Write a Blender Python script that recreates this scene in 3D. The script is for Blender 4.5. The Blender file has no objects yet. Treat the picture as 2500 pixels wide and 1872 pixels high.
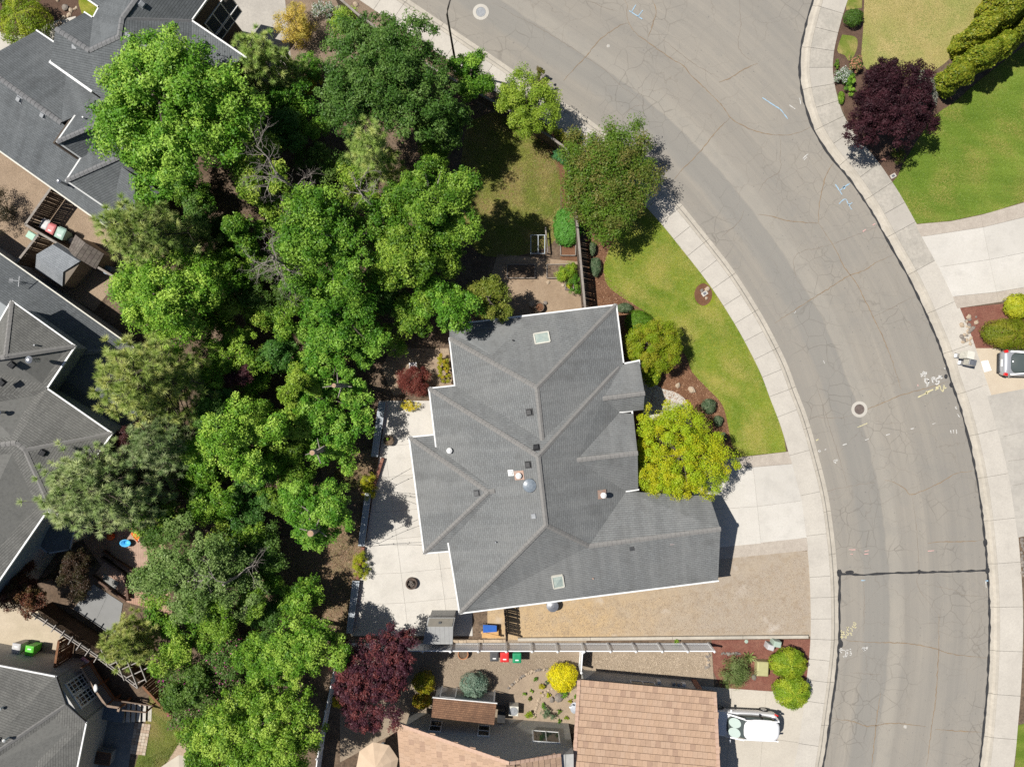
import bpy, math, random
import numpy as np
from mathutils import Vector, Matrix
R = math.radians
# ---------------------------------------------------------------- camera, sky, sun, exposure
SC = bpy.context.scene
H, F = 49.5, 1734.0                      # camera height (m), focal length in photo pixels
cam = bpy.data.objects.new('camera', bpy.data.cameras.new('camera'))
SC.collection.objects.link(cam); SC.camera = cam
cam.location = (0, 0, H)
cam.data.sensor_width = 36.0; cam.data.lens = 36.0 * F / 2500.0
cam.data.clip_start = 0.5; cam.data.clip_end = 4000
SHX, SHY = 0.585, -0.140                 # ground shadow per metre of height
SUN_EL = math.atan2(1.0, math.hypot(SHX, SHY)); SUN_AZ = math.atan2(-SHX, -SHY)
W = bpy.data.worlds.new('World'); SC.world = W; W.use_nodes = True
_n = W.node_tree.nodes; _sky = _n.new('ShaderNodeTexSky'); _sky.sky_type = 'NISHITA'; _sky.sun_disc = False
_sky.sun_elevation = SUN_EL; _sky.sun_rotation = SUN_AZ; _sky.ozone_density = 2.5
W.node_tree.links.new(_sky.outputs[0], _n['Background'].inputs[0]); _n['Background'].inputs[1].default_value = 0.05
sun = bpy.data.objects.new('sun', bpy.data.lights.new('sun', 'SUN')); SC.collection.objects.link(sun)
sun.data.energy = 5.0; sun.data.angle = R(0.5); sun.data.color = (1.0, 0.962, 0.90)
sun.rotation_euler = Vector((SHX, SHY, -1)).to_track_quat('-Z', 'Y').to_euler(); sun.location = (-30, 8, 60)
SC.view_settings.view_transform = 'Standard'; SC.view_settings.look = 'None'
SC.view_settings.exposure = 0.22; SC.view_settings.gamma = 1.0; SC.view_settings.use_curve_mapping = False
SC.cycles.use_denoising = False
SC.cycles.max_bounces = 6; SC.cycles.diffuse_bounces = 2; SC.cycles.transparent_max_bounces = 4
# ---------------------------------------------------------------- helpers
C = SC.collection
rnd = random.Random(7)
OFF = {}                                  # world offset of every parent object
def P(px, py, h=0.0):                     # photo pixel seen at height h -> world point
    s = (H - h) / F
    return Vector(((px - 1250) * s, (936 - py) * s, h))
def G(pts, h=0.0): return [P(p[0], p[1], h) for p in pts]
def tag(o, label=None, cat=None, group=None, kind=None):
    if label: o['label'] = label
    if cat: o['category'] = cat
    if group: o['group'] = group
    if kind: o['kind'] = kind
    return o
def thing(name, label, cat, loc, group=None):
    o = bpy.data.objects.new(name, None); C.objects.link(o); o.empty_display_size = .2
    o.location = loc; OFF[o.name] = Vector(loc)
    return tag(o, label, cat, group)
class MB:
    def __init__(s): s.v = []; s.f = []; s.uv = []; s.smooth = False
    def add(s, vs, fs):
        b = len(s.v); s.v += [tuple(v) for v in vs]; s.f += [tuple(i + b for i in f) for f in fs]; return s
    def box(s, c, size, rz=0.0, rx=0.0):
        m = Matrix.Rotation(rz, 3, 'Z') @ Matrix.Rotation(rx, 3, 'X'); c = Vector(c)
        vs = [c + m @ Vector((x * size[0] / 2, y * size[1] / 2, z * size[2] / 2)) for z in (-1, 1) for x, y in ((-1, -1), (1, -1), (1, 1), (-1, 1))]
        return s.add(vs, [(3, 2, 1, 0), (4, 5, 6, 7), (0, 1, 5, 4), (1, 2, 6, 5), (2, 3, 7, 6), (3, 0, 4, 7)])
    def bar(s, a, b, w, h):               # bar from a to b, width w (sideways), height h
        a = Vector(a); b = Vector(b); d = (b - a)
        if d.length < 1e-6: return s
        d.normalize(); side = d.cross(Vector((0, 0, 1)))
        if side.length < 1e-3: side = Vector((1, 0, 0))
        side.normalize(); up = side.cross(d)
        vs = [p + side * (x * w / 2) + up * (z * h / 2) for p in (a, b) for x, z in ((-1, -1), (1, -1), (1, 1), (-1, 1))]
        return s.add(vs, [(0, 1, 2, 3), (7, 6, 5, 4), (0, 4, 5, 1), (1, 5, 6, 2), (2, 6, 7, 3), (3, 7, 4, 0)])
    def prism(s, pts, z0, z1, cap=True, bottom=True):
        n = len(pts); pts = ccw(pts)
        vs = [(p[0], p[1], z0) for p in pts] + [(p[0], p[1], z1) for p in pts]
        fs = [(i, (i + 1) % n, n + (i + 1) % n, n + i) for i in range(n)]
        if cap: fs.append(tuple(range(n, 2 * n)))
        if bottom: fs.append(tuple(range(n - 1, -1, -1)))
        return s.add(vs, fs)
    def tube(s, pts, rads, n=7, cap=True):
        pts = [Vector(p) for p in pts]; k = len(pts)
        if not hasattr(rads, '__len__'): rads = [rads] * k
        vs = []; fs = []
        for i, p in enumerate(pts):
            d = (pts[min(i + 1, k - 1)] - pts[max(i - 1, 0)]).normalized()
            a = d.cross(Vector((0, 0, 1)) if abs(d.z) < .95 else Vector((1, 0, 0))).normalized(); b = d.cross(a)
            vs += [p + (a * math.cos(t) + b * math.sin(t)) * rads[i] for t in (2 * math.pi * j / n for j in range(n))]
        for i in range(k - 1):
            for j in range(n):
                fs.append((i * n + j, i * n + (j + 1) % n, (i + 1) * n + (j + 1) % n, (i + 1) * n + j))
        if cap: fs += [tuple(range(n)), tuple(range(k * n - 1, (k - 1) * n - 1, -1))]
        return s.add(vs, fs)
    def lathe(s, c, prof, n=20, sx=1.0, sy=1.0):     # prof: (radius, z) list
        c = Vector(c); vs = []; fs = []; k = len(prof)
        for r, z in prof:
            vs += [c + Vector((r * sx * math.cos(2 * math.pi * j / n), r * sy * math.sin(2 * math.pi * j / n), z)) for j in range(n)]
        for i in range(k - 1):
            for j in range(n):
                fs.append((i * n + j, i * n + (j + 1) % n, (i + 1) * n + (j + 1) % n, (i + 1) * n + j))
        fs += [tuple(range(n - 1, -1, -1)), tuple(range((k - 1) * n, k * n))]
        return s.add(vs, fs)
    def loft(s, rings, cap=True):
        n = len(rings[0]); vs = [p for r in rings for p in r]; fs = []
        for i in range(len(rings) - 1):
            for j in range(n): fs.append((i * n + j, i * n + (j + 1) % n, (i + 1) * n + (j + 1) % n, (i + 1) * n + j))
        if cap: fs += [tuple(range(n - 1, -1, -1)), tuple(range((len(rings) - 1) * n, len(rings) * n))]
        return s.add(vs, fs)
    def mesh(s, name, off=(0, 0, 0)):
        me = bpy.data.meshes.new(name); o = Vector(off)
        me.from_pydata([(v[0] - o.x, v[1] - o.y, v[2] - o.z) for v in s.v], [], s.f)
        if s.uv:
            l = me.uv_layers.new(name='UVMap'); k = 0
            for f in s.uv:
                for u in f: l.data[k].uv = u; k += 1
        if s.smooth: me.polygons.foreach_set('use_smooth', [True] * len(me.polygons))
        me.update(); return me
    def build(s, name, m, parent=None, label=None, cat=None, group=None, kind=None, origin=None, bevel=0, smooth=False):
        s.smooth = s.smooth or smooth
        off = OFF[parent.name] if parent else Vector(origin if origin is not None else (0, 0, 0))
        o = bpy.data.objects.new(name, s.mesh(name, off)); C.objects.link(o)
        if m: o.data.materials.append(m)
        if parent: o.parent = parent
        else: o.location = off
        OFF[o.name] = off
        if bevel:
            b = o.modifiers.new('bevel', 'BEVEL'); b.width = bevel; b.segments = 2; b.limit_method = 'ANGLE'
        return tag(o, label, cat, group, kind)
def inst(name, me, parent, loc, rot=(0, 0, 0), scale=None):        # one more piece sharing a mesh
    o = bpy.data.objects.new(name, me); C.objects.link(o); o.parent = parent
    o.location = Vector(loc) - OFF[parent.name]; o.rotation_euler = rot
    if scale: o.scale = scale
    OFF[o.name] = Vector(loc); return o
def ccw(pts):
    a = sum(pts[i][0] * pts[(i + 1) % len(pts)][1] - pts[(i + 1) % len(pts)][0] * pts[i][1] for i in range(len(pts)))
    return list(pts) if a > 0 else list(pts)[::-1]
def inset(pts, d):                        # shrink polygon by d
    pts = [Vector((p[0], p[1])) for p in ccw(pts)]; n = len(pts); out = []
    for i in range(n):
        a = (pts[i] - pts[i - 1]).normalized(); b = (pts[(i + 1) % n] - pts[i]).normalized()
        na = Vector((-a.y, a.x)); nb = Vector((-b.y, b.x)); m = na + nb
        k = m.length_squared; m = m * (2 / k) if k > .3 else na
        out.append(pts[i] + m * d)
    return out
def resample(pts, step):
    pts = [Vector(p).to_2d() if len(p) > 2 else Vector(p) for p in pts]; out = [pts[0]]
    # Catmull-Rom then even steps
    dense = []
    for i in range(len(pts) - 1):
        p0 = pts[max(i - 1, 0)]; p1 = pts[i]; p2 = pts[i + 1]; p3 = pts[min(i + 2, len(pts) - 1)]
        for k in range(12):
            t = k / 12; dense.append(.5 * ((2 * p1) + (p2 - p0) * t + (2 * p0 - 5 * p1 + 4 * p2 - p3) * t * t + (3 * p1 - p0 - 3 * p2 + p3) * t ** 3))
    dense.append(pts[-1])
    acc = 0
    for a, b in zip(dense, dense[1:]):
        L = (b - a).length
        while acc + L >= step:
            t = (step - acc) / L if L else 0; a = a + (b - a) * t; out.append(a); L = (b - a).length; acc = 0
        acc += L
    out.append(dense[-1]); return out
def offset_line(pts, d):                  # offset polyline to its left by d
    out = []; n = len(pts)
    for i in range(n):
        t = (pts[min(i + 1, n - 1)] - pts[max(i - 1, 0)]).normalized(); out.append(pts[i] + Vector((-t.y, t.x)) * d)
    return out
def inpoly(x, y, poly):
    c = False; j = len(poly) - 1
    for i in range(len(poly)):
        xi, yi = poly[i][0], poly[i][1]; xj, yj = poly[j][0], poly[j][1]
        if (yi > y) != (yj > y) and x < (xj - xi) * (y - yi) / (yj - yi) + xi: c = not c
        j = i
    return c
# ---------------------------------------------------------------- materials
class NT:
    def __init__(s, name):
        s.m = bpy.data.materials.new(name); s.m.use_nodes = True; s.t = s.m.node_tree; s.b = s.t.nodes['Principled BSDF']
    def n(s, typ, **kw):
        x = s.t.nodes.new('ShaderNode' + typ)
        for k, v in kw.items(): setattr(x, k, v)
        return x
    def l(s, a, b): s.t.links.new(a, b)
    def pos(s, scale=(1, 1, 1), obj=False):
        src = s.n('TexCoord').outputs['Object'] if obj else s.n('NewGeometry').outputs['Position']
        mp = s.n('Mapping'); mp.inputs['Scale'].default_value = scale; s.l(src, mp.inputs[0]); return mp.outputs[0]
    def noise(s, vec, scale, detail=3, rough=.6):
        x = s.n('TexNoise'); x.inputs['Scale'].default_value = scale; x.inputs['Detail'].default_value = detail; x.inputs['Roughness'].default_value = rough
        s.l(vec, x.inputs['Vector']); return x.outputs['Fac']
    def ramp(s, fac, a, b, ca=0.0, cb=1.0):
        x = s.n('MapRange'); x.inputs[1].default_value = a; x.inputs[2].default_value = b; x.inputs[3].default_value = ca; x.inputs[4].default_value = cb
        s.l(fac, x.inputs[0]); return x.outputs[0]
    def mix(s, fac, a, b, blend='MIX'):
        x = s.n('Mix', data_type='RGBA', blend_type=blend)
        for sock, v in ((x.inputs[0], fac), (x.inputs[6], a), (x.inputs[7], b)):
            if isinstance(v, (int, float)): sock.default_value = v
            elif isinstance(v, (tuple, list)): sock.default_value = (*v[:3], 1)
            else: s.l(v, sock)
        return x.outputs[2]
    def math(s, op, a, b=0.0):
        x = s.n('Math', operation=op)
        for sock, v in ((x.inputs[0], a), (x.inputs[1], b)):
            if isinstance(v, (int, float)): sock.default_value = v
            else: s.l(v, sock)
        return x.outputs[0]
    def bump(s, h, dist, strength=1.0):
        x = s.n('Bump'); x.inputs['Distance'].default_value = dist; x.inputs['Strength'].default_value = strength
        s.l(h, x.inputs['Height']); s.l(x.outputs[0], s.b.inputs['Normal'])
    def fin(s, col, rough=.85, spec=.3, metal=0.0):
        if isinstance(col, (tuple, list)): s.b.inputs['Base Color'].default_value = (*col[:3], 1)
        else: s.l(col, s.b.inputs['Base Color'])
        s.b.inputs['Roughness'].default_value = rough; s.b.inputs['Specular IOR Level'].default_value = spec; s.b.inputs['Metallic'].default_value = metal
        return s.m
def mat(name, c1, c2=None, s1=1.0, c3=None, s3=25.0, f3=.5, rough=.85, spec=.3, metal=0.0, bump=0.0, bs=60.0, obj=False, lo=.35, hi=.65, stain=0.0):
    t = NT(name); v = t.pos(obj=obj); col = c1
    if c2: col = t.mix(t.ramp(t.noise(v, s1, 4), lo, hi), c1, c2)
    if c3: col = t.mix(t.math('MULTIPLY', t.ramp(t.noise(v, s3, 4, .7), .4, .65), f3), col, c3)
    if stain: col = t.mix(t.math('MULTIPLY', t.ramp(t.noise(v, 1.1, 6, .7), .5, .74), stain), col, tuple(x * .62 for x in c1)); col = t.mix(t.math('MULTIPLY', t.ramp(t.noise(v, 14, 2, .5), .68, .74), stain), col, tuple(x * .5 for x in c1))
    if bump: t.bump(t.noise(v, bs, 4, .7), bump)
    return t.fin(col, rough, spec, metal)
MT = {}
MT['white'] = mat('white_paint', (.78, .78, .76), (.68, .68, .66), 2, rough=.5)
MT['vinyl'] = mat('white_vinyl', (.8, .8, .79), (.72, .72, .71), 3, rough=.4, spec=.5)
MT['black'] = mat('black_plastic', (.025, .025, .027), (.04, .04, .04), 6, rough=.45)
MT['dark'] = mat('dark_metal', (.05, .052, .055), (.08, .08, .08), 5, rough=.5, spec=.4)
MT['metal'] = mat('galvanised_metal', (.5, .51, .52), (.4, .4, .41), 6, rough=.35, metal=.8)
MT['grey'] = mat('grey_plastic', (.3, .31, .32), (.24, .25, .26), 4, rough=.5)
MT['concrete'] = mat('pale_concrete', (0.528, 0.497, 0.440), (0.458, 0.429, 0.378), .35, (0.317, 0.299, 0.264), 9, .22, bump=.004, bs=90)
MT['walk'] = mat('sidewalk_concrete', (0.431, 0.400, 0.352), (0.361, 0.334, 0.295), .5, (0.246, 0.229, 0.207), 7, .35, bump=.004, bs=90)
MT['oldwalk'] = mat('weathered_concrete', (.44, .405, .35), (.36, .335, .29), .9, (.25, .23, .20), 5, .45, bump=.005, bs=80)
MT['kerb'] = mat('kerb_concrete', (0.484, 0.440, 0.370), (0.405, 0.370, 0.312), .6, (0.264, 0.229, 0.185), 4, .3, bump=.003, bs=90)
MT['soil'] = mat('brown_soil', (.13, .088, .058), (.20, .145, .10), .5, (.05, .036, .026), 6, .7, rough=1, bump=.03, bs=22)
MT['mulch'] = mat('bark_mulch', (.165, .078, .042), (.23, .118, .066), 1.2, (.07, .035, .02), 18, .75, rough=1, bump=.03, bs=30)
MT['darkmulch'] = mat('dark_bark_mulch', (.11, .065, .045), (.16, .10, .07), 1.2, (.045, .028, .02), 18, .8, rough=1, bump=.03, bs=30)
MT['redmulch'] = mat('red_lava_mulch', (.22, .085, .06), (.28, .13, .09), 1.5, (.09, .035, .028), 22, .75, rough=1, bump=.03, bs=34)
MT['gravel'] = mat('tan_gravel', (.30, .235, .17), (.36, .29, .21), .6, (.13, .10, .075), 26, .8, rough=1, bump=.02, bs=40)
MT['gravelgrey'] = mat('pale_pea_gravel', (.35, .28, .20), (.42, .34, .25), .8, (.17, .13, .095), 22, .75, rough=1, bump=.025, bs=34)
t = NT('dry_weedy_gravel'); v = t.pos(); sp = t.n('SeparateXYZ'); t.l(v, sp.inputs[0]); g_ = t.ramp(t.math('ADD', sp.outputs[0], t.math('MULTIPLY', t.math('SUBTRACT', t.noise(v, .45, 5, .65), .5), 11.0)), 4.0, 13.5)
col = t.mix(g_, (.50, .36, .20), (.385, .325, .255)); col = t.mix(t.math('MULTIPLY', t.ramp(t.noise(v, .9, 4, .7), .45, .7), .5), col, (.44, .36, .26)); col = t.mix(t.math('MULTIPLY', t.ramp(t.noise(v, 1.7, 5, .7), .5, .68), .55), col, (.30, .22, .14)); col = t.mix(t.math('MULTIPLY', t.ramp(t.noise(v, 16, 4, .75), .4, .65), .55), col, (.22, .17, .125)); col = t.mix(t.math('MULTIPLY', t.ramp(t.noise(v, .35, 3), .62, .72), .6), col, (.52, .47, .41))
t.bump(t.noise(v, 40, 4, .7), .012); MT['drygrass'] = t.fin(col, 1.0, .2)
MT['wood'] = mat('weathered_fence_wood', (.17, .13, .10), (.11, .082, .062), 3, (.05, .038, .03), 12, .5, bump=.004, bs=60)
MT['woodtop'] = mat('greyed_wood', (.30, .27, .235), (.22, .19, .165), 4, rough=.9, bump=.003)
MT['cedar'] = mat('stained_cedar', (.17, .075, .035), (.24, .12, .06), 2, (.08, .035, .02), 10, .5, bump=.004)
MT['pine'] = mat('bare_pine_board', (.55, .34, .15), (.46, .27, .11), 3, rough=.8)
MT['bark'] = mat('tree_bark', (.14, .115, .09), (.09, .072, .056), 4, (.04, .032, .026), 14, .6, rough=1, bump=.02, bs=18)
MT['greybark'] = mat('pale_grey_bark', (.30, .265, .235), (.21, .18, .16), 4, rough=1, bump=.01, bs=25)
MT['cutwood'] = mat('cut_wood_end', (.42, .29, .19), (.34, .22, .14), 8, rough=1)
MT['rock'] = mat('grey_brown_rock', (.30, .26, .22), (.20, .175, .155), 2.5, (.10, .09, .08), 9, .5, rough=1, bump=.03, bs=12)
MT['palerock'] = mat('pale_sandstone', (.46, .37, .27), (.36, .28, .2), 3, rough=1, bump=.02, bs=14)
MT['glass'] = mat('dark_window_glass', (.03, .04, .045), rough=.06, spec=.9)
MT['skyglass'] = mat('pale_skylight_dome', (.42, .47, .41), (.30, .36, .33), 3, rough=.12, spec=.8)
MT['siding'] = mat('grey_siding', (.20, .20, .185), (.17, .17, .16), 3, rough=.75)
MT['brownwall'] = mat('dark_brown_stucco', (.085, .065, .05), (.10, .078, .06), 3, rough=.9)
MT['bluewall'] = mat('blue_grey_siding', (.30, .33, .35), (.26, .29, .31), 3, rough=.75)
MT['tan'] = mat('tan_stucco', (.36, .30, .24), (.31, .26, .2), 2, rough=.9)
MT['brickred'] = mat('red_brick', (.27, .13, .09), (.20, .10, .075), 9, (.35, .2, .15), 14, .4, rough=.95, bump=.006)
MT['tar'] = mat('black_crack_sealant', (.030, .030, .032), (.045, .045, .046), 3, rough=.6)
MT['crack'] = mat('dirt_filled_crack', (0.265, 0.190, 0.115), (0.201, 0.149, 0.103), 2, rough=1)
MT['hair'] = mat('hairline_crack', (0.228, 0.192, 0.156), (0.186, 0.156, 0.126), 2, rough=1)
MT['pblue'] = mat('blue_survey_paint', (.28, .46, .62), (.33, .42, .48), 9, rough=.8)
MT['pwhite'] = mat('white_survey_paint', (0.576, 0.568, 0.544), (0.416, 0.400, 0.368), 9, rough=.8)
MT['pyel'] = mat('yellow_survey_paint', (0.637, 0.578, 0.323), (0.468, 0.425, 0.272), 9, rough=.8)
MT['ppink'] = mat('pink_survey_paint', (.60, .32, .30), (.45, .35, .31), 9, rough=.8)
def boards_mat(name, a, b, gap, width, axis='x', obj=False, rough=.8):
    t = NT(name); v = t.pos(obj=obj); sp = t.n('SeparateXYZ'); t.l(v, sp.inputs[0])
    c = sp.outputs[{'x': 0, 'y': 1, 'z': 2}[axis]]
    fr = t.math('FRACT', t.math('DIVIDE', c, width)); e = t.ramp(fr, .0, .12)
    col = t.mix(t.ramp(t.noise(v, 3, 3), .35, .65), a, b); col = t.mix(e, gap, col)
    t.bump(e, .008); return t.fin(col, rough)
MT['lapgrey'] = boards_mat('grey_lap_siding', (0.462, 0.450, 0.425), (0.396, 0.394, 0.368), (0.198, 0.202, 0.196), .18, 'z')
MT['lapblue'] = boards_mat('blue_grey_lap_siding', (.30, .32, .33), (.26, .28, .29), (.14, .15, .16), .18, 'z')
def shingle(name, a, b, c, patch, w=.28, h=.143, gap=(.05, .05, .05), dark=None):
    t = NT(name); uv = t.n('TexCoord').outputs['UV']
    br = t.n('TexBrick'); br.offset = .5; t.l(uv, br.inputs['Vector'])
    for k, v in (('Color1', (*a, 1)), ('Color2', (*b, 1)), ('Mortar', (*gap, 1)), ('Scale', 1.0), ('Mortar Size', .010), ('Mortar Smooth', .3), ('Bias', 0.0), ('Brick Width', w), ('Row Height', h)): br.inputs[k].default_value = v
    p = t.pos(); col = t.mix(t.math('MULTIPLY', t.ramp(t.noise(p, .22, 5, .6), .38, .66), .6), br.outputs['Color'], patch)
    col = t.mix(t.math('MULTIPLY', t.ramp(t.noise(p, 6, 4, .75), .45, .7), .5), col, c)
    col = t.mix(t.math('MULTIPLY', t.ramp(t.noise(p, .55, 5, .65), .54, .72), .5), col, tuple(x * .8 for x in c))
    mu = t.n('Mapping'); mu.inputs['Scale'].default_value = (1.6, .13, 1); t.l(uv, mu.inputs[0]); st_ = t.noise(mu.outputs[0], 1.0, 4, .6); col = t.mix(t.math('MULTIPLY', t.ramp(st_, .5, .72), .4), col, c); col = t.mix(t.math('MULTIPLY', t.ramp(st_, .5, .3), .3), col, tuple(min(1, x * 1.16) for x in patch))
    sp = t.n('SeparateXYZ'); t.l(uv, sp.inputs[0])
    fr = t.math('FRACT', t.math('DIVIDE', sp.outputs[1], h))
    col = t.mix(t.math('MULTIPLY', t.ramp(fr, .0, .22, 1, 0), .45), col, gap)  # dark course lines: shadow at the shingle butts painted into the colour
    t.bump(t.math('ADD', t.math('SUBTRACT', 1.0, fr), t.math('MULTIPLY', t.noise(p, 60, 3, .7), .5)), .014)
    return t.fin(col, .95, .2)
MT['shingle'] = shingle('grey_shingles', (0.193, 0.201, 0.200), (0.160, 0.166, 0.166), (0.119, 0.119, 0.115), (0.219, 0.220, 0.212), gap=(0.078, 0.079, 0.082))
MT['shingleblue'] = shingle('slate_grey_shingles', (0.142, 0.153, 0.160), (0.109, 0.119, 0.124), (0.073, 0.077, 0.079), (0.152, 0.161, 0.164), gap=(0.056, 0.060, 0.063))
MT['shinglebrown'] = shingle('weathered_brownish_shingles', (0.166, 0.164, 0.152), (0.128, 0.126, 0.118), (0.085, 0.084, 0.078), (0.175, 0.172, 0.157), gap=(0.057, 0.056, 0.052))
MT['shedbrown'] = shingle('brown_shed_shingles', (0.286, 0.160, 0.094), (0.182, 0.101, 0.064), (0.099, 0.061, 0.042), (0.242, 0.132, 0.079), w=.16, h=.13, gap=(0.077, 0.044, 0.031))
MT['shedgrey'] = shingle('pale_grey_shed_shingles', (0.264, 0.281, 0.297), (0.220, 0.237, 0.253), (0.154, 0.165, 0.176), (0.275, 0.288, 0.303), w=.3, h=.14, gap=(0.110, 0.121, 0.132))
MT['sheddark'] = shingle('dark_brown_shed_shingles', (0.165, 0.143, 0.121), (0.132, 0.110, 0.097), (0.077, 0.066, 0.055), (0.165, 0.143, 0.127), w=.3, h=.28, gap=(0.039, 0.033, 0.029))
# ---------------------------------------------------------------- ground, road, kerbs, walks
Z0 = 0.10                                  # yard level above the road
def sheet(name, pts, h, m, kind='structure', label=None, subdiv=0, parent=None):
    mb = MB(); w = [P(p[0], p[1], h) for p in pts]; w = ccw(w)
    mb.add(w, [tuple(range(len(w)))]); return mb.build(name, m, parent, label, kind=None if parent else kind)
def curve_px(pts, step=12): return [(p.x, p.y) for p in resample(pts, step)]
MT['meadow'] = mat('rough_ground', (.10, .13, .045), (.17, .15, .08), .05, (.07, .08, .03), 2, .6, rough=1)
mb = MB(); mb.add([(-900, -900, -.06), (900, -900, -.06), (900, 900, -.06), (-900, 900, -.06)], [(0, 1, 2, 3)]); mb.build('ground', MT['meadow'], kind='structure')
LEFT = [(300, -474), (700, -203), (999, 0), (1200, 135), (1271, 183), (1371, 247), (1460, 308), (1560, 392), (1650, 483), (1721, 569), (1792, 661), (1850, 751), (1886, 815), (1921, 886), (1945, 950), (1971, 1018), (1995, 1100), (2021, 1204), (2036, 1305), (2044, 1393), (2047, 1470), (2047, 1560), (2039, 1648), (2027, 1737), (2007, 1872), (1960, 2080), (1880, 2350)]
RIGHT = [(2130, -380), (2060, -200), (2010, -70), (1985, 0), (1968, 60), (1956, 115), (1952, 165), (1955, 205), (1964, 252), (1983, 310), (2010, 358), (2039, 397), (2069, 432), (2098, 472), (2131, 523), (2175, 602), (2223, 687), (2261, 768), (2294, 846), (2322, 930), (2350, 1015), (2374, 1112), (2391, 1206), (2403, 1304), (2411, 1400), (2415, 1480), (2415, 1560), (2411, 1663), (2404, 1751), (2391, 1872), (2350, 2080), (2280, 2350)]
Lw = resample([P(*p) for p in LEFT], .5); Rw = resample([P(*p) for p in RIGHT], .5)   # world 2d
# road sheet, carrying "metres from the west kerb" and "metres along" as its UV
def pick(line, n): return [line[round(i * (len(line) - 1) / (n - 1))] for i in range(n)]
NR, NC = 150, 26; A_ = pick(Lw, NR); B_ = pick(Rw, NR); la = np.array([[p.x, p.y] for p in Lw])
mb = MB(); vv = []; ud = []
for i in range(NR):
    for j in range(NC):
        p = A_[i].lerp(B_[i], j / (NC - 1)); d = np.hypot(la[:, 0] - p.x, la[:, 1] - p.y); k = int(d.argmin())
        vv.append((p.x, p.y, 0)); ud.append((float(d[k]), k * .5))
fs = [(i * NC + j, (i + 1) * NC + j, (i + 1) * NC + j + 1, i * NC + j + 1) for i in range(NR - 1) for j in range(NC - 1)]
mb.add(vv, fs); mb.uv = [[ud[k] for k in f] for f in fs]
t = NT('aged_asphalt'); uv = t.n('TexCoord').outputs['UV']; pos = t.pos()
sp = t.n('SeparateXYZ'); t.l(uv, sp.inputs[0]); u = sp.outputs[0]
mp = t.n('Mapping'); mp.inputs['Scale'].default_value = (1.15, .035, 1); t.l(uv, mp.inputs[0])
streak = t.noise(mp.outputs[0], 1.0, 5, .62)
mp2 = t.n('Mapping'); mp2.inputs['Scale'].default_value = (9, .10, 1); t.l(uv, mp2.inputs[0])
fine = t.noise(mp2.outputs[0], 1.0, 3, .6)
wob = t.math('ADD', u, t.math('MULTIPLY', t.math('SUBTRACT', t.noise(pos, .5, 2), .5), .5))
band = t.math('MULTIPLY', t.ramp(wob, 1.6, 1.9), t.ramp(wob, 3.45, 3.6, 1, 0))
lite = t.math('MULTIPLY', t.ramp(wob, 3.5, 3.62), t.ramp(wob, 4.3, 4.7, 1, 0))
col = t.mix(t.ramp(streak, .32, .68), (0.259, 0.237, 0.204), (0.329, 0.297, 0.249))
col = t.mix(t.math('MULTIPLY', t.ramp(fine, .35, .7), .25), col, (0.215, 0.205, 0.187))
col = t.mix(t.math('MULTIPLY', band, .45), col, (0.219, 0.215, 0.200)); col = t.mix(t.math('MULTIPLY', lite, .45), col, (0.370, 0.340, 0.288))
col = t.mix(t.math('MULTIPLY', t.ramp(t.noise(pos, .18, 4), .45, .7), .35), col, (0.224, 0.215, 0.198))
col = t.mix(t.math('MULTIPLY', t.ramp(t.noise(pos, 45, 3, .8), .42, .65), .38), col, (0.163, 0.155, 0.142))
def vor(scale, width, warp):
    nz = t.n('TexNoise'); nz.inputs['Scale'].default_value = .9; nz.inputs['Detail'].default_value = 3; t.l(pos, nz.inputs['Vector'])
    wv = t.n('VectorMath', operation='MULTIPLY_ADD'); t.l(nz.outputs['Color'], wv.inputs[0]); wv.inputs[1].default_value = (warp,) * 3; t.l(pos, wv.inputs[2])
    v = t.n('TexVoronoi', feature='DISTANCE_TO_EDGE'); v.inputs['Scale'].default_value = scale; t.l(wv.outputs[0], v.inputs['Vector'])
    return t.ramp(v.outputs['Distance'], 0, width, 1, 0)
m1 = t.ramp(t.noise(pos, .16, 3), .47, .6)
col = t.mix(t.math('MULTIPLY', t.math('MULTIPLY', vor(0.900, 0.030, 0.430), m1), .55), col, (0.129, 0.116, 0.099))
col = t.mix(t.math('MULTIPLY', t.math('MULTIPLY', vor(0.473, 0.012, 0.900), t.ramp(t.noise(pos, .11, 2),   .42, .55)), .3), col, (0.146, 0.120, 0.095))
col = t.mix(t.math('MULTIPLY', t.ramp(t.noise(pos, .75, 6, .7), .52, .72), .3), col, (.20, .193, .178)); col = t.mix(t.math('MULTIPLY', t.ramp(t.noise(pos, 5.5, 2, .4), .70, .75), .55), col, (.13, .125, .118))
t.bump(t.noise(pos, 70, 3, .8), .006); MT['road'] = t.fin(col, .95, .2)
road = mb.build('road', MT['road'], kind='structure')
# kerbs with gutter, cut in lengths; sidewalk slabs
def strip_piece(line, i0, i1, prof, sgn):
    seg = line[i0:i1 + 1]; rings = []
    offs = [offset_line(line[max(i0 - 1, 0):i1 + 2], sgn * d) for d, z in prof]; k0 = 1 if i0 > 0 else 0
    for q in range(len(seg)): rings.append([(offs[a][q + k0].x, offs[a][q + k0].y, prof[a][1]) for a in range(len(prof))])
    b = MB(); n = len(prof); vs = [p for r in rings for p in r]; f = []
    for i in range(len(rings) - 1):
        for j in range(n):
            q = (i * n + j, i * n + (j + 1) % n, (i + 1) * n + (j + 1) % n, (i + 1) * n + j); f.append(q if sgn < 0 else q[::-1])
    f += [tuple(range(n)), tuple(range(len(vs) - 1, len(vs) - n - 1, -1))]
    return b.add(vs, f)
def shorten(line, a, b):                   # leave a hairline joint at both ends
    l = [p.copy() for p in line]; l[a] = l[a].lerp(l[a + 1], .02); l[b] = l[b].lerp(l[b - 1], .02); return l
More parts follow.
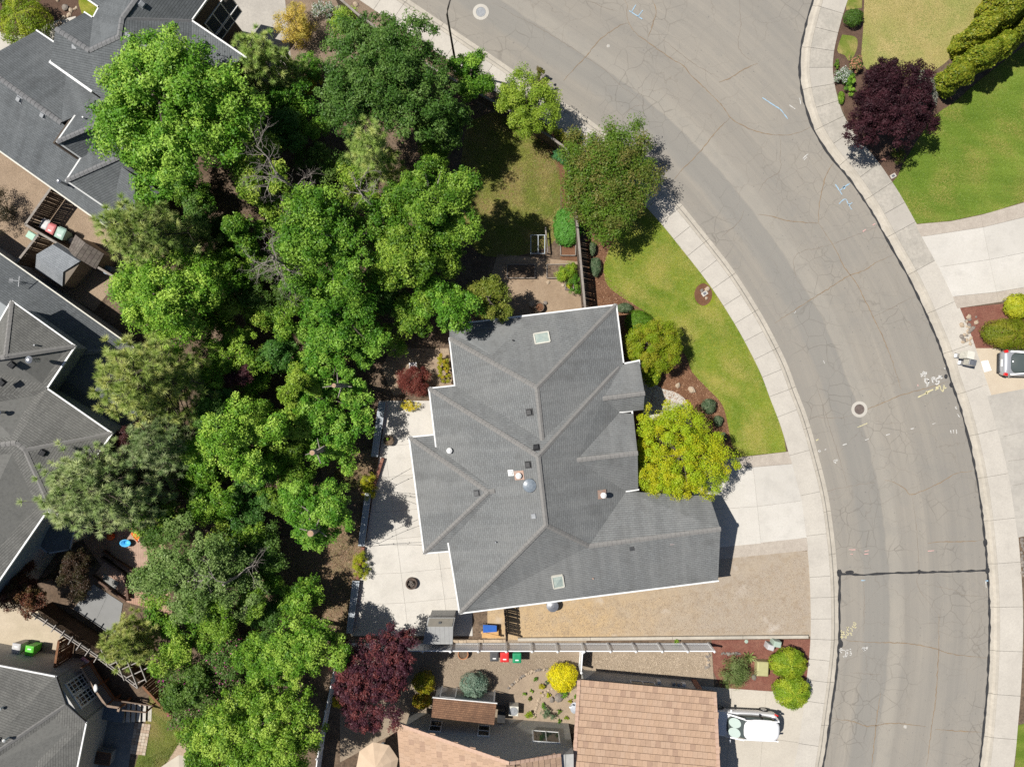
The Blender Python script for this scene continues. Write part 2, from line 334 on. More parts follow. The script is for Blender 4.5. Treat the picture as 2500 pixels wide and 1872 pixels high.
MT['walkv'] = [mat('sidewalk_concrete_%d' % i, tuple(c * k for c in (.545, .505, .44)), tuple(c * k for c in (.49, .452, .395)), .5, (.34, .315, .28), 7, .3, bump=.004, bs=90, stain=.35) for i, k in enumerate((.93, .95, .88, .80))]
def walkway(line, sgn, kw, ww, kerb, walk, skip, old):
    ks = MB().build('kerb', None, kind='structure'); ks.name = 'kerb'; wsl = MB().build('sidewalk', None, kind='structure')
    prof = [(.0, .006), (kw * .5, .022), (kw * .62, .105), (kw * .7, .125), (kw, .13), (kw, -.05), (.0, -.05)]
    for a in range(0, len(line) - 7, 6): strip_piece(shorten(line, a, a + 6), a, a + 6, prof, sgn).build('kerb_stone', kerb, ks)
    wp = [(kw + .012, .128), (kw + ww, .132), (kw + ww, -.05), (kw + .012, -.05)]
    a = 0
    while a < len(line) - 8:
        px = 936 - line[a].y * F / H; st = 3 if px < (560 if old else 990) or (not old and 1380 < px < 1700) else 6
        m = MT['oldwalk'] if old and px < 590 and (a // 3) % 4 != 3 else rnd.choice(MT['walkv'][:2] if px > 560 else MT['walkv'][2:] if old else MT['walkv'][:3])
        strip_piece(shorten(line, a, a + st), a, a + st, wp, sgn).build('paving_slab', m, wsl); a += st
walkway(Lw, -1, .55, 1.45, MT['kerb'], MT['walk'], None, False)
walkway(Rw, 1, .64, 1.62, MT['kerb'], MT['walk'], None, True)
# yards behind the walks
lb = offset_line(Lw, -2.0); rb = offset_line(Rw, 2.26)
def yard(name, line, xfar):
    pts = [(p.x, p.y) for p in line[::4]] + [(line[-1].x, line[-1].y), (xfar, line[-1].y), (xfar, line[0].y)]
    b = MB(); pts = ccw(pts); b.add([(x, y, Z0) for x, y in pts], [tuple(range(len(pts)))]); return b.build(name, MT['soil'], kind='structure')
yard('yard_ground', lb, -75); yard('yard_ground', rb, 75)
def grassmat(name, a, b, c, dry, s=.35, lo=.45, hi=.65, streak=None):
    t = NT(name); v = t.pos(); col = t.mix(t.ramp(t.noise(v, s, 4, .6), .35, .65), a, b)
    col = t.mix(t.ramp(t.noise(v, s * 2.2, 5, .65), lo, hi), col, dry)
    if streak:
        mp = t.n('Mapping'); mp.inputs['Rotation'].default_value = (0, 0, R(-22)); mp.inputs['Scale'].default_value = (*streak, 1); t.l(v, mp.inputs[0]); col = t.mix(t.math('MULTIPLY', t.ramp(t.noise(mp.outputs[0], 1.0, 4), .4, .62), .55), col, c)
    col = t.mix(t.math('MULTIPLY', t.ramp(t.noise(v, 22, 4, .75), .4, .65), .6), col, c)
    t.bump(t.noise(v, 40, 4, .8), .05); return t.fin(col, 1.0, .1)
MT['lawn'] = grassmat('front_lawn_grass', (.13, .20, .016), (.28, .31, .035), (.085, .125, .009), (.42, .36, .085), .6, lo=.42, hi=.72)
MT['lawngreen'] = grassmat('mown_green_lawn', (.13, .205, .024), (.22, .285, .045), (.075, .13, .014), (.34, .31, .085), .25, .52, .8, streak=(.12, 1.1))
MT['lawnpale'] = grassmat('dry_pale_lawn', (0.297, 0.338, 0.088), (0.459, 0.365, 0.149), (0.203, 0.216, 0.068), (0.540, 0.419, 0.189), .2, .45, .7)
MT['lawnwild'] = grassmat('rough_backyard_grass', (.14, .21, .03), (.26, .27, .06), (.08, .115, .016), (.40, .32, .12), .5)
def blades(name, poly, n, cols, hh=.05, z=Z0 + .012, seed=1, label=None, hole=None):      # real grass blades: kind stuff
    r = np.random.default_rng(seed); w = [P(p[0], p[1], z) for p in poly]; xs = [p.x for p in w]; ys = [p.y for p in w]; pts = []
    from_xy = [(p.x, p.y) for p in w]; px = np.array(from_xy)
    while len(pts) < n:
        x = r.uniform(min(xs), max(xs), n); y = r.uniform(min(ys), max(ys), n); ins = np.zeros(n, bool); j = len(px) - 1
        for i in range(len(px)):
            with np.errstate(all='ignore'):
                cnd = ((px[i, 1] > y) != (px[j, 1] > y)) & (x < (px[j, 0] - px[i, 0]) * (y - px[i, 1]) / (px[j, 1] - px[i, 1]) + px[i, 0])
            ins ^= cnd; j = i
        if hole: c = P(hole[0], hole[1], z); ins &= ((x - c.x) / hole[2]) ** 2 + ((y - c.y) / hole[3]) ** 2 > 1
        pts += list(zip(x[ins], y[ins]))
    p = np.array(pts[:n]); a = r.uniform(0, 6.283, n); L = r.uniform(.04, .11, n) * hh / .05; wd = r.uniform(.008, .016, n)
    d = np.stack([np.cos(a), np.sin(a)], 1); s = np.stack([-d[:, 1], d[:, 0]], 1)
    b0 = np.c_[p + s * wd[:, None], np.full(n, z - .004)]; b1 = np.c_[p - s * wd[:, None], np.full(n, z - .004)]; tp = np.c_[p + d * L[:, None], z + r.uniform(.3, 1, n) * hh]
    x, y = p[:, 0], p[:, 1]; pt = .5 + .2 * np.sin(1.3 * x + .7 * y + 2 * np.sin(.5 * y)) + .2 * np.sin(2.1 * y - .9 * x + 1.7 * np.sin(.8 * x)) + .12 * np.sin(4.1 * x + 3.3 * y); p2 = .5 + .25 * np.sin(.9 * x - 1.1 * y + seed) + .2 * np.sin(2.3 * x + 1.9 * y + 2 * np.sin(1.1 * y))
    leafmesh(name, np.stack([b0, b1, tp], 1), np.clip(pt * .75 + r.random(n) * .3, 0, 1), cols, None, kind='stuff', label=label, c2=np.clip(p2 * .8 + r.random(n) * .3, 0, 1))
# ---------------------------------------------------------------- leaf meshes
def leafmat(name, c1, c2, c3=None, rough=.5, trans=.26, spec=.28, flower=None, ff=.0, k=1.0, hv=.022):
    if name in MT: return MT[name]
    kk = 1.2 * k; c1, c2, c3, flower = (tuple(min(.82, x * kk) for x in c) if c else c for c in (c1, c2, c3, flower))
    t = NT(name); a = t.n('Attribute', attribute_name='lc'); sp = t.n('SeparateColor'); t.l(a.outputs['Color'], sp.inputs[0])
    col = t.mix(sp.outputs[0], c1, c2)
    if c3: col = t.mix(t.ramp(sp.outputs[1], .45, .8), col, c3)
    if flower: col = t.mix(t.ramp(sp.outputs[2], 1 - ff, 1 - ff + .004), col, flower)
    oi = t.n('ObjectInfo'); hs = t.n('HueSaturation'); t.l(col, hs.inputs['Color']); t.l(t.ramp(oi.outputs['Random'], 0, 1, .5 - hv, .5 + hv * .5), hs.inputs['Hue']); t.l(t.ramp(t.math('FRACT', t.math('MULTIPLY', oi.outputs['Random'], 7.3)), 0, 1, 1 - hv * 8, 1 + hv * 6), hs.inputs['Value']); col = hs.outputs[0]
    t.fin(col, rough, spec)
    tr = t.n('BsdfTranslucent'); t.l(t.mix(.5, col, t.mix(1.0, col, (1.0, 1.0, .35), 'MULTIPLY')), tr.inputs[0]); mx = t.n('MixShader'); mx.inputs[0].default_value = trans
    t.l(t.b.outputs[0], mx.inputs[1]); t.l(tr.outputs[0], mx.inputs[2]); t.l(mx.outputs[0], t.t.nodes['Material Output'].inputs[0])
    MT[name] = t.m; return t.m
def leafmesh(name, polys, c, m, parent, kind=None, label=None, cat=None, c2=None, c3=None, origin=None):
    # polys: (n, k, 3) world points, c: (n,) random tone, c2: clump tone
    n, k, _ = polys.shape; off = np.array(OFF[parent.name] if parent else (origin if origin is not None else (0, 0, 0)), float)
    me = bpy.data.meshes.new(name); me.vertices.add(n * k); me.loops.add(n * k); me.polygons.add(n)
    me.vertices.foreach_set('co', (polys.reshape(-1, 3) - off).astype(np.float32).ravel())
    me.loops.foreach_set('vertex_index', np.arange(n * k, dtype=np.int32))
    me.polygons.foreach_set('loop_start', np.arange(0, n * k, k, dtype=np.int32)); me.polygons.foreach_set('loop_total', np.full(n, k, np.int32))
    at = me.attributes.new('lc', 'FLOAT_COLOR', 'POINT'); rc = np.random.default_rng(5).random(n)
    col = np.stack([c, c2 if c2 is not None else rc, c3 if c3 is not None else rc, np.ones(n)], 1)
    at.data.foreach_set('color', np.repeat(col, k, 0).astype(np.float32).ravel())
    me.materials.append(m); me.update(calc_edges=True); me.validate()
    o = bpy.data.objects.new(name, me); C.objects.link(o); OFF[o.name] = Vector(off)
    if parent: o.parent = parent
    else: o.location = off
    return tag(o, label, cat, kind=kind)
def unit(a): return a / np.maximum(np.linalg.norm(a, axis=1, keepdims=True), 1e-9)
def leafquads(pos, nrm, size, r, aspect=.62, droop=.25):
    n = len(pos); t = unit(np.cross(nrm, unit(r.normal(size=(n, 3))))); b = np.cross(nrm, t); s = size[:, None]
    mid = pos + nrm * (-s * .08)
    q = np.stack([pos - t * s * .5, mid + b * s * .5 * aspect, pos + t * s * .5 - nrm * s * droop * .6, mid - b * s * .5 * aspect], 1)
    return q
def leaftris(pos, nrm, size, r, aspect=.66):
    n = len(pos); t = unit(np.cross(nrm, unit(r.normal(size=(n, 3))))); b = np.cross(nrm, t); s = size[:, None]
    q = pos - t * s * .4; return np.stack([q - b * s * .5 * aspect, q + b * s * .5 * aspect, pos + t * s * .6 - nrm * s * .16], 1)
def clumps(center, rad, n, r, flat=0.55, top=.25, irr=.22):
    # clump centres inside an uneven ellipsoid crown, mostly towards its skin
    d = unit(r.normal(size=(n, 3))); d[:, 2] = np.where(d[:, 2] < -top, -d[:, 2] * .6, d[:, 2]); d = unit(d)
    ph = r.uniform(0, 6.28, 4); az = np.arctan2(d[:, 1], d[:, 0])
    k = 1 + irr * (.5 * np.sin(2 * az + ph[0]) + .5 * np.sin(3 * az + ph[1]) + .45 * np.sin(5 * az + ph[2]) + .3 * np.sin(4 * d[:, 2] * 2 + ph[3]))
    u = r.random(n) ** .38; return np.array(center) + d * np.array(rad) * (k * u)[:, None], d
def foliage(center, rad, n_cl, per, cl_r, leaf, seed, irr=.22, lump=None, top=.25):
    r = np.random.default_rng(seed); rad = np.array(rad, float); per = int(per * 1.55)
    if irr >= .2:                          # billowing crown: big lobes, each covered with small leafy sprays
        n_cl = int(n_cl * 2.1); per = int(per * .58); cl_r *= .62; nl = max(9, n_cl // 17); rr_ = min(rad[0], rad[1]); rad = rad * np.array([1.17, 1.17, 1.05])
        lr = rr_ * r.uniform(.22, .40, nl); d = unit(r.normal(size=(nl, 3))); d[:, 2] = np.abs(d[:, 2]) * .9 - .25; lc = np.array(center) + d * (rad[None] - lr[:, None] * np.array([1, 1, .9])).clip(.15) * (r.random(nl) ** .45)[:, None]
        pick_ = r.choice(nl, n_cl, p=lr ** 2 / (lr ** 2).sum()); cd = unit(r.normal(size=(n_cl, 3))); cd[:, 2] = np.where(cd[:, 2] < -.3, -cd[:, 2], cd[:, 2]); cc = lc[pick_] + cd * (lr[pick_] * r.uniform(.6, 1.08, n_cl))[:, None] * np.array([1, 1, .85])
    else: cc, cd = clumps(center, np.maximum(rad - cl_r * .6, rad * .4), n_cl, r, irr=irr, top=top)
    if lump is not None: cc = np.concatenate([cc, lump]); cd = np.concatenate([cd, np.tile([0, 0, 1.0], (len(lump), 1))])
    n = len(cc) * per; idx = np.repeat(np.arange(len(cc)), per); cr = (cl_r * r.uniform(.6, 1.3, len(cc)))[idx]
    d = unit(r.normal(size=(n, 3)) + np.array([0, 0, .35])); u = r.random(n) ** .45
    sq = np.array([1, 1, .7]); pos = cc[idx] + d * (cr * u)[:, None] * sq
    nrm = unit(d * .55 + cd[idx] * .25 + np.array([0, 0, .5]) + r.normal(size=(n, 3)) * .52)
    tone = np.clip(.5 + (r.random(len(cc))[idx] - .5) * .5 + (r.random(n) - .5) * .7, 0, 1); c2 = np.clip(r.random(len(cc))[idx] * .75 + r.random(n) * .25, 0, 1)
    return leaftris(pos, nrm, leaf * .72 * r.uniform(.6, 1.4, n), r), tone, c2, cc
def branch_mesh(base, cc, r, trunk_r, top_z, nl=14, lean=0.0):
    b = MB(); base = Vector(base); mid = Vector((float(cc[:, 0].mean()), float(cc[:, 1].mean()), top_z)); k = 6; pts = []; rr = []
    for i in range(k + 1):
        t = i / k; pts.append(base.lerp(mid, t) + Vector((r.normal() * .08 * t, r.normal() * .08 * t, 0)) * (1 if 0 < i else 0)); rr.append(trunk_r * (1.25 if i == 0 else 1 - .78 * t))
    b.tube(pts, rr, 9)
    for i in r.permutation(len(cc))[:nl]:
        e = Vector(cc[i]); s = pts[2].lerp(pts[-1], float(r.uniform(0, .9))); m = s.lerp(e, .5) + Vector((0, 0, float(r.uniform(-.1, .35))))
        b.tube([s, s.lerp(m, .6) + Vector((r.normal() * .1, r.normal() * .1, 0)), m, e], [trunk_r * .34, trunk_r * .27, trunk_r * .18, trunk_r * .05], 5, cap=False)
    return b
def tree(name, label, px, py, rpx, height, m, seed, n_cl=130, per=110, cl=.62, leaf=.17, cat='tree', group=None, ry=None, trunk=.2, vz=.42, bark='bark', irr=.22, nl=16, gz=None, extra=None):
    # px,py: where the crown's middle shows; rpx: its radius in photo pixels
    g = Z0 if gz is None else gz; ch = height * vz; zc = height - ch; c = P(px, py, zc); s = (H - zc) / F; rx = rpx * s; ryy = (ry or rpx) * s
    t = thing(name, label, cat, (c.x, c.y, g), group)
    q, tone, c2, cc = foliage(c, (rx, ryy, ch), n_cl, per, cl, leaf, seed, irr)
    r = np.random.default_rng(seed + 99)
    branch_mesh((c.x, c.y, g - .05), cc, r, trunk, height - ch * .5, nl).build('trunk', MT[bark], t, smooth=True)
    leafmesh('crown', q, tone, m, t, c2=c2); return t
def shrub(name, label, px, py, rpx, height, m, seed, ry=None, n=2600, leaf=.09, cat='shrub', group=None, dense=True, rot=0.0, irr=.14, gz=None, dome=False, ncl=None):
    g = Z0 if gz is None else gz; zc = height * .5; c = P(px, py, zc); s = (H - zc) / F * (1.2 if rpx > 9 else 1.05); rx = rpx * s; ryy = (ry or rpx) * s
    r = np.random.default_rng(seed); n = int(n * 1.75); k = ncl or max(20, int(60 * max(rx, .4))); cl = .27 * min(rx, ryy, height * .8)
    q, tone, c2, cc = foliage((0, 0, 0), (rx, ryy, height * .55), k, max(20, n // k), cl, leaf, seed, irr, top=.6)
    if rot:
        ca, sa = math.cos(rot), math.sin(rot); q = q @ np.array([[ca, sa, 0], [-sa, ca, 0], [0, 0, 1]]); cc = cc @ np.array([[ca, sa, 0], [-sa, ca, 0], [0, 0, 1]])
    o = np.array([c.x, c.y, g + height * .5]); q = q + o; cc = cc + o; q[:, :, 2] = np.maximum(q[:, :, 2], g + .01)
    if dome:                               # dense clipped or mounded shell of leaves
        nn = int(n * 1.15); d = unit(r.normal(size=(nn, 3))); d[:, 2] = np.where(d[:, 2] < -.35, -d[:, 2], d[:, 2]); az = np.arctan2(d[:, 1], d[:, 0]); ph = r.uniform(0, 6.28, 3)
        lum = 1 + .05 * np.sin(3 * az + ph[0]) + .05 * np.sin(5 * az + 6 * d[:, 2] + ph[1]) + .045 * np.sin(9 * az - 8 * d[:, 2] + ph[2]); sh_ = np.where(r.random(nn) < .8, r.uniform(.88, 1.02, nn), r.uniform(.6, .9, nn))
        pos = d * (lum * sh_)[:, None] * np.array([rx, ryy, height * .55]) * .92; nr = unit(d * np.array([1 / rx, 1 / ryy, 1.6 / height]) * rx + r.normal(size=(nn, 3)) * .55)
        q = leaftris(pos, nr, leaf * 1.05 * r.uniform(.6, 1.4, nn), r); tone = np.clip(r.random(nn) * .7 + .3 * (np.sin(7 * az + 5 * d[:, 2] + ph[1]) * .5 + .5), 0, 1); c2 = np.clip(.5 + .3 * np.sin(4 * az + ph[2]) + .4 * (r.random(nn) - .5), 0, 1)
        if rot: q = q @ np.array([[math.cos(rot), math.sin(rot), 0], [-math.sin(rot), math.cos(rot), 0], [0, 0, 1]])
        q = q + o; q[:, :, 2] = np.maximum(q[:, :, 2], g + .01)
    t = thing(name, label, cat, (c.x, c.y, g), group)
    b = MB()
    for i in range(min(7, len(cc))):
        e = Vector(cc[i]); b.tube([(c.x + r.normal() * .04, c.y + r.normal() * .04, g - .03), (c.x * .5 + e.x * .5, c.y * .5 + e.y * .5, g + height * .3), e], [.03, .022, .008], 5, cap=False)
    b.build('stem', MT['bark'], t); leafmesh('foliage', q, tone, m, t, c2=c2); return t
def needles(tufts, dirs, r, n, L, w):
    k = len(tufts); idx = np.repeat(np.arange(k), n); N = k * n
    d = unit(dirs[idx] * .9 + r.normal(size=(N, 3)) * .62); ln = L * r.uniform(.7, 1.2, N)
    b = tufts[idx]; tip = b + d * ln[:, None]; tip[:, 2] -= .12 * ln; s = unit(np.cross(d, np.array([0, 0, 1.0]) + r.normal(size=(N, 3)) * .25)) * w
    tone = np.clip(r.random(k)[idx] * .6 + r.random(N) * .4, 0, 1)
    return np.stack([b - s, b + s, tip], 1), tone, r.random(k)[idx]
def pine_tree(name, label, px, py, rpx, height, m, seed, nt=380, nn=44, L=.34, ry=None, group=None, trunk=.2, vz=.5):
    r = np.random.default_rng(seed); ch = height * vz; zc = height - ch; c = P(px, py, zc); s = (H - zc) / F; rx = rpx * s; ryy = (ry or rpx) * s
    t = thing(name, label, 'pine tree', (c.x, c.y, Z0), group); b = MB()
    b.tube([(c.x, c.y, Z0 - .05), (c.x + .05, c.y, height * .5), (c.x, c.y, height * .97)], [trunk * 1.2, trunk * .8, .04], 9)
    tf = []; td = []; nb = max(14, nt // 9)
    for i in range(nb):
        z = zc - ch * .5 + (i + r.random()) / nb * (ch * 1.45); fr = math.sqrt(max(.05, 1 - max(0, (z - (zc - .3 * ch)) / (1.32 * ch)) ** 1.6)); a = i * 2.4 + r.normal() * .3
        e = np.array([c.x + math.cos(a) * rx * fr * r.uniform(.75, 1.08), c.y + math.sin(a) * ryy * fr * r.uniform(.75, 1.08), z + .25]); s0 = np.array([c.x, c.y, z - .2])
        m1 = s0 * .5 + e * .5 + np.array([r.normal() * .15, r.normal() * .15, -.1]); b.tube([s0, m1, e], [.055, .04, .015], 5, cap=False)
        for j in range(max(3, nt // nb)):
            u = r.uniform(.35, 1.0); p = (s0 * (1 - u) + e * u) if u > .5 else (s0 * (1 - u) + m1 * u); o = np.array([r.normal() * .28, r.normal() * .28, r.normal() * .12 + .08]) * (.5 + rx / 4)
            q = p + o; b.tube([p, q], [.012, .005], 4, cap=False); tf.append(q); td.append(unit((o + (e - s0) * .12 + np.array([0, 0, .35]))[None])[0])
    b.build('trunk', MT['bark'], t); tf = np.array(tf); td = np.array(td)
    q, tone, c2 = needles(tf, td, r, int(nn * 1.5), L, .0145); leafmesh('crown', q, tone, m, t, c2=c2); return t
# ---------------------------------------------------------------- beds, lawns, gravel (thin sheets stacked 4 mm apart)
L1, L2, L3 = Z0 + .004, Z0 + .008, Z0 + .012
lawn_edge = curve_px([(1560, 497), (1520, 540), (1493, 596), (1477, 637), (1474, 667), (1484, 697), (1511, 720), (1549, 744), (1591, 773), (1640, 826), (1675, 870), (1690, 908), (1727, 948), (1762, 985), (1776, 1030), (1786, 1084), (1800, 1115)])
def back_px(line, y0, y1):                 # pixels of a walk's back edge between two photo rows
    out = []
    for p in line[::3]:
        px, py = 1250 + p.x * F / (H - .1), 936 - p.y * F / (H - .1)
        if y0 < py < y1: out.append((px, py))
    return out
LB = back_px(lb, 480, 1103)
FRONT_LAWN = lawn_edge + [(1919, 1102)] + LB[::-1]
sheet('mulch_bed', [(1424, 470), (1560, 470), (1640, 600), (1700, 740), (1800, 1000), (1812, 1116), (1690, 1150), (1560, 1120), (1500, 900), (1480, 760), (1440, 760)], L1, MT['mulch'])
sheet('front_lawn', FRONT_LAWN, L2, MT['lawn'])
sheet('mulch_bed', [(1720 + 25 * math.cos(a) - (6 if math.cos(a) > 0 else 0), 719 + 28 * math.sin(a)) for a in np.linspace(0, 6.28, 22)[:-1]], L3, MT['mulch'])
sheet('garden_path', curve_px([(1560, 905), (1612, 946), (1650, 958), (1680, 985), (1690, 1040)], 10) + [(1640, 1050), (1570, 1010)], L2, MT['concrete'])
BACK_LAWN = curve_px([(1140, 300), (1240, 270), (1330, 330), (1362, 400), (1368, 480), (1362, 560), (1340, 600), (1250, 625), (1160, 610), (1120, 480), (1140, 300)], 20)[:-1]
sheet('backyard_lawn', BACK_LAWN, L1, MT['lawnwild'])
sheet('mulch_bed', [(1330, 300), (1420, 380), (1428, 470), (1412, 690), (1365, 690), (1372, 560), (1372, 470), (1350, 380), (1250, 300)], L2, MT['mulch'])
sheet('dirt_patch', [(1215, 620), (1425, 640), (1435, 770), (1200, 790), (1190, 700)], L3, mat('packed_sandy_dirt', (.36, .27, .185), (.29, .21, .14), .8, (.18, .13, .09), 12, .5, rough=1, bump=.01))
sheet('dirt_patch', [(955, 850), (1095, 850), (1105, 945), (960, 965), (930, 900)], L1, mat('pale_garden_dirt', (.38, .30, .21), (.28, .2, .14), .8, (.16, .11, .08), 12, .5, rough=1, bump=.01))
# side yard and the neighbour's gravel
sheet('side_yard', [(1190, 1440), (1760, 1340), (1975, 1345), (1982, 1553), (1190, 1562)], L1, MT['drygrass'])
sheet('gravel_yard', [(830, 1560), (1432, 1562), (1425, 1700), (1410, 1790), (960, 1790), (830, 1860)], L1, MT['gravel'])
sheet('gravel_strip', [(1425, 1572), (1737, 1570), (1745, 1700), (1432, 1690)], L2, MT['gravelgrey'])
sheet('mulch_bed', [(1737, 1562), (1980, 1560), (1976, 1686), (1888, 1688), (1760, 1680), (1742, 1640)], L2, MT['redmulch'])
sheet('garden_bed', curve_px([(1243, 1680), (1262, 1655), (1300, 1640), (1345, 1626), (1385, 1620), (1415, 1640), (1412, 1760), (1300, 1770), (1245, 1740), (1243, 1680)], 15)[:-1], L2, mat('sandy_rock_garden_soil', (.40, .31, .22), (.32, .25, .18), .9, (.2, .15, .11), 14, .5, rough=1, bump=.02))
# west: gravel yards, paved pads
sheet('gravel_yard', [(-200, 230), (0, 360), (300, 575), (320, 640), (230, 760), (0, 620), (-200, 560)], L1, mat('reddish_gravel', (.33, .245, .17), (.40, .30, .21), .7, (.16, .12, .085), 24, .8, rough=1, bump=.02))
sheet('mulch_bed', [(-60, -80), (205, -80), (212, 40), (150, 62), (60, 70), (-60, 30)], L2, MT['darkmulch'])
sheet('lawn_patch', [(190, -60), (250, -60), (245, 70), (205, 50), (192, 10)], L3, MT['lawn'])
sheet('driveway_edge', [(-60, 60), (40, 90), (140, 50), (185, 40), (170, 120), (-60, 180)], L3, MT['concrete'])
sheet('patio_pad', [(540, -60), (690, -60), (700, 40), (712, 160), (640, 210), (540, 190)], L2, MT['walk'])
sheet('gravel_bed', [(690, -60), (860, -60), (960, 60), (1060, 150), (900, 180), (712, 170)], L1, mat('brown_gravel_mulch', (.26, .19, .14), (.33, .25, .18), 1, (.12, .085, .06), 20, .8, rough=1, bump=.03))
sheet('leaf_litter', [(640, 1330), (880, 1250), (880, 1540), (840, 1570), (700, 1480), (640, 1460)], L1, mat('dry_leaf_litter', (.27, .185, .115), (.21, .17, .085), 1.2, (.10, .07, .045), 12, .75, rough=1, bump=.04, bs=18))
sheet('leaf_litter', [(780, 1130), (925, 1090), (915, 1230), (800, 1220)], L1, MT['dry_leaf'] if 'dry_leaf' in MT else mat('dry_leaf_litter_pale', (.30, .2, .13), (.22, .17, .09), 1.2, (.10, .07, .045), 12, .75, rough=1, bump=.04, bs=18))
sheet('paved_terrace', [(190, 1300), (400, 1290), (420, 1500), (310, 1470)], L1, boards_mat('reddish_paver_field', (.34, .20, .14), (.42, .27, .19), (.16, .09, .07), .14, 'x'))
sheet('concrete_pad', [(-80, 1470), (70, 1470), (160, 1560), (152, 1640), (-80, 1640)], L2, mat('tan_pad_concrete', (.50, .42, .31), (.43, .36, .26), .8, (.3, .25, .19), 8, .3))
sheet('lawn_patch', [(366, 1690), (400, 1690), (445, 1800), (400, 1872), (330, 1872), (352, 1790)], L2, MT['lawnwild'])
sheet('patio_pad', [(230, 1740), (330, 1750), (310, 1900), (230, 1900)], L1, mat('dark_stained_concrete', (.16, .17, .17), (.22, .22, .21), 2, rough=.8))
sheet('paved_terrace', [(430, 1815), (470, 1800), (560, 1930), (330, 1930), (340, 1860)], L2, mat('tan_paver_field', (.42, .32, .23), (.36, .27, .19), 4, (.25, .18, .13), 8, .4))
# east
ELAWN = curve_px([(2400, -120), (2400, 0), (2365, 70), (2322, 140), (2265, 180), (2200, 190), (2140, 190), (2105, 150), (2108, 60), (2114, -120)], 25)
sheet('dry_lawn', ELAWN, L2, MT['lawnpale'])
sheet('mulch_bed', [(2050, -120), (2118, -120), (2112, 60), (2106, 150), (2300, 180), (2330, 250), (2230, 380), (2190, 470), (2080, 330), (2028, 180)], L1, MT['darkmulch'])
GLAWN = back_px(rb, 400, 545)[::-1] + curve_px([(2192, 430), (2205, 400), (2245, 335), (2285, 280), (2330, 250), (2400, 190), (2530, 90)], 25)
GLAWN = [(2232, 547), (2323, 539), (2420, 518), (2520, 486), (2620, 450), (2620, 60)] + GLAWN[::-1]
sheet('green_lawn', GLAWN, L2, MT['lawngreen'])
sheet('lawn_patch', [(2064, -60), (2108, -60), (2104, 20), (2066, 25)], L2, MT['lawnwild'])
sheet('lawn_patch', curve_px([(2056, 85), (2090, 92), (2092, 120), (2075, 150), (2062, 135), (2044, 125), (2056, 85)], 8)[:-1], L2, MT['lawnwild'])
sheet('rock_bed', [(2340, 752), (2520, 735), (2520, 900), (2375, 850)], L1, MT['redmulch'])
sheet('gravel_drive', [(2372, 850), (2520, 850), (2520, 945), (2405, 968)], L2, mat('tan_sandy_gravel', (.50, .42, .32), (.56, .48, .37), 1, (.36, .30, .22), 18, .5, rough=1))
sheet('lawn_patch', [(2484, 1770), (2520, 1760), (2520, 1900), (2476, 1900)], L1, MT['lawngreen'])
# slabs of the drives and the patio, one piece each
def bx(y, off=2.0):                        # photo column of the west walk's back edge at a photo row
    best = min(lb, key=lambda p: abs(936 - p.y * F / (H - .135) - y)); return 1250 + best.x * F / (H - .135) + off
def slabs(name, quads, m, h=.135, thick=.12, gap=.012):
    o = MB().build(name, None, kind='structure')
    for q in quads:
        mm = m
        if len(q) == 2 and not isinstance(q[0], (int, float)) and hasattr(q[1], 'name'): q, mm = q
        pts = inset([P(x, y, h) for x, y in q], gap / 2); b = MB(); b.prism(pts, h - thick, h + rnd.uniform(-.002, .002), bottom=False); b.build('concrete_slab', mm, o)
    return o
AG = mat('exposed_aggregate', (.47, .415, .35), (.40, .35, .295), 3, (.26, .22, .18), 20, .5, bump=.006)
PALE = [mat('drive_concrete_%d' % i, tuple(c * k for c in (.56, .53, .48)), tuple(c * k for c in (.51, .48, .43)), .4, (.42, .40, .355), 7, .3, bump=.003, stain=.4) for i, k in enumerate((1.0, .94, 1.03))]
slabs('driveway', [([(1690, 1130), (bx(1102), 1102), (bx(1132), 1132), (1690, 1152)], AG), ([(1690, 1152), (1839, 1140), (1849, 1236), (1690, 1247)], PALE[0]), ([(1839, 1140), (bx(1132), 1132), (bx(1222), 1222), (1849, 1236)], PALE[1]),
    ([(1690, 1247), (1849, 1236), (1858, 1326), (1690, 1342)], PALE[2]), ([(1849, 1236), (bx(1222), 1222), (bx(1312), 1312), (1858, 1326)], PALE[0]), ([(1690, 1342), (bx(1312), 1312), (bx(1343), 1343), (1690, 1372)], AG)], MT['concrete'])
slabs('driveway', [([(2234, 548), (2323, 540), (2395, 525), (2400, 555), (2250, 578)], AG), ([(2395, 525), (2520, 489), (2520, 526), (2400, 555)], AG), ([(2250, 578), (2400, 555), (2416, 634), (2291, 652)], PALE[0]), ([(2400, 555), (2520, 526), (2520, 613), (2416, 634)], PALE[1]),
    ([(2291, 652), (2416, 634), (2433, 713), (2326, 724)], PALE[2]), ([(2416, 634), (2520, 613), (2520, 698), (2433, 713)], PALE[0]), ([(2326, 724), (2433, 713), (2438, 738), (2337, 753)], AG), ([(2433, 713), (2520, 698), (2520, 726), (2438, 738)], AG)], MT['concrete'])
MID = mat('grey_drive_concrete', (.44, .41, .36), (.38, .355, .315), .6, (.27, .25, .22), 4, .35, bump=.003)
slabs('driveway', [[(2410, 966), (2520, 945), (2520, 1048), (2440, 1068)], [(2440, 1068), (2520, 1048), (2520, 1118), (2455, 1126)], [(2455, 1126), (2520, 1118), (2520, 1176), (2467, 1186)], [(2467, 1186), (2520, 1176), (2520, 1305), (2485, 1312)]], MID)
BEI = mat('beige_drive_concrete', (.52, .475, .40), (.46, .42, .355), .5, (.35, .31, .26), 7, .3, bump=.003)
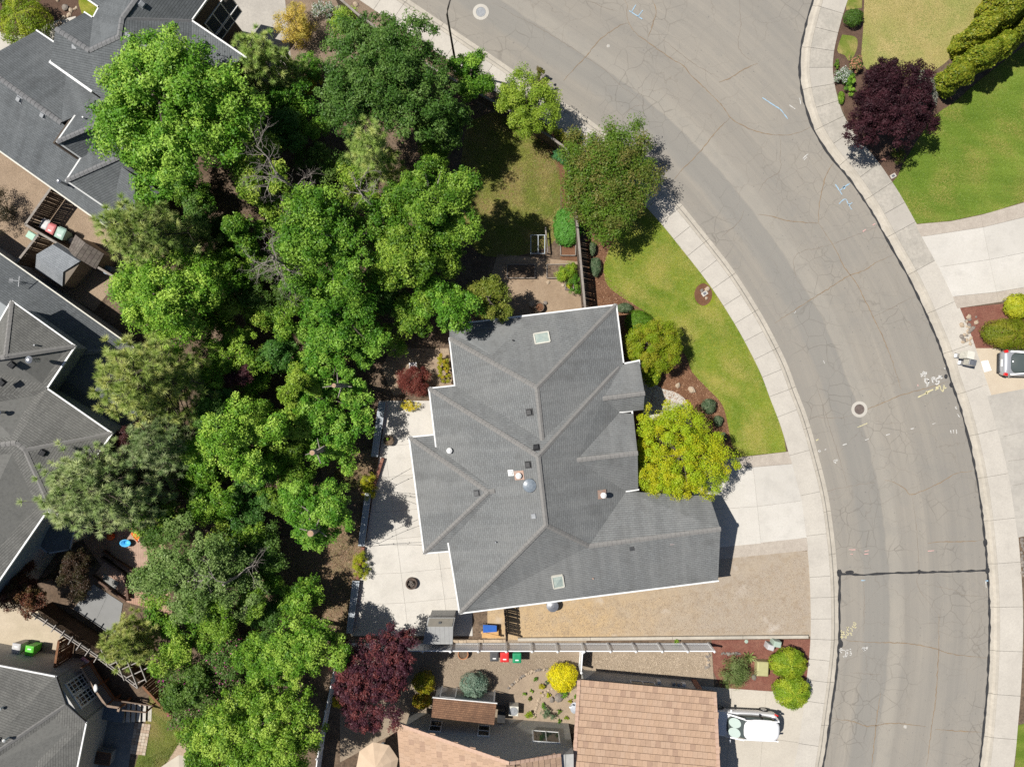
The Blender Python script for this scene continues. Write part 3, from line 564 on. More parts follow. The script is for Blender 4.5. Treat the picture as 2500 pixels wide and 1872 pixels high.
slabs('driveway', [[(1690, 1672), (1787, 1680), (1780, 1790), (1690, 1790)], [(1787, 1680), (1871, 1686), (1862, 1800), (1780, 1790)], [(1871, 1686), (bx(1692), 1692), (bx(1731), 1731), (bx(1812), 1812), (1862, 1800)],
    [(1690, 1790), (1780, 1790), (1770, 1930), (1690, 1930)], [(1780, 1790), (1862, 1800), (1851, 1930), (1770, 1930)], [(1862, 1800), (bx(1812), 1812), (bx(1930), 1930), (1851, 1930)]], BEI)
ys = [978, 1090, 1165, 1250, 1318, 1402, 1476, 1552]; pq = []
lx = lambda y: 946 - (y - 980) * .155
j1 = lambda y: 940 + (y - 1090) * .125
j2 = lambda y: 1073 + (y - 1382) * .13
for a, b in zip(ys, ys[1:]):
    tl = lambda x, y: (x, y - (x - 940) * .1 * (0 if y in (978, 1552) else 1))
    if a < 1300: pq += [([(lx(a), a), tl(j1(a), a), tl(j1(b), b), (lx(b), b)], PALE[1]), ([tl(j1(a), a), tl(1150, a), tl(1150, b), tl(j1(b), b)], PALE[rnd.randrange(3)])]
    else: pq += [([(lx(a), a), tl(j1(a), a), tl(j1(b), b), (lx(b), b)], PALE[2]), ([tl(j1(a), a), tl(j2(a), a), tl(j2(b), b), tl(j1(b), b)], PALE[0]), ([tl(j2(a), a), tl(1152, a), tl(1154, b), tl(j2(b), b)], PALE[1])]
slabs('patio', pq, PALE[0])
# pavers (one by one) beside the stairs of the south-west house
pav = MB().build('paver_path', None, kind='structure'); pm = MB().box((0, 0, .02), (.205, .205, .08)).mesh('paver'); pmats = [mat('paver_%d' % i, c, tuple(x * .85 for x in c), 8, rough=.95) for i, c in enumerate([(.46, .37, .28), (.40, .30, .22), (.50, .42, .33)])]
pms = []
for m_ in pmats: q = pm.copy(); q.materials.append(m_); pms.append(q)
o0 = P(331, 1762, .1); ex = (P(364, 1766, .1) - o0).normalized(); ey = (P(319, 1828, .1) - o0).normalized()
for i in range(5):
    for j in range(10):
        p = o0 + ex * (.22 * i + .1) + ey * (.22 * j + .1); inst('paver', rnd.choice(pms), pav, (p.x, p.y, .10 + rnd.uniform(0, .006)), (0, 0, math.atan2(ex.y, ex.x) + rnd.uniform(-.02, .02)))
# ---------------------------------------------------------------- sealed seams, cracks, survey paint on the road
def ribbon(pts, w, z, jit=0.0, step=.25, taper=True):
    l = resample([P(*p) for p in pts], step)
    if jit: l = [p + Vector((rnd.gauss(0, jit), rnd.gauss(0, jit))) for p in l]
    n = len(l); a = []; b = []
    ws = [w * (.55 + .9 * rnd.random()) * (1 if not taper else min(1, .25 + 3 * min(i, n - 1 - i) / n)) for i in range(n)]
    A = offset_line(l, 1.0); mb = MB()
    for i in range(n):
        d = (A[i] - l[i]) * ws[i] / 2; a.append((l[i].x + d.x, l[i].y + d.y, z)); b.append((l[i].x - d.x, l[i].y - d.y, z))
    mb.add(a + b, [(n + i, n + i + 1, i + 1, i) for i in range(n - 1)]); return mb
ribbon(RIGHT[3:-2], .15, .013, .01, .3, False).build('sealed_seam', MT['tar'], road)
ribbon([(2050, 1400), (2049, 1470), (2049, 1560), (2041, 1648), (2029, 1737), (2009, 1872), (1962, 2080)], .17, .013, .012, .3, False).build('sealed_seam', MT['tar'], road)
ribbon([(2046, 1400), (2075, 1402), (2110, 1403), (2160, 1399), (2240, 1397), (2320, 1395), (2410, 1392)], .14, .017, .012, .3, False).build('sealed_seam', MT['tar'], road)
for x, y, rx, ry in ((2049, 1398, .20, .26), (2075, 1396, .32, .12), (2244, 1395, .13, .16), (2053, 1571, .15, .28), (2405, 1324, .15, .3), (2309, 919, .13, .18), (2322, 939, .14, .2), (2410, 1392, .16, .25)):
    c = P(x, y); b = MB(); b.add([(c.x + rx * math.cos(a) * rnd.uniform(.85, 1.1), c.y + ry * math.sin(a) * rnd.uniform(.85, 1.1), .021) for a in np.linspace(0, 6.28, 17)[:-1]], [tuple(range(16))]); b.build('tar_blob', MT['tar'], road)
CR = [[(1525, 0), (1533, 15), (1530, 28), (1534, 55), (1553, 82), (1575, 98), (1605, 120), (1640, 145), (1668, 160), (1685, 182), (1712, 208), (1740, 235), (1760, 255), (1783, 287), (1810, 305), (1850, 322), (1908, 331), (1945, 325), (1980, 311)],
    [(1534, 58), (1515, 62), (1480, 85), (1455, 108), (1430, 138), (1405, 165), (1375, 198)], [(1592, 0), (1602, 30), (1592, 65), (1583, 90)], [(1783, 287), (1745, 325), (1705, 375), (1670, 410), (1645, 438)],
    [(1850, 155), (1815, 170), (1780, 192), (1755, 202)], [(2034, 398), (2018, 425), (2008, 460), (2000, 500), (1998, 545)], [(1850, 523), (1885, 528), (1915, 538), (1960, 543), (1998, 545)],
    [(2182, 622), (2140, 640), (2110, 660), (2070, 675), (2030, 700), (1985, 728), (1940, 757), (1890, 790)], [(2314, 932), (2260, 948), (2200, 965), (2140, 990), (2090, 1010)],
    [(2375, 1150), (2335, 1155), (2300, 1175), (2270, 1190), (2225, 1207), (2210, 1195), (2190, 1180), (2160, 1170)], [(2400, 1318), (2350, 1322), (2300, 1322), (2265, 1325)],
    [(2057, 1560), (2110, 1567), (2180, 1568), (2240, 1573), (2290, 1585), (2330, 1597), (2410, 1605)], [(2292, 1500), (2292, 1560), (2290, 1620), (2285, 1700), (2275, 1770), (2262, 1872)],
    [(2030, 1753), (2080, 1760), (2120, 1772), (2180, 1765), (2260, 1772)], [(2283, 1780), (2330, 1783), (2395, 1787)], [(2150, 1690), (2140, 1760), (2128, 1872)], [(1998, 545), (2035, 600), (2060, 650), (2090, 690), (2105, 720), (2140, 790), (2170, 860), (2200, 950)]]
HR = [[(1435, 0), (1465, 15), (1505, 28)], [(1200, 5), (1260, 40), (1310, 65), (1360, 95), (1400, 120), (1430, 140), (1475, 170), (1510, 205), (1550, 235), (1580, 262)], [(1905, 331), (1905, 380), (1903, 418), (1870, 440), (1850, 470)],
    [(2140, 555), (2100, 570), (2050, 590), (2000, 605), (1955, 615), (1937, 640), (1950, 690), (1985, 720)], [(2235, 720), (2190, 745), (2130, 775)], [(2090, 1010), (2050, 1020), (1975, 1017)], [(2225, 1207), (2235, 1260), (2240, 1330), (2243, 1395), (2240, 1430), (2292, 1500)],
    [(1975, 1205), (2060, 1190), (2110, 1180), (2140, 1178)], [(2106, 1400), (2110, 1470), (2108, 1545)], [(1805, 0), (1808, 60), (1802, 110), (1815, 135), (1840, 150)], [(1615, 96), (1660, 130), (1700, 160), (1755, 190)], [(1520, 290), (1545, 262), (1575, 258)],
    [(1990, 935), (2010, 990), (2030, 1060), (2050, 1120), (2068, 1185)], [(2255, 1425), (2330, 1440), (2350, 1452), (2410, 1455)], [(2075, 1640), (2150, 1647)], [(1760, 580), (1800, 545), (1818, 512)]]
for c in CR: ribbon(c, .05, .009, .018, .2).build('road_crack', MT['crack'], road)
for c in HR: ribbon(c, .026, .006, .022, .2).build('hairline_crack', MT['hair'], road)
def paint(m, strokes, w=.045):
    for s in strokes: ribbon(s, w, .022, .004, .12, False).build('paint_mark', m, road)
paint(MT['pblue'], [[(1536, 27), (1568, 48)], [(1553, 12), (1541, 31)], [(1569, 26), (1557, 42)], [(1861, 239), (1888, 257), (1905, 268), (1914, 279), (1923, 291)], [(2039, 450), (2048, 464), (2056, 476)], [(2050, 466), (2060, 457), (2075, 448)], [(2048, 498), (2063, 486), (2071, 499), (2079, 512)], [(2071, 501), (2080, 495)], [(2102, 1416), (2112, 1416)], [(1524, 324), (1529, 319)], [(2405, 1417), (2412, 1417)]], .06)
paint(MT['pblue'], [[(2057, 459), (2062, 455), (2063, 459), (2059, 461)]], .09)
Z = lambda pts, ox, oy, k: [(ox + x / k, oy + y / k) for x, y in pts]
wt = [[(490, 430), (590, 430), (520, 550)], [(600, 300), (700, 380), (760, 330), (740, 440), (620, 420), (600, 340)], [(640, 470), (720, 540)], [(650, 640), (760, 620), (690, 720), (780, 860), (860, 830), (840, 660), (760, 640)], [(830, 740), (900, 740)], [(760, 900), (850, 930), (770, 980)], [(980, 590), (1070, 830)], [(1000, 600), (1130, 570), (1150, 640), (1050, 660)], [(1130, 700), (1230, 690), (1210, 780)], [(1190, 650), (1340, 580), (1480, 530)], [(1300, 510), (1490, 530), (1400, 640)], [(1150, 860), (1230, 880), (1320, 820), (1310, 720)], [(1550, 150), (1610, 190)]]
paint(MT['pwhite'], [Z(s, 2220, 890, 18.4) for s in wt], .085)
yt = [[(370, 1470), (520, 1400), (740, 1290), (900, 1190), (1070, 1110)], [(790, 1190), (730, 1290), (830, 1300)], [(1170, 1150), (1230, 1060), (1170, 1010), (1290, 1010), (1250, 1110)], [(1290, 950), (1380, 960), (1400, 1090), (1500, 1210), (1530, 1000)], [(1540, 920), (1600, 1070), (1660, 1020)]]
paint(MT['pyel'], [Z(s, 2220, 890, 18.4) for s in yt], .08)
y2 = [[(290, 740), (470, 745)], [(360, 700), (290, 740), (370, 780)], [(485, 700), (485, 800)], [(310, 660), (450, 660)], [(330, 510), (310, 580), (420, 620), (400, 560)], [(360, 560), (360, 620)], [(490, 560), (560, 620), (570, 690), (490, 660)], [(500, 410), (560, 470), (500, 500), (590, 530)], [(520, 440), (590, 410)], [(620, 450), (690, 470), (690, 560)], [(600, 620), (680, 600), (640, 660), (690, 690)], [(690, 390), (760, 420), (840, 410)], [(730, 260), (820, 270), (810, 340), (720, 330)], [(770, 380), (770, 450), (810, 450)]]
paint(MT['pyel'], [Z(s, 2030, 1500, 13.8) for s in y2], .055)
w2 = [[(250, 1180), (470, 1210), (440, 1450)], [(350, 1120), (250, 1180), (350, 1280)], [(390, 1370), (430, 1450), (530, 1350)], [(500, 1180), (570, 1190)], [(490, 1240), (570, 1250), (500, 1300), (570, 1310)], [(610, 1150), (660, 1150)], [(615, 1200), (660, 1200), (655, 1245), (615, 1240), (615, 1200)], [(610, 1280), (665, 1280), (665, 1355), (610, 1355)], [(1000, 1140), (1150, 1150)], [(1090, 1060), (1080, 1230)], [(1040, 1100), (1130, 1110), (1130, 1190), (1050, 1180), (1040, 1100)], [(1170, 1080), (1180, 1170)], [(1210, 1070), (1200, 1160)]]
paint(MT['pwhite'], [Z(s, 2030, 1500, 13.8) for s in w2], .055)
paint(MT['pwhite'], [[(2112, 1074), (2121, 1071)], [(2057, 1086), (2067, 1083)], [(2163, 1062), (2172, 1059)], [(2223, 1047), (2231, 1045)], [(2276, 1035), (2283, 1033)], [(2035, 1124), (2044, 1121)], [(2035, 1124), (2037, 1130)], [(2040, 1131), (2039, 1126), (2046, 1123)], [(2320, 1050), (2322, 1058)], [(2327, 1049), (2328, 1057)], [(2334, 1048), (2335, 1058)], [(2013, 1098), (2017, 1096)], [(2335, 992), (2331, 995), (2336, 998)], [(2337, 1010), (2342, 1018)], [(2000, 1098), (2003, 1101), (2000, 1104), (1998, 1101), (2000, 1098)], [(1960, 388), (1968, 380), (1973, 377)], [(1962, 392), (1970, 384)], [(1939, 765), (1943, 758), (1939, 762)], [(2010, 880), (2013, 888)], [(2406, 1417), (2407, 1433)], [(1952, 240), (1955, 256)], [(1927, 257), (1941, 267)]], .06)
paint(MT['pyel'], [[(2093, 1043), (2117, 1033)], [(1992, 1075), (1998, 1072)]], .05)
paint(MT['ppink'], [[(2072, 1341), (2088, 1341)], [(2075, 1352), (2082, 1352)], [(2110, 1345), (2122, 1343)], [(2110, 1352), (2120, 1351)], [(2265, 1345), (2280, 1343)], [(2106, 566), (2114, 560)], [(2130, 550), (2137, 546)], [(2240, 938), (2241, 943)]], .06)
# manholes and valve covers
def manhole(label, px, py, ro, ri, ringm, covm, z=.012):
    c = P(px, py); t = thing('manhole', label, 'manhole', (c.x, c.y, 0))
    MB().lathe((c.x, c.y, 0), [(ro, 0), (ro, z), (ri + .01, z + .004), (ri + .01, 0)], 32).build('collar', ringm, t)
    b = MB(); b.lathe((c.x, c.y, 0), [(ri, 0), (ri, z + .008), (ri * .9, z + .012), (ri * .87, z + .006), (ri * .7, z + .006), (ri * .67, z + .012), (ri * .5, z + .012), (ri * .47, z + .006), (ri * .3, z + .006), (ri * .27, z + .012), (.02, z + .012)], 32); b.build('cover', covm, t)
IRON = mat('rusty_iron', (.11, .085, .075), (.15, .12, .105), 5, rough=.7)
manhole('brown iron manhole cover in a pale concrete collar', 2098, 999, .56, .34, MT['concrete'], IRON)
manhole('grey manhole cover in a cream collar beside the street lamp', 1174, 30, .56, .33, MT['concrete'], mat('grey_iron', (.26, .27, .28), (.32, .33, .34), 6, rough=.7))
manhole('small round valve cover set in cracked asphalt near the blue mark', 1485, 113, .11, .06, MT['concrete'], MT['pwhite'])
manhole('small round valve cover beyond the black cross seam', 2210, 1773, .12, .07, MT['concrete'], MT['pwhite'])
# ---------------------------------------------------------------- houses
CAM = Vector((0, 0, H))
def ray(px, py): return Vector(((px - 1250) / F, (936 - py) / F, -1.0))
def newell(ps):
    n = Vector((0, 0, 0))
    for i in range(len(ps)):
        a, b = ps[i], ps[(i + 1) % len(ps)]; n += Vector(((a.y - b.y) * (a.z + b.z), (a.z - b.z) * (a.x + b.x), (a.x - b.x) * (a.y + b.y)))
    return n.normalized()
class Roof:
    def __init__(s, house, V, faces, m, thick=.14, name='roof'):
        s.h = house; s.V = V; s.F = [f.split() for f in faces]; s.W = {k: P(*v) for k, v in V.items()}
        b = MB(); idx = {}; vs = []; uv = []; fs = []; ec = {}
        for k in V: idx[k] = len(vs); vs.append(s.W[k])
        n0 = len(vs); vs += [w - Vector((0, 0, thick)) for w in vs[:n0]]; s.planes = []
        for f in s.F:
            ps = [s.W[k] for k in f]; n = newell(ps)
            if n.z < 0: f.reverse(); ps.reverse(); n = -n
            hd = Vector((-n.y, n.x, 0))
            hd = hd.normalized() if hd.length > 1e-4 else Vector((1, 0, 0)); up = n.cross(hd)
            if up.z < 0: up = -up
            s.planes.append((n, ps[0])); fs.append(tuple(idx[k] for k in f)); uv.append([(p.dot(hd), p.dot(up)) for p in ps])
            fs.append(tuple(idx[k] + n0 for k in reversed(f))); uv.append([(0, .07)] * len(f))
            for i in range(len(f)): e = (f[i], f[(i + 1) % len(f)]); ec[e] = 1
        for a, c in ec:
            if (c, a) not in ec: fs.append((idx[a], idx[a] + n0, idx[c] + n0, idx[c])); uv.append([(0, .07)] * 4)
        b.add(vs, fs); b.uv = uv; s.o = b.build(name, m, house)
    def at(s, px, py):                     # point on the roof seen at a pixel
        for f, (n, p0) in zip(s.F, s.planes):
            if inpoly(px, py, [s.V[k] for k in f]):
                d = ray(px, py); return CAM + d * (n.dot(p0 - CAM) / n.dot(d)), n
        n, p0 = s.planes[0]; d = ray(px, py); return CAM + d * (n.dot(p0 - CAM) / n.dot(d)), n
    def gutter(s, lines, m='white', w=.095):
        for ln in lines:
            ks = ln.split()
            for a, c in zip(ks, ks[1:]):
                A, B = s.W[a], s.W[c]; d = (B - A).normalized() * .055
                MB().bar(A - d + Vector((0, 0, -.045)), B + d + Vector((0, 0, -.045)), w, .13).build('gutter', MT[m], s.o)
    def caps(s, lines, m, sp=.29, w=.15, fold=.065):
        b = MB(); L = sp * 1.18; t = .02
        prof = [(-w, -fold), (0, 0), (w, -fold), (w, -fold - .015), (0, -.02), (-w, -fold - .015)]
        b.loft([[(-L / 2, y, z) for y, z in prof], [(L / 2, y, z + t) for y, z in prof]]); me = b.mesh('ridge_cap'); me.materials.append(m)
        for ln in lines:
            ks = ln.split()
            for a, c in zip(ks, ks[1:]):
                A, B = s.W[a], s.W[c]; d = B - A; n = max(1, int(d.length / sp)); x = d.normalized(); y = Vector((0, 0, 1)).cross(x).normalized(); z = x.cross(y)
                rot = Matrix((x, y, z)).transposed().to_euler()
                for i in range(n): inst('ridge_cap', me, s.o, A + d * ((i + .5) / n) + Vector((0, 0, .035)), rot)
    def vent(s, px, py, m='black', size=(.34, .34, .13), name='roof_vent'):
        p, n = s.at(px, py); hd = Vector((-n.y, n.x, 0)).normalized() if abs(n.z) < .999 else Vector((1, 0, 0)); up = n.cross(hd)
        R3 = Matrix((hd, up, n)).transposed(); b = MB(); x, y, z = (v / 2 for v in size)
        for vv, ff in [([(-x * 1.35, -y * 1.35, .0), (x * 1.35, -y * 1.35, .0), (x * 1.35, y * 1.35, .0), (-x * 1.35, y * 1.35, .0)], [(0, 1, 2, 3)])]:
            b.add([p + R3 @ Vector(q) + n * .012 for q in vv], ff)
        bs = [(-x, -y, 0), (x, -y, 0), (x, y, 0), (-x, y, 0), (-x * .85, -y * .8, 2 * z), (x * .85, -y * .8, 2 * z), (x * .85, y * .8, 2 * z * .8), (-x * .85, y * .8, 2 * z * .8)]
        b.add([p + R3 @ Vector(q) + n * .006 for q in bs], [(3, 2, 1, 0), (4, 5, 6, 7), (0, 1, 5, 4), (1, 2, 6, 5), (2, 3, 7, 6), (3, 0, 4, 7)])
        return b.build(name, MT[m], s.h, bevel=.01)
    def pipe(s, px, py, r=.06, hh=.4, m='white', cap=True, flash='cedar2', name='vent_pipe'):
        p, n = s.at(px, py); b = MB(); b.tube([p - Vector((0, 0, .1)), p + Vector((0, 0, hh))], r, 12)
        if cap: b.lathe(p + Vector((0, 0, hh)), [(r * .5, .03), (r * 1.7, .04), (r * 1.7, .09), (r * .4, .17)], 14)
        o = b.build(name, MT[m], s.h)
        if flash:
            hd = Vector((-n.y, n.x, 0)).normalized(); up = n.cross(hd); q = MB(); k = r * 2.6
            q.add([p + hd * (x * k) + up * (y * k) + n * .014 for x, y in ((-1, -1), (1, -1), (1, 1.3), (-1, 1.3))], [(0, 1, 2, 3)]); q.build('flashing', MT[flash], o)
    def skylight(s, px, py, w, h, rot=0.0):
        p, n = s.at(px, py); hd = Vector((-n.y, n.x, 0)).normalized(); up = n.cross(hd); R3 = Matrix((hd, up, n)).transposed() @ Matrix.Rotation(rot, 3, 'Z'); b = MB()
        for x, y, a, c in ((0, h / 2, w, .08), (0, -h / 2, w, .08), (w / 2, 0, .08, h), (-w / 2, 0, .08, h)):
            q = [(x + i * a / 2 * 1.0, y + j * c / 2, k) for k in (0, .16) for i, j in ((-1, -1), (1, -1), (1, 1), (-1, 1))]
            b.add([p + R3 @ Vector(v) for v in q], [(3, 2, 1, 0), (4, 5, 6, 7), (0, 1, 5, 4), (1, 2, 6, 5), (2, 3, 7, 6), (3, 0, 4, 7)])
        o = b.build('skylight', MT['cream'], s.h)
        q = MB(); x, y = w / 2 - .04, h / 2 - .04; q.add([p + R3 @ Vector(v) for v in ((-x, -y, .12), (x, -y, .12), (x, y, .12), (-x, y, .12), (0, 0, .17))], [(0, 1, 4), (1, 2, 4), (2, 3, 4), (3, 0, 4)]); q.build('pane', MT['skyglass'], o)
        f = MB(); x, y = w / 2 + .14, h / 2 + .14; f.add([p + R3 @ Vector(v) + n * .012 for v in ((-x, -y, 0), (x, -y, 0), (x, y, 0), (-x, y, 0))], [(0, 1, 2, 3)]); f.build('flashing', MT['cedar2'], o)
MT['cedar2'] = mat('rusty_flashing', (.42, .25, .18), (.34, .27, .23), 6, rough=.8); MT['cream'] = mat('cream_frame', (.62, .60, .52), (.55, .53, .46), 4, rough=.6)
def walls(house, pts, z1, m, z0=0.0, name='wall'): return MB().prism(pts, z0, z1, bottom=False).build(name, m, house)
def gable(house, a, ap, c, m, cen, d=.35, drop=.16):
    n = Vector((-(c - a).y, (c - a).x, 0)).normalized()
    if n.dot(Vector((cen.x, cen.y, 0)) - Vector((a.x, a.y, 0))) < 0: n = -n
    q = [p + n * d - Vector((0, 0, drop)) for p in (a, ap, c)]; q2 = [p + n * .12 for p in q]
    MB().add(q + q2, [(0, 1, 2), (5, 4, 3), (0, 3, 4, 1), (1, 4, 5, 2), (2, 5, 3, 0)]).build('gable_wall', m, house)
def onwall(px, py, A, B, out=.03):
    n = Vector((-(B - A).y, (B - A).x, 0)).normalized()
    if n.dot(-Vector((A.x, A.y, 0))) < 0: n = -n
    d = ray(px, py); return CAM + d * (n.dot(Vector((A.x, A.y, 0)) - CAM) / n.dot(d)) + n * out, n
def window(house, A, B, z0, z1, u0, u1, fm='white', cols=2, rows=1, gm='glass', name='window', fw=.07):
    # rectangle on the wall A-B between u0..u1 (metres from A) and heights z0..z1
    A = Vector((A.x, A.y, 0)); B = Vector((B.x, B.y, 0)); x = (B - A).normalized(); n = Vector((-x.y, x.x, 0))
    if n.dot(-A) < 0: n = -n
    pt = lambda u, z, o: A + x * u + Vector((0, 0, z)) + n * o
    b = MB()
    def slab(mb, a, c, d, e, o0, o1):
        vs = [pt(a, d, o0), pt(c, d, o0), pt(c, e, o0), pt(a, e, o0), pt(a, d, o1), pt(c, d, o1), pt(c, e, o1), pt(a, e, o1)]
        mb.add(vs, [(3, 2, 1, 0), (4, 5, 6, 7), (0, 1, 5, 4), (1, 2, 6, 5), (2, 3, 7, 6), (3, 0, 4, 7)])
    slab(b, u0, u1, z0, z0 + fw, 0, .06); slab(b, u0, u1, z1 - fw, z1, 0, .06)
    slab(b, u0, u0 + fw, z0 + fw, z1 - fw, 0, .058); slab(b, u1 - fw, u1, z0 + fw, z1 - fw, 0, .058)
    for i in range(1, cols): u = u0 + (u1 - u0) * i / cols; slab(b, u - .03, u + .03, z0 + fw, z1 - fw, 0, .055)
    for j in range(1, rows): z = z0 + (z1 - z0) * j / rows; slab(b, u0 + fw, u1 - fw, z - .025, z + .025, 0, .053)
    o = b.build(name, MT[fm], house)
    for i in range(cols):
        for j in range(rows):
            g = MB(); a = u0 + (u1 - u0) * i / cols + .04; c = u0 + (u1 - u0) * (i + 1) / cols - .04; d = z0 + (z1 - z0) * j / rows + .04; e = z0 + (z1 - z0) * (j + 1) / rows - .04
            slab(g, a, c, d, e, .004, .03); g.build('pane', MT[gm], o)
    return o
CAPG = mat('grey_ridge_shingle', (0.245, 0.236, 0.222), (0.200, 0.193, 0.183), 6, (0.129, 0.126, 0.122), 30, .5, rough=1)
CAPB = mat('slate_ridge_shingle', (0.213, 0.213, 0.213), (0.167, 0.167, 0.171), 6, (0.109, 0.109, 0.110), 30, .5, rough=1)
# --- the middle house
hc = P(1330, 1150, 0); main = thing('grey_roofed_house', 'single storey house with large grey hip roof, two skylights and white gutters', 'house', (hc.x, hc.y, Z0))
V = dict(A=(1504.7, 744, 2.9), B=(1522.5, 887.5, 2.9), Cc=(1560, 880, 2.9), E=(1574, 960, 3.75), G1=(1472, 973, 3.75), K2=(1571, 1000, 2.95), J=(1513.6, 1006, 2.95), C2=(1511, 896, 3.05),
    NW=(1097, 793, 2.9), NV=(1097, 826, 3.1), R1=(1311, 946, 5.3), R2=(1324, 1074, 5.3), N=(1110, 941, 2.9), M=(1047, 948, 2.9), T1=(1314, 1114, 5.9), T2=(1333, 1282, 5.9),
    W1=(1064, 1090, 2.9), Br=(1211, 1198, 4.55), W2=(1094, 1326, 2.9), SW=(1122, 1497, 2.9), w1=(998.5, 1067, 2.6), w2=(1035, 1350.5, 2.6), Bp=(1191.7, 1201, 4.52), n1=(1061, 1060.5, 2.6), s1=(1094, 1345.5, 2.6),
    G2=(1408.6, 1122.7, 4.66), g2=(1556.5, 1106, 4.66), u=(1546, 1010, 2.95), q=(1529, 1199, 2.95), l=(1558, 1195, 2.95), Gr=(1438, 1333, 4.4), g3=(1759, 1291, 4.4), gN=(1732.5, 1211, 2.9), gS=(1753, 1417.5, 2.9))
rf = Roof(main, V, ['A NW NV R1', 'NV N R2 R1', 'A R1 R2 B', 'M N R2 B C2 T1', 'B Cc E G1 C2', 'G1 E K2 J', 'T1 C2 G1 J G2 q Gr T2', 'G2 J u g2', 'G2 g2 l q', 'Gr q gN g3', 'T2 Gr g3 gS SW', 'T1 T2 SW W2 Br W1 M', 'w1 Bp w2', 'w1 n1 W1 Br Bp', 'w2 Bp Br W2 s1'], MT['shingle'])
rf.gutter(['NW A B Cc', 'NV N M W1', 'w1 w2', 'n1 w1', 'w2 s1', 'W2 SW gS', 'q l'])
rf.V['J2'] = (1543, 1003, 2.9); rf.V['J3'] = (1548, 1040, 2.85); rf.V['C3'] = (1564.5, 916, 2.85)
for k in ('J2', 'J3', 'C3'): rf.W[k] = P(*rf.V[k])
rf.gutter(['J J2 J3', 'Cc C3'])
rf.caps(['A R1', 'NV R1', 'R1 R2', 'C2 T1', 'M T1', 'T1 T2', 'SW T2', 'Gr T2', 'Gr g3', 'G1 E', 'G2 g2', 'w1 Bp', 'w2 Bp', 'Bp Br'], CAPG)
foot = inset([P(*V[k]) for k in ('A', 'B', 'Cc', 'K2', 'u', 'l', 'q', 'gN', 'gS', 'SW', 'W2', 'W1', 'M', 'N', 'NV', 'NW')], .42); walls(main, foot, 2.78, MT['tan'])
walls(main, inset([P(*V[k]) for k in ('w1', 'n1', 's1', 'w2')], .4), 2.45, MT['tan'])
cen = P(1330, 1150, 0)
for a, b_, c in (('gN', 'g3', 'gS'), ('Cc', 'E', 'K2'), ('u', 'g2', 'l')): gable(main, rf.W[a], rf.W[b_], rf.W[c], MT['tan'], cen)
for px, py, m in ((1293, 1006, 'black'), (1309, 1092, 'black'), (1290, 1134, 'black'), (1304, 1259, 'grey'), (1338, 1303, 'black'), (1542, 1337, 'dark'), (1640, 1323, 'tanv'), (1307, 929, 'tanv'), (1165, 1203, 'dark')):
    if m == 'tanv' and m not in MT: MT[m] = mat('taupe_vent', (.30, .26, .25), (.27, .235, .225), 5, rough=.7)
    rf.vent(px, py, m)
rf.vent(1247, 1154, 'white', (.28, .28, .12)); rf.pipe(1252, 831, .05, .25, 'black', False, None); rf.pipe(1098, 1099, .11, .22); rf.pipe(1266, 1160, .11, .2); rf.pipe(1471, 1206, .11, .45); rf.pipe(1210, 1322, .05, .2, 'grey', False, None)
rf.pipe(1447, 1410, .05, .22, 'cedar2', False, None); rf.pipe(1636, 1395, .04, .1, 'dark', False, None); rf.pipe(1543, 1439, .05, .1, 'white', False, None)
p, n = rf.at(1293, 1184); MB().lathe(p, [(.40, -.02), (.42, .06), (.36, .1), (.36, .16), (.43, .17), (.4, .24), (.2, .31), (.03, .33)], 28).build('roof_fan', mat('blue_grey_fan_dome', (.16, .19, .22), (.22, .25, .28), 8, rough=.35, spec=.5), main, smooth=False)
rf.skylight(1323, 827, .95, .75); rf.skylight(1362, 1417, .7, .95)
# --- the house to the north-west, two storeys with lower wings
hc = P(200, 250, 0); nwh = thing('slate_roofed_house', 'dark walled house with many-gabled slate grey roof below the big maple', 'house', (hc.x, hc.y, Z0))
V = dict(p0=(136, 70, 7.0), p1=(217.5, 123, 7.0), p2=(290, 89, 7.4), p3=(297, 44, 7.4), w=(123, 151, 5.6), w0=(132, 103, 6.3), x=(223, 222, 5.6), y=(350, 310, 5.6), p4=(470, 210, 5.6), n1=(207, 31, 5.7), n2=(227, 44, 5.7), n3=(241, 18, 5.7), n4=(212, -2, 5.7), n5=(150, -46, 5.7), n6=(330, -70, 7.2), n7=(335, -8, 7.4), e1=(467.5, 50, 5.6), e2=(540, -50, 5.6), e0=(385, -75, 7.4), e3=(600, 140, 5.6))
r2 = Roof(nwh, V, ['p0 n1 n2 p1', 'n2 n3 n6 n7 p3 p2 p1', 'n4 n3 n6 n5', 'p0 w x y p4 p2 p1', 'p3 n7 e0 e2 e1', 'p3 e1 e3 p4 p2'], MT['shingleblue'])
r2.gutter(['n4 n3 n2 n1', 'e2 e1 e3']); r2.gutter(['w x'], w=.2)
r2.caps(['p0 p1', 'p1 p2', 'p2 p3', 'p3 n7', 'p4 p2', 'e1 p3'], CAPB)
V = dict(a0=(-54, 153, 4.4), e1=(90, 75, 2.8), e2=(132, 103, 2.8), e3=(175, 133, 2.8), v=(161, 183, 3.2), r1=(149, 300, 4.4), r3=(330, 431, 4.4), c1=(330, 604, 2.8), c0=(-190, 235, 2.8), a9=(-90, 128, 4.4),
    t=(250, 245, 4.3), L=(182, 284, 4.4), gA=(139, 346, 5.2), gAe=(300, 276, 5.2), La=(280, 215, 4.2), R=(197, 386, 4.1), Ra=(320, 320, 4.1), gB=(161, 441, 4.7), gBe=(290, 384, 4.7), S=(291, 529.5, 3.15), Sa=(390, 470, 3.15))
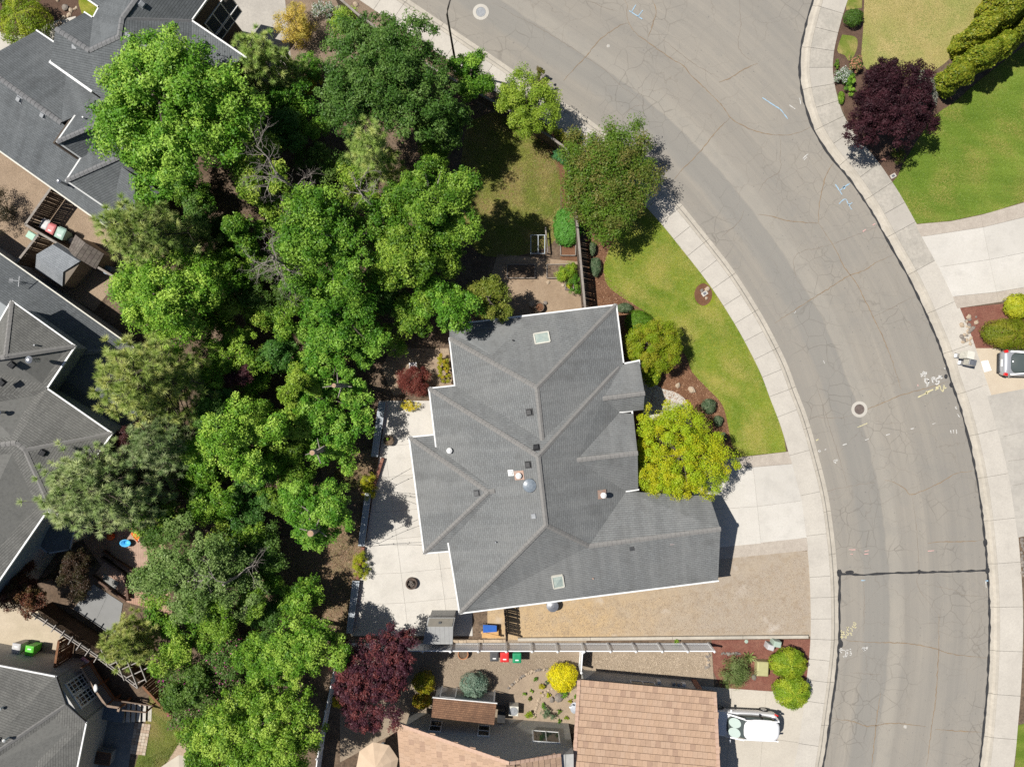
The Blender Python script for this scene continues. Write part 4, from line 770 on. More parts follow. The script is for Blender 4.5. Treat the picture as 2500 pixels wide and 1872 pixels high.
r3 = Roof(nwh, V, ['a0 e1 e2 e3 v r1', 'v t L r1', 'a9 a0 r1 r3 c1 c0', 'gA gAe La L', 'gA R Ra gAe', 'gB gBe Ra R', 'gB S Sa gBe'], MT['shingleblue'])
r3.gutter(['e1 e2', 'L gA R gB S']); r3.gutter(['c0 c1'], 'cream', .09); r3.caps(['a0 r1', 'gA gAe', 'gB gBe'], CAPB)
cen = P(250, 200, 0)
walls(nwh, inset([P(*p) for p in ((128, 145, 5.6), (136, 70, 5.6), (207, 31, 5.7), (227, 44, 5.7), (241, 18, 5.7), (212, -2, 5.7), (540, -50, 5.6), (467.5, 50, 5.6), (600, 140, 5.6), (470, 260, 5.6), (300, 275, 5.6))], .35), 5.45, MT['brownwall'])
walls(nwh, inset([P(*p) for p in ((-54, 153, 3), (90, 75, 2.8), (175, 133, 2.8), (330, 300, 2.8), (330, 604, 2.8), (-190, 235, 2.8))], .35), 2.66, MT['tan'])
gable(nwh, r3.W['L'], r3.W['gA'], r3.W['R'], MT['brownwall'], cen, .25); gable(nwh, r3.W['R'], r3.W['gB'], r3.W['S'], MT['brownwall'], cen, .25)
A = P(540, -50, 5.6); B = P(467.5, 50, 5.6); dn = (Vector((-(B - A).y, (B - A).x, 0))).normalized(); dn = dn if dn.dot(-A) < 0 else -dn
A2, B2 = A + dn * .35, B + dn * .35; wl = (B2 - A2).length
window(nwh, A2, B2, 2.35, 3.9, wl - 3.1, wl - .55, cols=3, rows=1); window(nwh, A2, B2, 1.5, 2.27, wl - 3.1, wl - .55, cols=3, rows=1, fw=.06)
for px, py in ((47, 243), (105, 282)): r3.vent(px, py, 'grey', (.3, .3, .14))
for px, py in ((184, 115), (346, 10), (314, 89), (354, 117)): r2.vent(px, py, 'grey', (.32, .3, .16))
for px, py in ((246, 274), (208, 290)): r3.pipe(px, py, .05, .28, 'white', False, None)
r3.pipe(163, 451, .09, .75, 'metal', True, None, 'flue_pipe')
# --- the house on the west edge
hc = P(60, 1050, 0); wh = thing('two_storey_house', 'two storey house with grey shingle roof above a shaded lower roof and satellite antenna', 'house', (hc.x, hc.y, Z0))
V = dict(en0=(-150, 513, 2.8), en1=(325, 848, 2.8), hw=(190, 862, 4.1), i1=(100, 805, 4.2), i0=(-150, 635, 4.2), e2=(335, 1020, 2.8), e3=(284, 1070, 2.8), e4=(215, 1015, 3.6), i2=(112, 940, 4.3))
r5 = Roof(wh, V, ['en0 en1 hw i1 i0', 'en1 e2 e3 e4 i2 hw'], MT['shingleblue'], name='lower_roof')
r5.gutter(['en0 en1', 'e2 e3'], 'cream', .09); r5.caps(['en1 hw'], CAPB)
V = dict(u1=(28, 734, 5.8), u0=(-40, 852, 5.8), u2=(184, 845, 5.8), u3=(115, 948, 5.8), u4=(273.7, 1057.6, 5.8), u5=(134.6, 1263, 5.8), u6=(115, 1248, 5.8), u7=(-60, 1502, 5.8), t0=(-140, 890, 7.4), t1=(12, 871, 7.4), t2=(38, 1081, 7.35), t3=(59, 1097, 7.2), v=(-60, 978, 7.0), t4=(-140, 1100, 7.4), z=(-160, 1500, 6.4))
r4 = Roof(wh, V, ['u1 u2 t1', 'u1 t1 t0 u0', 'u2 u3 v t0 t1', 'u3 u4 t3 t2 t4 v', 'u4 u5 t3', 't3 u5 u6 u7 z t4 t2'], MT['shinglebrown'])
r4.gutter(['u0 u1 u2 u3 u4 u5 u6 u7'], w=.1); r4.caps(['u1 t1', 'u2 t1', 'u4 t3', 'u5 t3', 't2 t3', 't4 t2', 't0 t1'], CAPG)
walls(wh, inset([P(V[k][0], V[k][1], 5.8) for k in ('u0', 'u1', 'u2', 'u3', 'u4', 'u5', 'u6', 'u7')] + [P(-160, 1400, 5.8), P(-160, 900, 5.8)], .32), 5.66, MT['lapblue'])
walls(wh, inset([P(*p) for p in ((-150, 513, 2.8), (325, 848, 2.8), (335, 1020, 2.8), (284, 1070, 2.8), (150, 985, 2.8), (-150, 800, 2.8))], .35), 2.66, MT['lapblue'])
V = dict(a=(98, 1334, 2.9), b=(117, 1350, 2.9), c=(170, 1341, 2.9), d=(182, 1290, 2.9), e=(140, 1225, 3.6), f=(100, 1275, 3.6))
r6 = Roof(wh, V, ['a b f', 'b c f', 'c d e f'], MT['shingleblue'], name='bay_roof'); r6.gutter(['a b c d'], 'bluewall', .1)
walls(wh, inset([P(*V[k]) for k in ('a', 'b', 'c', 'd', 'e', 'f')], .3), 2.78, MT['lapblue'], name='bay_wall')
for px, py in ((30, 890), (5, 933), (105, 1104)): r4.vent(px, py, 'black', (.34, .3, .16))
r4.pipe(92, 879, .13, .7, 'metal', True, None, 'flue_pipe'); r4.pipe(91, 843, .05, .3, 'grey', False, None); r4.pipe(6, 1006, .09, .25, 'metal', True, None)
p, n = r5.at(62, 690); b = MB()                                    # TV antenna on the lower roof
b.tube([p, p + Vector((0, 0, .75))], .02, 8); b.bar(p + Vector((-.55, .08, .72)), p + Vector((.1, 0, .72)), .025, .025)
for i in range(4): b.bar(p + Vector((-.55 + .07 * i, -.1, .73)), p + Vector((-.52 + .07 * i, .2, .73)), .018, .018)
b.bar(p + Vector((.02, -.36, .68)), p + Vector((.08, .32, .68)), .045, .02); b.build('antenna', MT['grey'], wh)
# --- south-west house
hc = P(40, 1800, 0); swh = thing('siding_house', 'grey siding house with glazed double doors onto a railed deck', 'house', (hc.x, hc.y, Z0))
V = dict(s0=(-120, 1601, 3.6), s1=(136, 1650.6, 3.6), s2=(160, 1719, 3.6), s3=(210.6, 1763.7, 3.6), s4=(165, 1990, 3.6), rr=(-110, 1902, 6.0), r0=(-250, 1860, 6.0), r9=(-120, 2100, 6.0))
r7 = Roof(swh, V, ['s0 s1 s2 rr r0', 's2 s3 s4 r9 rr'], MT['shinglebrown']); r7.gutter(['s0 s1', 's3 s4'], w=.1); r7.gutter(['s1 s2 s3'], 'dark', .06); r7.caps(['s2 rr'], CAPG)
ft = inset([P(V[k][0], V[k][1], 3.6) for k in ('s0', 's1', 's2', 's3', 's4')] + [P(-250, 1990, 3.6), P(-250, 1700, 3.6)], .3); walls(swh, ft, 3.46, MT['lapgrey'])
W1 = P(136, 1650.6, 3.6); W3 = P(210.6, 1763.7, 3.6)
for px, py in ((9, 1724), (20, 1800)): r7.pipe(px, py, .06, .3, 'white', True, None)
r7.vent(-4, 1803, 'black')
# chamfer wall with the double doors
d13 = (W3 - W1).normalized(); nn_ = Vector((-d13.y, d13.x, 0)); nn_ = nn_ if nn_.dot(-W1) > 0 else -nn_
D1 = W1 - nn_ * .22 + d13 * .15; D3 = W3 - nn_ * .22 - d13 * .25; D1.z = D3.z = 0
MB().prism([D1, D3, D3 - nn_ * .8, D1 - nn_ * .8], 0, 3.45, bottom=False).build('wall', MT['lapgrey'], swh)
L13 = (D3 - D1).length
for i in range(2):
    u0 = L13 * .5 - 1.02 + i * 1.0
    o = window(swh, D1, D3, 1.02, 3.05, u0, u0 + .97, 'white', 3, 5, 'glass', 'glazed_door', .13)
MB().lathe(D1 + d13 * (L13 * .5 - .1) + nn_ * .09 + Vector((0, 0, 2.0)), [(.02, 0), (.04, .03), (.03, .06)], 10).build('door_handle', MT['dark'], o)
# --- south house with the tan tile roof
hc = P(1350, 1830, 0); sh = thing('tile_roofed_house', 'grey walled house with tan flat tile roof and gabled wing', 'house', (hc.x, hc.y, Z0))
TB = mat('roof_underlay', (.21, .14, .10), rough=1)
V = dict(b1=(1415, 1659, 2.7), b2=(1741, 1688, 2.7), b3=(1756, 2010, 4.5), b4=(1396, 2010, 4.5), b5=(1367, 1846, 3.72), b6=(1404, 1843, 3.72), b7=(1325, 2010, 4.5))
g = Roof(sh, V, ['b1 b2 b3 b4', 'b5 b6 b4 b7'], TB, .12); g.gutter(['b1 b2'], 'dark', .1); g.gutter(['b5 b6'], 'white', .08)
V = dict(c1=(971, 1763, 2.95), c2=(1245, 1858, 6.2), c3=(1367, 1838, 4.6), c4=(1388, 2010, 4.6), c5=(1256, 2010, 6.2), c0=(950, 2010, 2.95))
def unproj(p): return (1250 + p.x * F / (H - p.z), 936 - p.y * F / (H - p.z), p.z)
V['c0'] = unproj(P(*V['c1']) + P(*V['c5']) - P(*V['c2'])); V['c4'] = unproj(P(*V['c3']) + P(*V['c5']) - P(*V['c2']))
w_ = Roof(sh, V, ['c1 c2 c5 c0', 'c2 c3 c4 c5'], TB, .12, 'wing_roof'); w_.gutter(['c0 c1'], 'dark', .1); w_.gutter(['c1 c2 c3'], 'bluewall', .05)
TM = [mat('tan_tile_%d' % i, tuple(x*1.06 for x in c), tuple(x * .95 for x in c), 7, tuple(x * .6 for x in c), 20, .35, rough=.95, obj=True, bump=.003) for i, c in enumerate([(.43, .292, .20), (.455, .31, .215), (.395, .268, .187), (.44, .305, .215), (.36, .24, .17)])]
tme = []
for m_ in TM:
    b = MB(); b.loft([[(-.157, -.2, 0), (.157, -.2, 0), (.157, -.2, .05), (-.157, -.2, .05)], [(-.157, .195, -.005), (.157, .195, -.005), (.157, .195, .02), (-.157, .195, .02)]]); me = b.mesh('roof_tile'); me.materials.append(m_); tme.append(me)
def tiles(roof, face, eave_a, eave_b, rows, cols, maxparts, grow=.13):
    n, p0 = roof.planes[face]; A, B = roof.W[eave_a], roof.W[eave_b]; x = (B - A); x.z = 0; x.normalize(); x = (x - n * x.dot(n)).normalized(); up = n.cross(x); up = up if up.z > 0 else -up
    if n.cross(up).dot(x) > 0: pass
    rot = Matrix((x, up, n)).transposed(); ok = 0; st = {}
    e = rot.to_euler() if rot.determinant() > 0 else Matrix((-x, up, n)).transposed().to_euler()
    ins = inset([roof.W[k] for k in roof.F[face]], -grow)
    for r_ in range(rows):
        for c in range(-1, cols):
            p = A + x * ((c + .5 + (.5 if r_ % 2 else 0)) * .322) + up * (r_ * .41 + .17) + n * (.02 + rnd.uniform(0, .006))
            if not inpoly(p.x, p.y, ins): continue
            k = rnd.choices(range(5), (4, 4, 3, 3, 1.2))[0]
            if ok < maxparts: inst('roof_tile', tme[k], roof.o, p, (e.x, e.y, e.z)); ok += 1
            else: st.setdefault(k, []).append(p)
    b = MB(); R3 = e.to_matrix(); M0 = None
    for k, ps in st.items():
        b = MB()
        for p in ps:
            b.add([p + R3 @ v.co for v in tme[k].vertices], [tuple(f.vertices) for f in tme[k].polygons])
        o = b.build('roof_tile', TM[k], roof.o, kind='stuff')
tiles(g, 0, 'b1', 'b2', 17, 30, 232); tiles(g, 1, 'b5', 'b6', 6, 5, 20); tiles(w_, 0, 'c1', 'c0', 19, 26, 40, -.02); tiles(w_, 1, 'c3', 'c4', 10, 16, 8, -.02)
rk = MB(); rk.loft([[(-.11, -.16, 0), (.11, -.16, 0), (.11, -.16, .07), (-.11, -.16, .07)], [(-.11, .16, -.01), (.11, .16, -.01), (.11, .16, .045), (-.11, .16, .045)]]); rkm = rk.mesh('rake_tile'); rkm.materials.append(mat('pale_rake_tile', (.50, .345, .26), (.43, .29, .215), 6, rough=.95, obj=True))
def rakes(roof, a, c, sp=.31, dx=0.0, zz=.07):
    A, B = roof.W[a], roof.W[c]; d = B - A; n = int(d.length / sp); y = d.normalized(); x = y.cross(Vector((0, 0, 1))).normalized(); z = x.cross(y); e = Matrix((x, y, z)).transposed().to_euler()
    for i in range(n): inst('rake_tile', rkm, roof.o, A + d * ((i + .5) / n) + x * dx + z * zz, e)
rakes(g, 'b2', 'b3', dx=-.08); rakes(g, 'b1', 'b4', dx=.06); rakes(w_, 'c1', 'c2', dx=.06); rakes(w_, 'c3', 'c2', dx=-.05)
NA = P(1000, 1735, 0); NB = P(1404, 1764, 0)
wy = lambda x: NA.y + (NB.y - NA.y) * (x - NA.x) / (NB.x - NA.x)
xs_ = [w_.W['c1'].x + .4, w_.W['c2'].x, w_.W['c3'].x + .9]; b = MB()
pr = [(xs_[0], 0), (xs_[2], 0), (xs_[2], 4.2), (w_.W['c3'].x, 4.42), (xs_[1], 5.98), (xs_[0], 2.95)]
b.add([(x, wy(x), z) for x, z in pr] + [(x, wy(x) - 6.0, z) for x, z in pr], [(0, 1, 2, 3, 4, 5), (11, 10, 9, 8, 7, 6)] + [(i, i + 6, (i + 1) % 6 + 6, (i + 1) % 6) for i in range(6)]); b.build('wall', MT['lapgrey'], sh)
for x0, x1, y0, y1, cc_ in ((1048, 1079, 1759, 1786, 1), (1166, 1196, 1771, 1797, 1), (1300, 1366, 1785, 1812, 2)):
    p, n = onwall((x0 + x1) / 2, y0, NA, NB); p2, n = onwall((x0 + x1) / 2, y1, NA, NB); ua = (onwall(x0, (y0 + y1) / 2, NA, NB)[0] - NA).to_2d().length; ub = (onwall(x1, (y0 + y1) / 2, NA, NB)[0] - NA).to_2d().length
    window(sh, NA, NB, min(p.z, p2.z), max(p.z, p2.z), ua, ub, cols=cc_, rows=2 if cc_ == 1 else 1, gm='glass')
GA = P(1434, 1634, 0); GB = P(1716, 1684, 0); GC = P(1712, 1990, 0); GD = P(1424, 1990, 0)
GA = Vector((g.W['b1'].x + .35, g.W['b1'].y - .35, 0)); GB = Vector((g.W['b2'].x - .5, g.W['b2'].y - .35, 0))
MB().prism([GA, GB, (GB.x, GC.y), (GA.x, GC.y)], 0, 2.62, bottom=False).build('wall', MT['lapgrey'], sh)
window(sh, GA, GB, 1.2, 2.2, 3.2, 4.9, cols=2)
MB().box((GB.x - .12, GB.y + .06, 1.3), (.35, .1, 2.5)).build('brick_pier', MT['brickred'], sh)
for u_, m_ in ((5.2, 'white'), (6.2, 'grey'), (6.55, 'grey'), (6.9, 'white')):
    q = GA.lerp(GB, u_ / (GB - GA).length); MB().box((q.x, q.y + .12, 1.2), (.24, .16, .38)).build('meter_box', MT[m_], sh, bevel=.01)
p = Vector((g.W['b1'].x - .25, g.W['b1'].y - 1.9, 2.5))
# ---------------------------------------------------------------- fences
def fence(label, top_px, hgt, kind='board', seg=2.4, bm='wood', pm='wood', capm='woodtop', bw=.14, name='wooden_fence', cap=True, cat='fence', side=1):
    pts = [P(x, y, hgt) for x, y in top_px]; base = pts[0]; t = thing(name, label, cat, (base.x, base.y, Z0)); mb = MB().box((0, 0, hgt / 2 - .02), (bw - .014, .02, hgt - .1)); me = mb.mesh('board'); me.materials.append(MT[bm])
    for A, B in zip(pts, pts[1:]):
        d = Vector((B.x - A.x, B.y - A.y, 0)); L = d.length; u = d.normalized(); n = Vector((-u.y, u.x, 0)) * side; a = math.atan2(u.y, u.x); k = max(1, round(L / bw))
        for i in range(k):
            p = A + u * ((i + .5) * L / k) + n * .03; inst('board', me, t, (p.x, p.y, Z0 + .02), (rnd.gauss(0, .006), rnd.gauss(0, .01), a + rnd.gauss(0, .01)), (1, 1, rnd.uniform(.985, 1.01)))
        for i in range(max(1, round(L / seg)) + 1):
            p = A + u * min(L, i * L / max(1, round(L / seg))) - n * .03; MB().box((p.x, p.y, hgt / 2 + .04), (.1, .1, hgt + .02), a).build('post', MT[pm], t)
        for z in (.35, hgt - .3):
            q = n * -.02; MB().bar((A.x + q.x, A.y + q.y, z), (B.x + q.x, B.y + q.y, z), .045, .09).build('rail', MT[pm], t)
        if cap: MB().bar((A.x, A.y, hgt + .08), (B.x, B.y, hgt + .08), .15, .035).build('cap_rail', MT[capm], t)
    return t
fence('weathered board fence between vegetable beds and front lawn', [(1402, 490), (1408.6, 546), (1428, 752)], 1.8, side=-1)
fence('grey wooden fence running behind the sidewalk under the trees', [(815, -14), (878, 40), (1060, 170), (1240, 268), (1333, 328), (1385, 366), (1402, 488)], 1.6, side=-1)
fence('dark board fence closing the side yard below the house', [(1231, 1486), (1237, 1566)], 1.8, bm='wood', side=-1, cap=False)
fence('tall board fence beside the row of kerbside bins', [(127, 459), (63.6, 549), (281, 677)], 1.8, side=1)
fence('board fence behind the pale grey barn shed', [(95, 574), (41, 643)], 1.8, side=1)
fence('brown board fence with pale rail beside the rhododendron', [(350, 1674), (440, 1772), (527, 1868), (560, 1905)], 1.75, bm='brownb' if 'brownb' in MT else 'cedar', capm='cedar', side=1)
fence('reddish cedar screen beside the grey house wall', [(145, 1564), (134, 1634)], 1.9, bm='cedar', pm='cedar', capm='cedar', side=1, bw=.1)
fence('short wooden fence stub beside the shaded concrete pad', [(695, 122), (680, 172)], 1.7, side=1)
# white vinyl fence: post, rails and infill per bay
def vinyl(label, tops, h=1.55, name='vinyl_fence'):
    t = thing(name, label, 'fence', tuple(P(*tops[0], h).to_2d()) + (Z0,)); pm = MB().box((0, 0, h / 2 + .03), (.125, .125, h + .06)).lathe((0, 0, h + .06), [(.1, 0), (.1, .02), (.02, .07)], 4).mesh('post'); pm.materials.append(MT['vinyl'])
    ps = [P(x, y, h) for x, y in tops]
    for i, p in enumerate(ps):
        q = ps[min(i + 1, len(ps) - 1)] - ps[max(i - 1, 0)]; inst('post', pm, t, (p.x, p.y, Z0 - .02), (0, 0, math.atan2(q.y, q.x)))
    for A, B in zip(ps, ps[1:]):
        u = (B - A).normalized() * .07; a = Vector((A.x, A.y, 0)) + u; b = Vector((B.x, B.y, 0)) - u; a.z = b.z = 0; zz = Vector((0, 0, 1))
        for z, hh in ((h - .02, .10), (.22, .14)): MB().bar(a + zz * z, b + zz * z, .07, hh).build('rail', MT['vinyl'], t)
        L = (b - a).length; n = max(2, int(L / .15)); ang = math.atan2(u.y, u.x); bm_ = MB()
        for k in range(n): c = a.lerp(b, (k + .5) / n); bm_.box((c.x, c.y, (h + .17) / 2), (L / n - .003, .035, h - .32), ang)
        bm_.build('infill', MT['vinylg'], t, kind='stuff')
    return t
MT['vinylg'] = mat('vinyl_infill', (.86, .87, .87), (.82, .83, .84), 4, rough=.35, spec=.5)
vinyl('long white vinyl panel fence above the gravel side strip', [(827, 1589), (900, 1588), (966, 1588), (1032, 1588)] + [(x, 1588.5) for x in (1100, 1168, 1236, 1299, 1361, 1426, 1490, 1552, 1616, 1678, 1743)])
vinyl('white vinyl fence running between purple tree and green woods', [(826, 1592), (811, 1657), (796, 1733), (783, 1796), (775, 1850), (768, 1905)])
vinyl('short white vinyl gate at the garage corner', [(1422, 1592), (1419, 1640)], 1.5, 'vinyl_gate')
# ---------------------------------------------------------------- sheds
def shed(name, label, cat, V, faces, m, wallpts, wz, wm, caps=None, gut=None):
    c = P(*list(V.values())[0][:2], 0); ps = [P(*v) for v in V.values()]; c = sum(ps, Vector()) / len(ps); t = thing(name, label, cat, (c.x, c.y, Z0)); r = Roof(t, V, faces, m, .07)
    walls(t, inset([P(*V[k]) for k in wallpts], .08), wz, wm)
    if gut: r.gutter(gut, 'white', .06)
    return t, r
t, r = shed('barn_shed', 'pale grey shingled barn shed beside the leaning fence', 'shed', dict(a=(129, 597, 2.5), b=(195, 638, 2.5), c=(154, 664, 2.25), d=(89, 621, 2.25), e=(152, 700, 1.6), f=(86, 657, 1.6), g=(140, 592, 1.9), h=(206, 633, 1.9)), ['a b c d', 'd c e f', 'a g h b'], MT['shedgrey'], ('f', 'e', 'h', 'g'), 1.58, MT['tan'])
for k1, k2, k3 in (('e', 'b', 'h'), ('c', 'b', 'e')): MB().add([r.W[k1] - Vector((0, 0, .1)), r.W[k2] - Vector((0, 0, .12)), r.W[k3] - Vector((0, 0, .1))], [(0, 1, 2)]).build('gable_wall', MT['tan'], t)
q = r.W['e'].lerp(r.W['h'], .5); A = inset([r.W[k] for k in 'fehg'], .08); 
t, r = shed('tool_shed', 'brown shingled tool shed with tan walls beside the grey bins', 'shed', dict(a=(208.6, 593, 2.5), b=(183, 627, 2.5), c=(184, 573, 1.95), d=(165.7, 612, 1.95), e=(254, 620, 1.95), f=(233.7, 657, 1.95)), ['a c d b', 'a b f e'], MT['sheddark'], ('c', 'd', 'f', 'e'), 1.9, MT['tan'])
for k1, k2, k3 in (('c', 'a', 'e'), ('d', 'b', 'f')): gable(t, r.W[k1], r.W[k2], r.W[k3], MT['tan'], P(210, 615, 1.9), .08, .06)
MT['resin'] = boards_mat('grey_resin_panels', (.36, .36, .35), (.33, .33, .32), (.24, .24, .24), .3, 'x'); MT['resintop'] = mat('taupe_resin', (.22, .20, .165), (.19, .175, .145), 4, rough=.7)
t, r = shed('resin_shed', 'small grey resin shed with gabled lid standing on the patio', 'shed', dict(a=(1040, 1531, 2.35), b=(1106, 1531, 2.35), c=(1045, 1507, 1.95), d=(1111, 1507, 1.95), e=(1032, 1572, 1.75), f=(1105, 1572, 1.75)), ['a b d c', 'a e f b'], MT['resin'], ('c', 'd', 'f', 'e'), 1.8, MT['resin'])
p = P(1074, 1520, 2.25); MB().box((p.x, p.y, p.z), (.18, .16, .05)).build('latch', MT['dark'], t)
b = MB(); q1 = [P(*v) for v in ((1043, 1529, 2.385), (1103, 1529, 2.385), (1108, 1509, 2.04), (1048, 1509, 2.04))]; b.add(q1, [(0, 1, 2, 3)]); b.build('north_slope_sheet', MT['resintop'], t)  # thin sheet giving the north roof slope a darker taupe
t, r = shed('lean_to_shed', 'lean-to shed with speckled brown shingles against the house wall', 'shed', dict(a=(1058, 1702, 2.05), b=(1212, 1716, 2.05), c=(1206, 1769, 2.8), d=(1053, 1750, 2.8)), ['a b c d'], MT['shedbrown'], ('a', 'b', 'c', 'd'), 2.0, MT['lapgrey'], gut=['a b'])
b = MB(); A, B = r.W['a'], r.W['b']
wa = inset([r.W[k] for k in 'abcd'], .08)
for u in (.1, .34, .96):
    q = A.lerp(B, u); MB().box((q.x, q.y - .0, 1.0), (.09, .04, 1.75), math.atan2((B - A).y, (B - A).x)).build('trim_board', MT['white'], t)
MB().bar(A.lerp(B, .1) + Vector((0, .01, -.2)), A.lerp(B, .34) + Vector((0, .01, -.2)), .05, .1).build('trim_board', MT['white'], t)
# ---------------------------------------------------------------- wheelie bins
def bin_(label, px, py, body, lid, rz=0.0, group=None, hh=1.0, w=.56, d=.62):
    c = P(px, py, hh); t = thing('wheelie_bin', label, 'bin', (c.x, c.y, Z0), group); R3 = Matrix.Rotation(rz, 3, 'Z'); o = Vector((c.x, c.y, Z0))
    def rect(wx, wy, z, dy=0): return [o + R3 @ Vector((x * wx / 2, y * wy / 2 + dy, z)) for x, y in ((-1, -1), (1, -1), (1, 1), (-1, 1))]
    MB().loft([rect(w * .74, d * .7, .06), rect(w * .8, d * .78, .3), rect(w, d, hh - .08), rect(w * 1.05, d * 1.05, hh - .05), rect(w * 1.05, d * 1.05, hh)]).build('body', body, t, bevel=.02)
    MB().loft([rect(w * 1.08, d * 1.1, hh + .002), rect(w * 1.04, d * 1.06, hh + .05), rect(w * .7, d * .75, hh + .085, -.02)]).build('lid', lid, t, bevel=.015)
    q = o + R3 @ Vector((0, d * .6, hh - .02)); e = R3 @ Vector((w * .42, 0, 0)); MB().tube([q - e, q + e], .022, 8).build('handle', body, t)
    for s in (-1, 1):
        q = o + R3 @ Vector((s * w * .4, d * .38, .11)); e = R3 @ Vector((.03, 0, 0)); MB().tube([q - e, q + e], .11, 14).build('wheel', MT['black'], t)
    lb_ = o + R3 @ Vector((0, -d * .2, hh + .085)); MB().box(lb_, (w * .4, d * .13, .006), rz).build('sticker', MT['white'] if lid is not MT['white'] else MT['grey'], t)
    return t
RED = mat('red_bin_plastic', (.62, .035, .035), (.55, .03, .03), 5, rough=.45); GRN = mat('green_bin_plastic', (.02, .27, .12), (.018, .23, .10), 5, rough=.45); PGR = mat('faded_green_bin', (.30, .43, .36), (.26, .38, .32), 5, rough=.5); PRD = mat('faded_red_bin', (.55, .16, .16), (.48, .14, .14), 5, rough=.5); LIME = mat('lime_green_bin', (.11, .52, .05), (.10, .46, .04), 5, rough=.4); WHB = mat('pale_grey_bin', (.5, .49, .48), (.42, .41, .41), 5, rough=.5)
bin_('black lidded bin next to the red one by the white fence', 1207, 1600, MT['black'], MT['dark'], 0); bin_('bright red bin between black and green bins', 1232, 1602, RED, RED, 0); bin_('dark green bin at the end by the white fence', 1262, 1604, GRN, GRN, 0)
a_ = math.atan2(-35, 50) + .2
bin_('pale grey bin at the head of the row behind the board fence', 112, 549, WHB, WHB, a_); bin_('faded red bin between pale bins behind the fence', 127, 560, PRD, PRD, a_); bin_('faded pale green bin in the row behind the fence', 150, 571, PGR, PGR, a_, w=.62, d=.7)
bin_('light grey bin in the shade of the siding house', 43, 1580, WHB, WHB, math.pi - .15); bin_('lime green bin beside the grey house wall', 75, 1586, LIME, LIME, math.pi - .15)
# bag, barbecue and small things by the bins
c = P(176, 588, .4); b = MB(); b.smooth = True
b.lathe((c.x, c.y, Z0), [(.25, 0), (.33, .12), (.3, .32), (.16, .48), (.05, .56)], 12, 1.1, .8); b.build('rubbish_sack', mat('grey_plastic_sack', (.28, .27, .27), (.45, .44, .44), 7, rough=.35, bump=.03, bs=14), None, 'crumpled grey sack between bin row and tool shed', 'sack')
c = P(80, 577, 0); MB().box((c.x, c.y, Z0 + .06), (.62, .48, .1), -.55).box((c.x, c.y, Z0 + .12), (.56, .42, .03), -.55).build('storage_lid', mat('mint_green_plastic', (.30, .50, .38), (.27, .45, .34), 5, rough=.5), None, 'pale mint green lid lying on gravel by the fence', 'lid', bevel=.01)
c = P(272, 662, .5); t = thing('rain_barrel', 'blue grey rain barrel at the corner of the tool shed', 'barrel', (c.x, c.y, Z0)); MB().lathe((c.x, c.y, Z0), [(.28, 0), (.34, .25), (.34, .65), (.29, .9)], 20).build('body', mat('blue_barrel', (.12, .17, .22), (.15, .2, .25), 4, rough=.5), t); MB().lathe((c.x, c.y, Z0 + .9), [(.3, 0), (.3, .04), (.05, .06)], 20).build('lid', mat('blue_barrel_lid', (.16, .22, .28), rough=.5), t)
c = P(1131, 1594, .3); t = thing('flower_pot', 'terracotta flower pot of dry soil against the white fence', 'flower pot', (c.x, c.y, Z0)); TER = mat('terracotta', (.46, .22, .11), (.40, .19, .10), 6, rough=.9)
MB().lathe((c.x, c.y, Z0), [(.22, 0), (.34, .36), (.37, .36), (.37, .42), (.32, .42), (.31, .34)], 22).build('pot', TER, t); MB().lathe((c.x, c.y, Z0), [(.31, .34), (.1, .37)], 18).build('soil', MT['soil'], t)
# ---------------------------------------------------------------- patio: seat walls, barrel, fire ring, lights
CAPS = boards_mat('blue_grey_bench_boards', (.40, .43, .46), (.36, .39, .42), (.2, .22, .24), .14, 'y'); CAPM = mat('blue_grey_bench_board', (.42, .45, .48), (.36, .39, .42), 4, rough=.7)
def seatwall(label, q, h=.5):
    pts = [P(x, y, h) for x, y in q]; c = sum(pts, Vector()) / 4; t = thing('seat_wall', label, 'bench', (c.x, c.y, Z0)); inn = inset(pts, .05)
    MB().prism(inn, 0, h - .05).build('brick_base', MT['brickred'], t)
    for i in range(4):                      # four planks along the length
        a, b_ = pts[0].lerp(pts[1], i / 4 + .012), pts[0].lerp(pts[1], (i + 1) / 4 - .012); d, e = pts[3].lerp(pts[2], i / 4 + .012), pts[3].lerp(pts[2], (i + 1) / 4 - .012)
        MB().prism([a, b_, e, d], h - .048, h + rnd.uniform(-.003, .003)).build('plank', CAPM, t)
seatwall('blue grey plank bench on brick wall near the barrel planter', [(924, 980), (942, 982), (922.5, 1115), (905.6, 1114)])
seatwall('shaded plank bench on brick wall beside the cut tree stump', [(891, 1201), (907, 1201), (890, 1333), (873.7, 1332)])
seatwall('plank bench on brick wall ending by the purple tree', [(860, 1417), (878, 1418), (860, 1546), (845, 1545)])
bkm = MB().box((0, 0, .0325), (.2, .095, .065)).mesh('brick'); bks = []
for c_ in ((.28, .13, .09), (.22, .10, .075), (.33, .17, .12)): q = bkm.copy(); q.materials.append(mat('brick_tone', c_, tuple(x * .8 for x in c_), 12, rough=.95)); bks.append(q)
def brickwall(label, a, b_, h=.42):
    A, B = P(*a, h), P(*b_, h); t = thing('brick_wall', label, 'wall', (A.x, A.y, Z0)); d = (B - A); n = int(d.length / .105); ang = math.atan2(d.y, d.x)
    MB().bar((A.x, A.y, h / 2 - .02), (B.x, B.y, h / 2 - .02), .19, h - .07).build('core', MT['brickred'], t)
    for i in range(n):
        p = A + d * ((i + .5) / n); inst('brick', rnd.choice(bks), t, (p.x, p.y, h - .055), (0, 0, ang + math.pi / 2 + rnd.gauss(0, .02)))
brickwall('low red brick wall between the two long benches', (934, 1118), (909, 1198)); brickwall('low red brick wall behind the yellow bush by the patio', (886, 1336), (872, 1414))
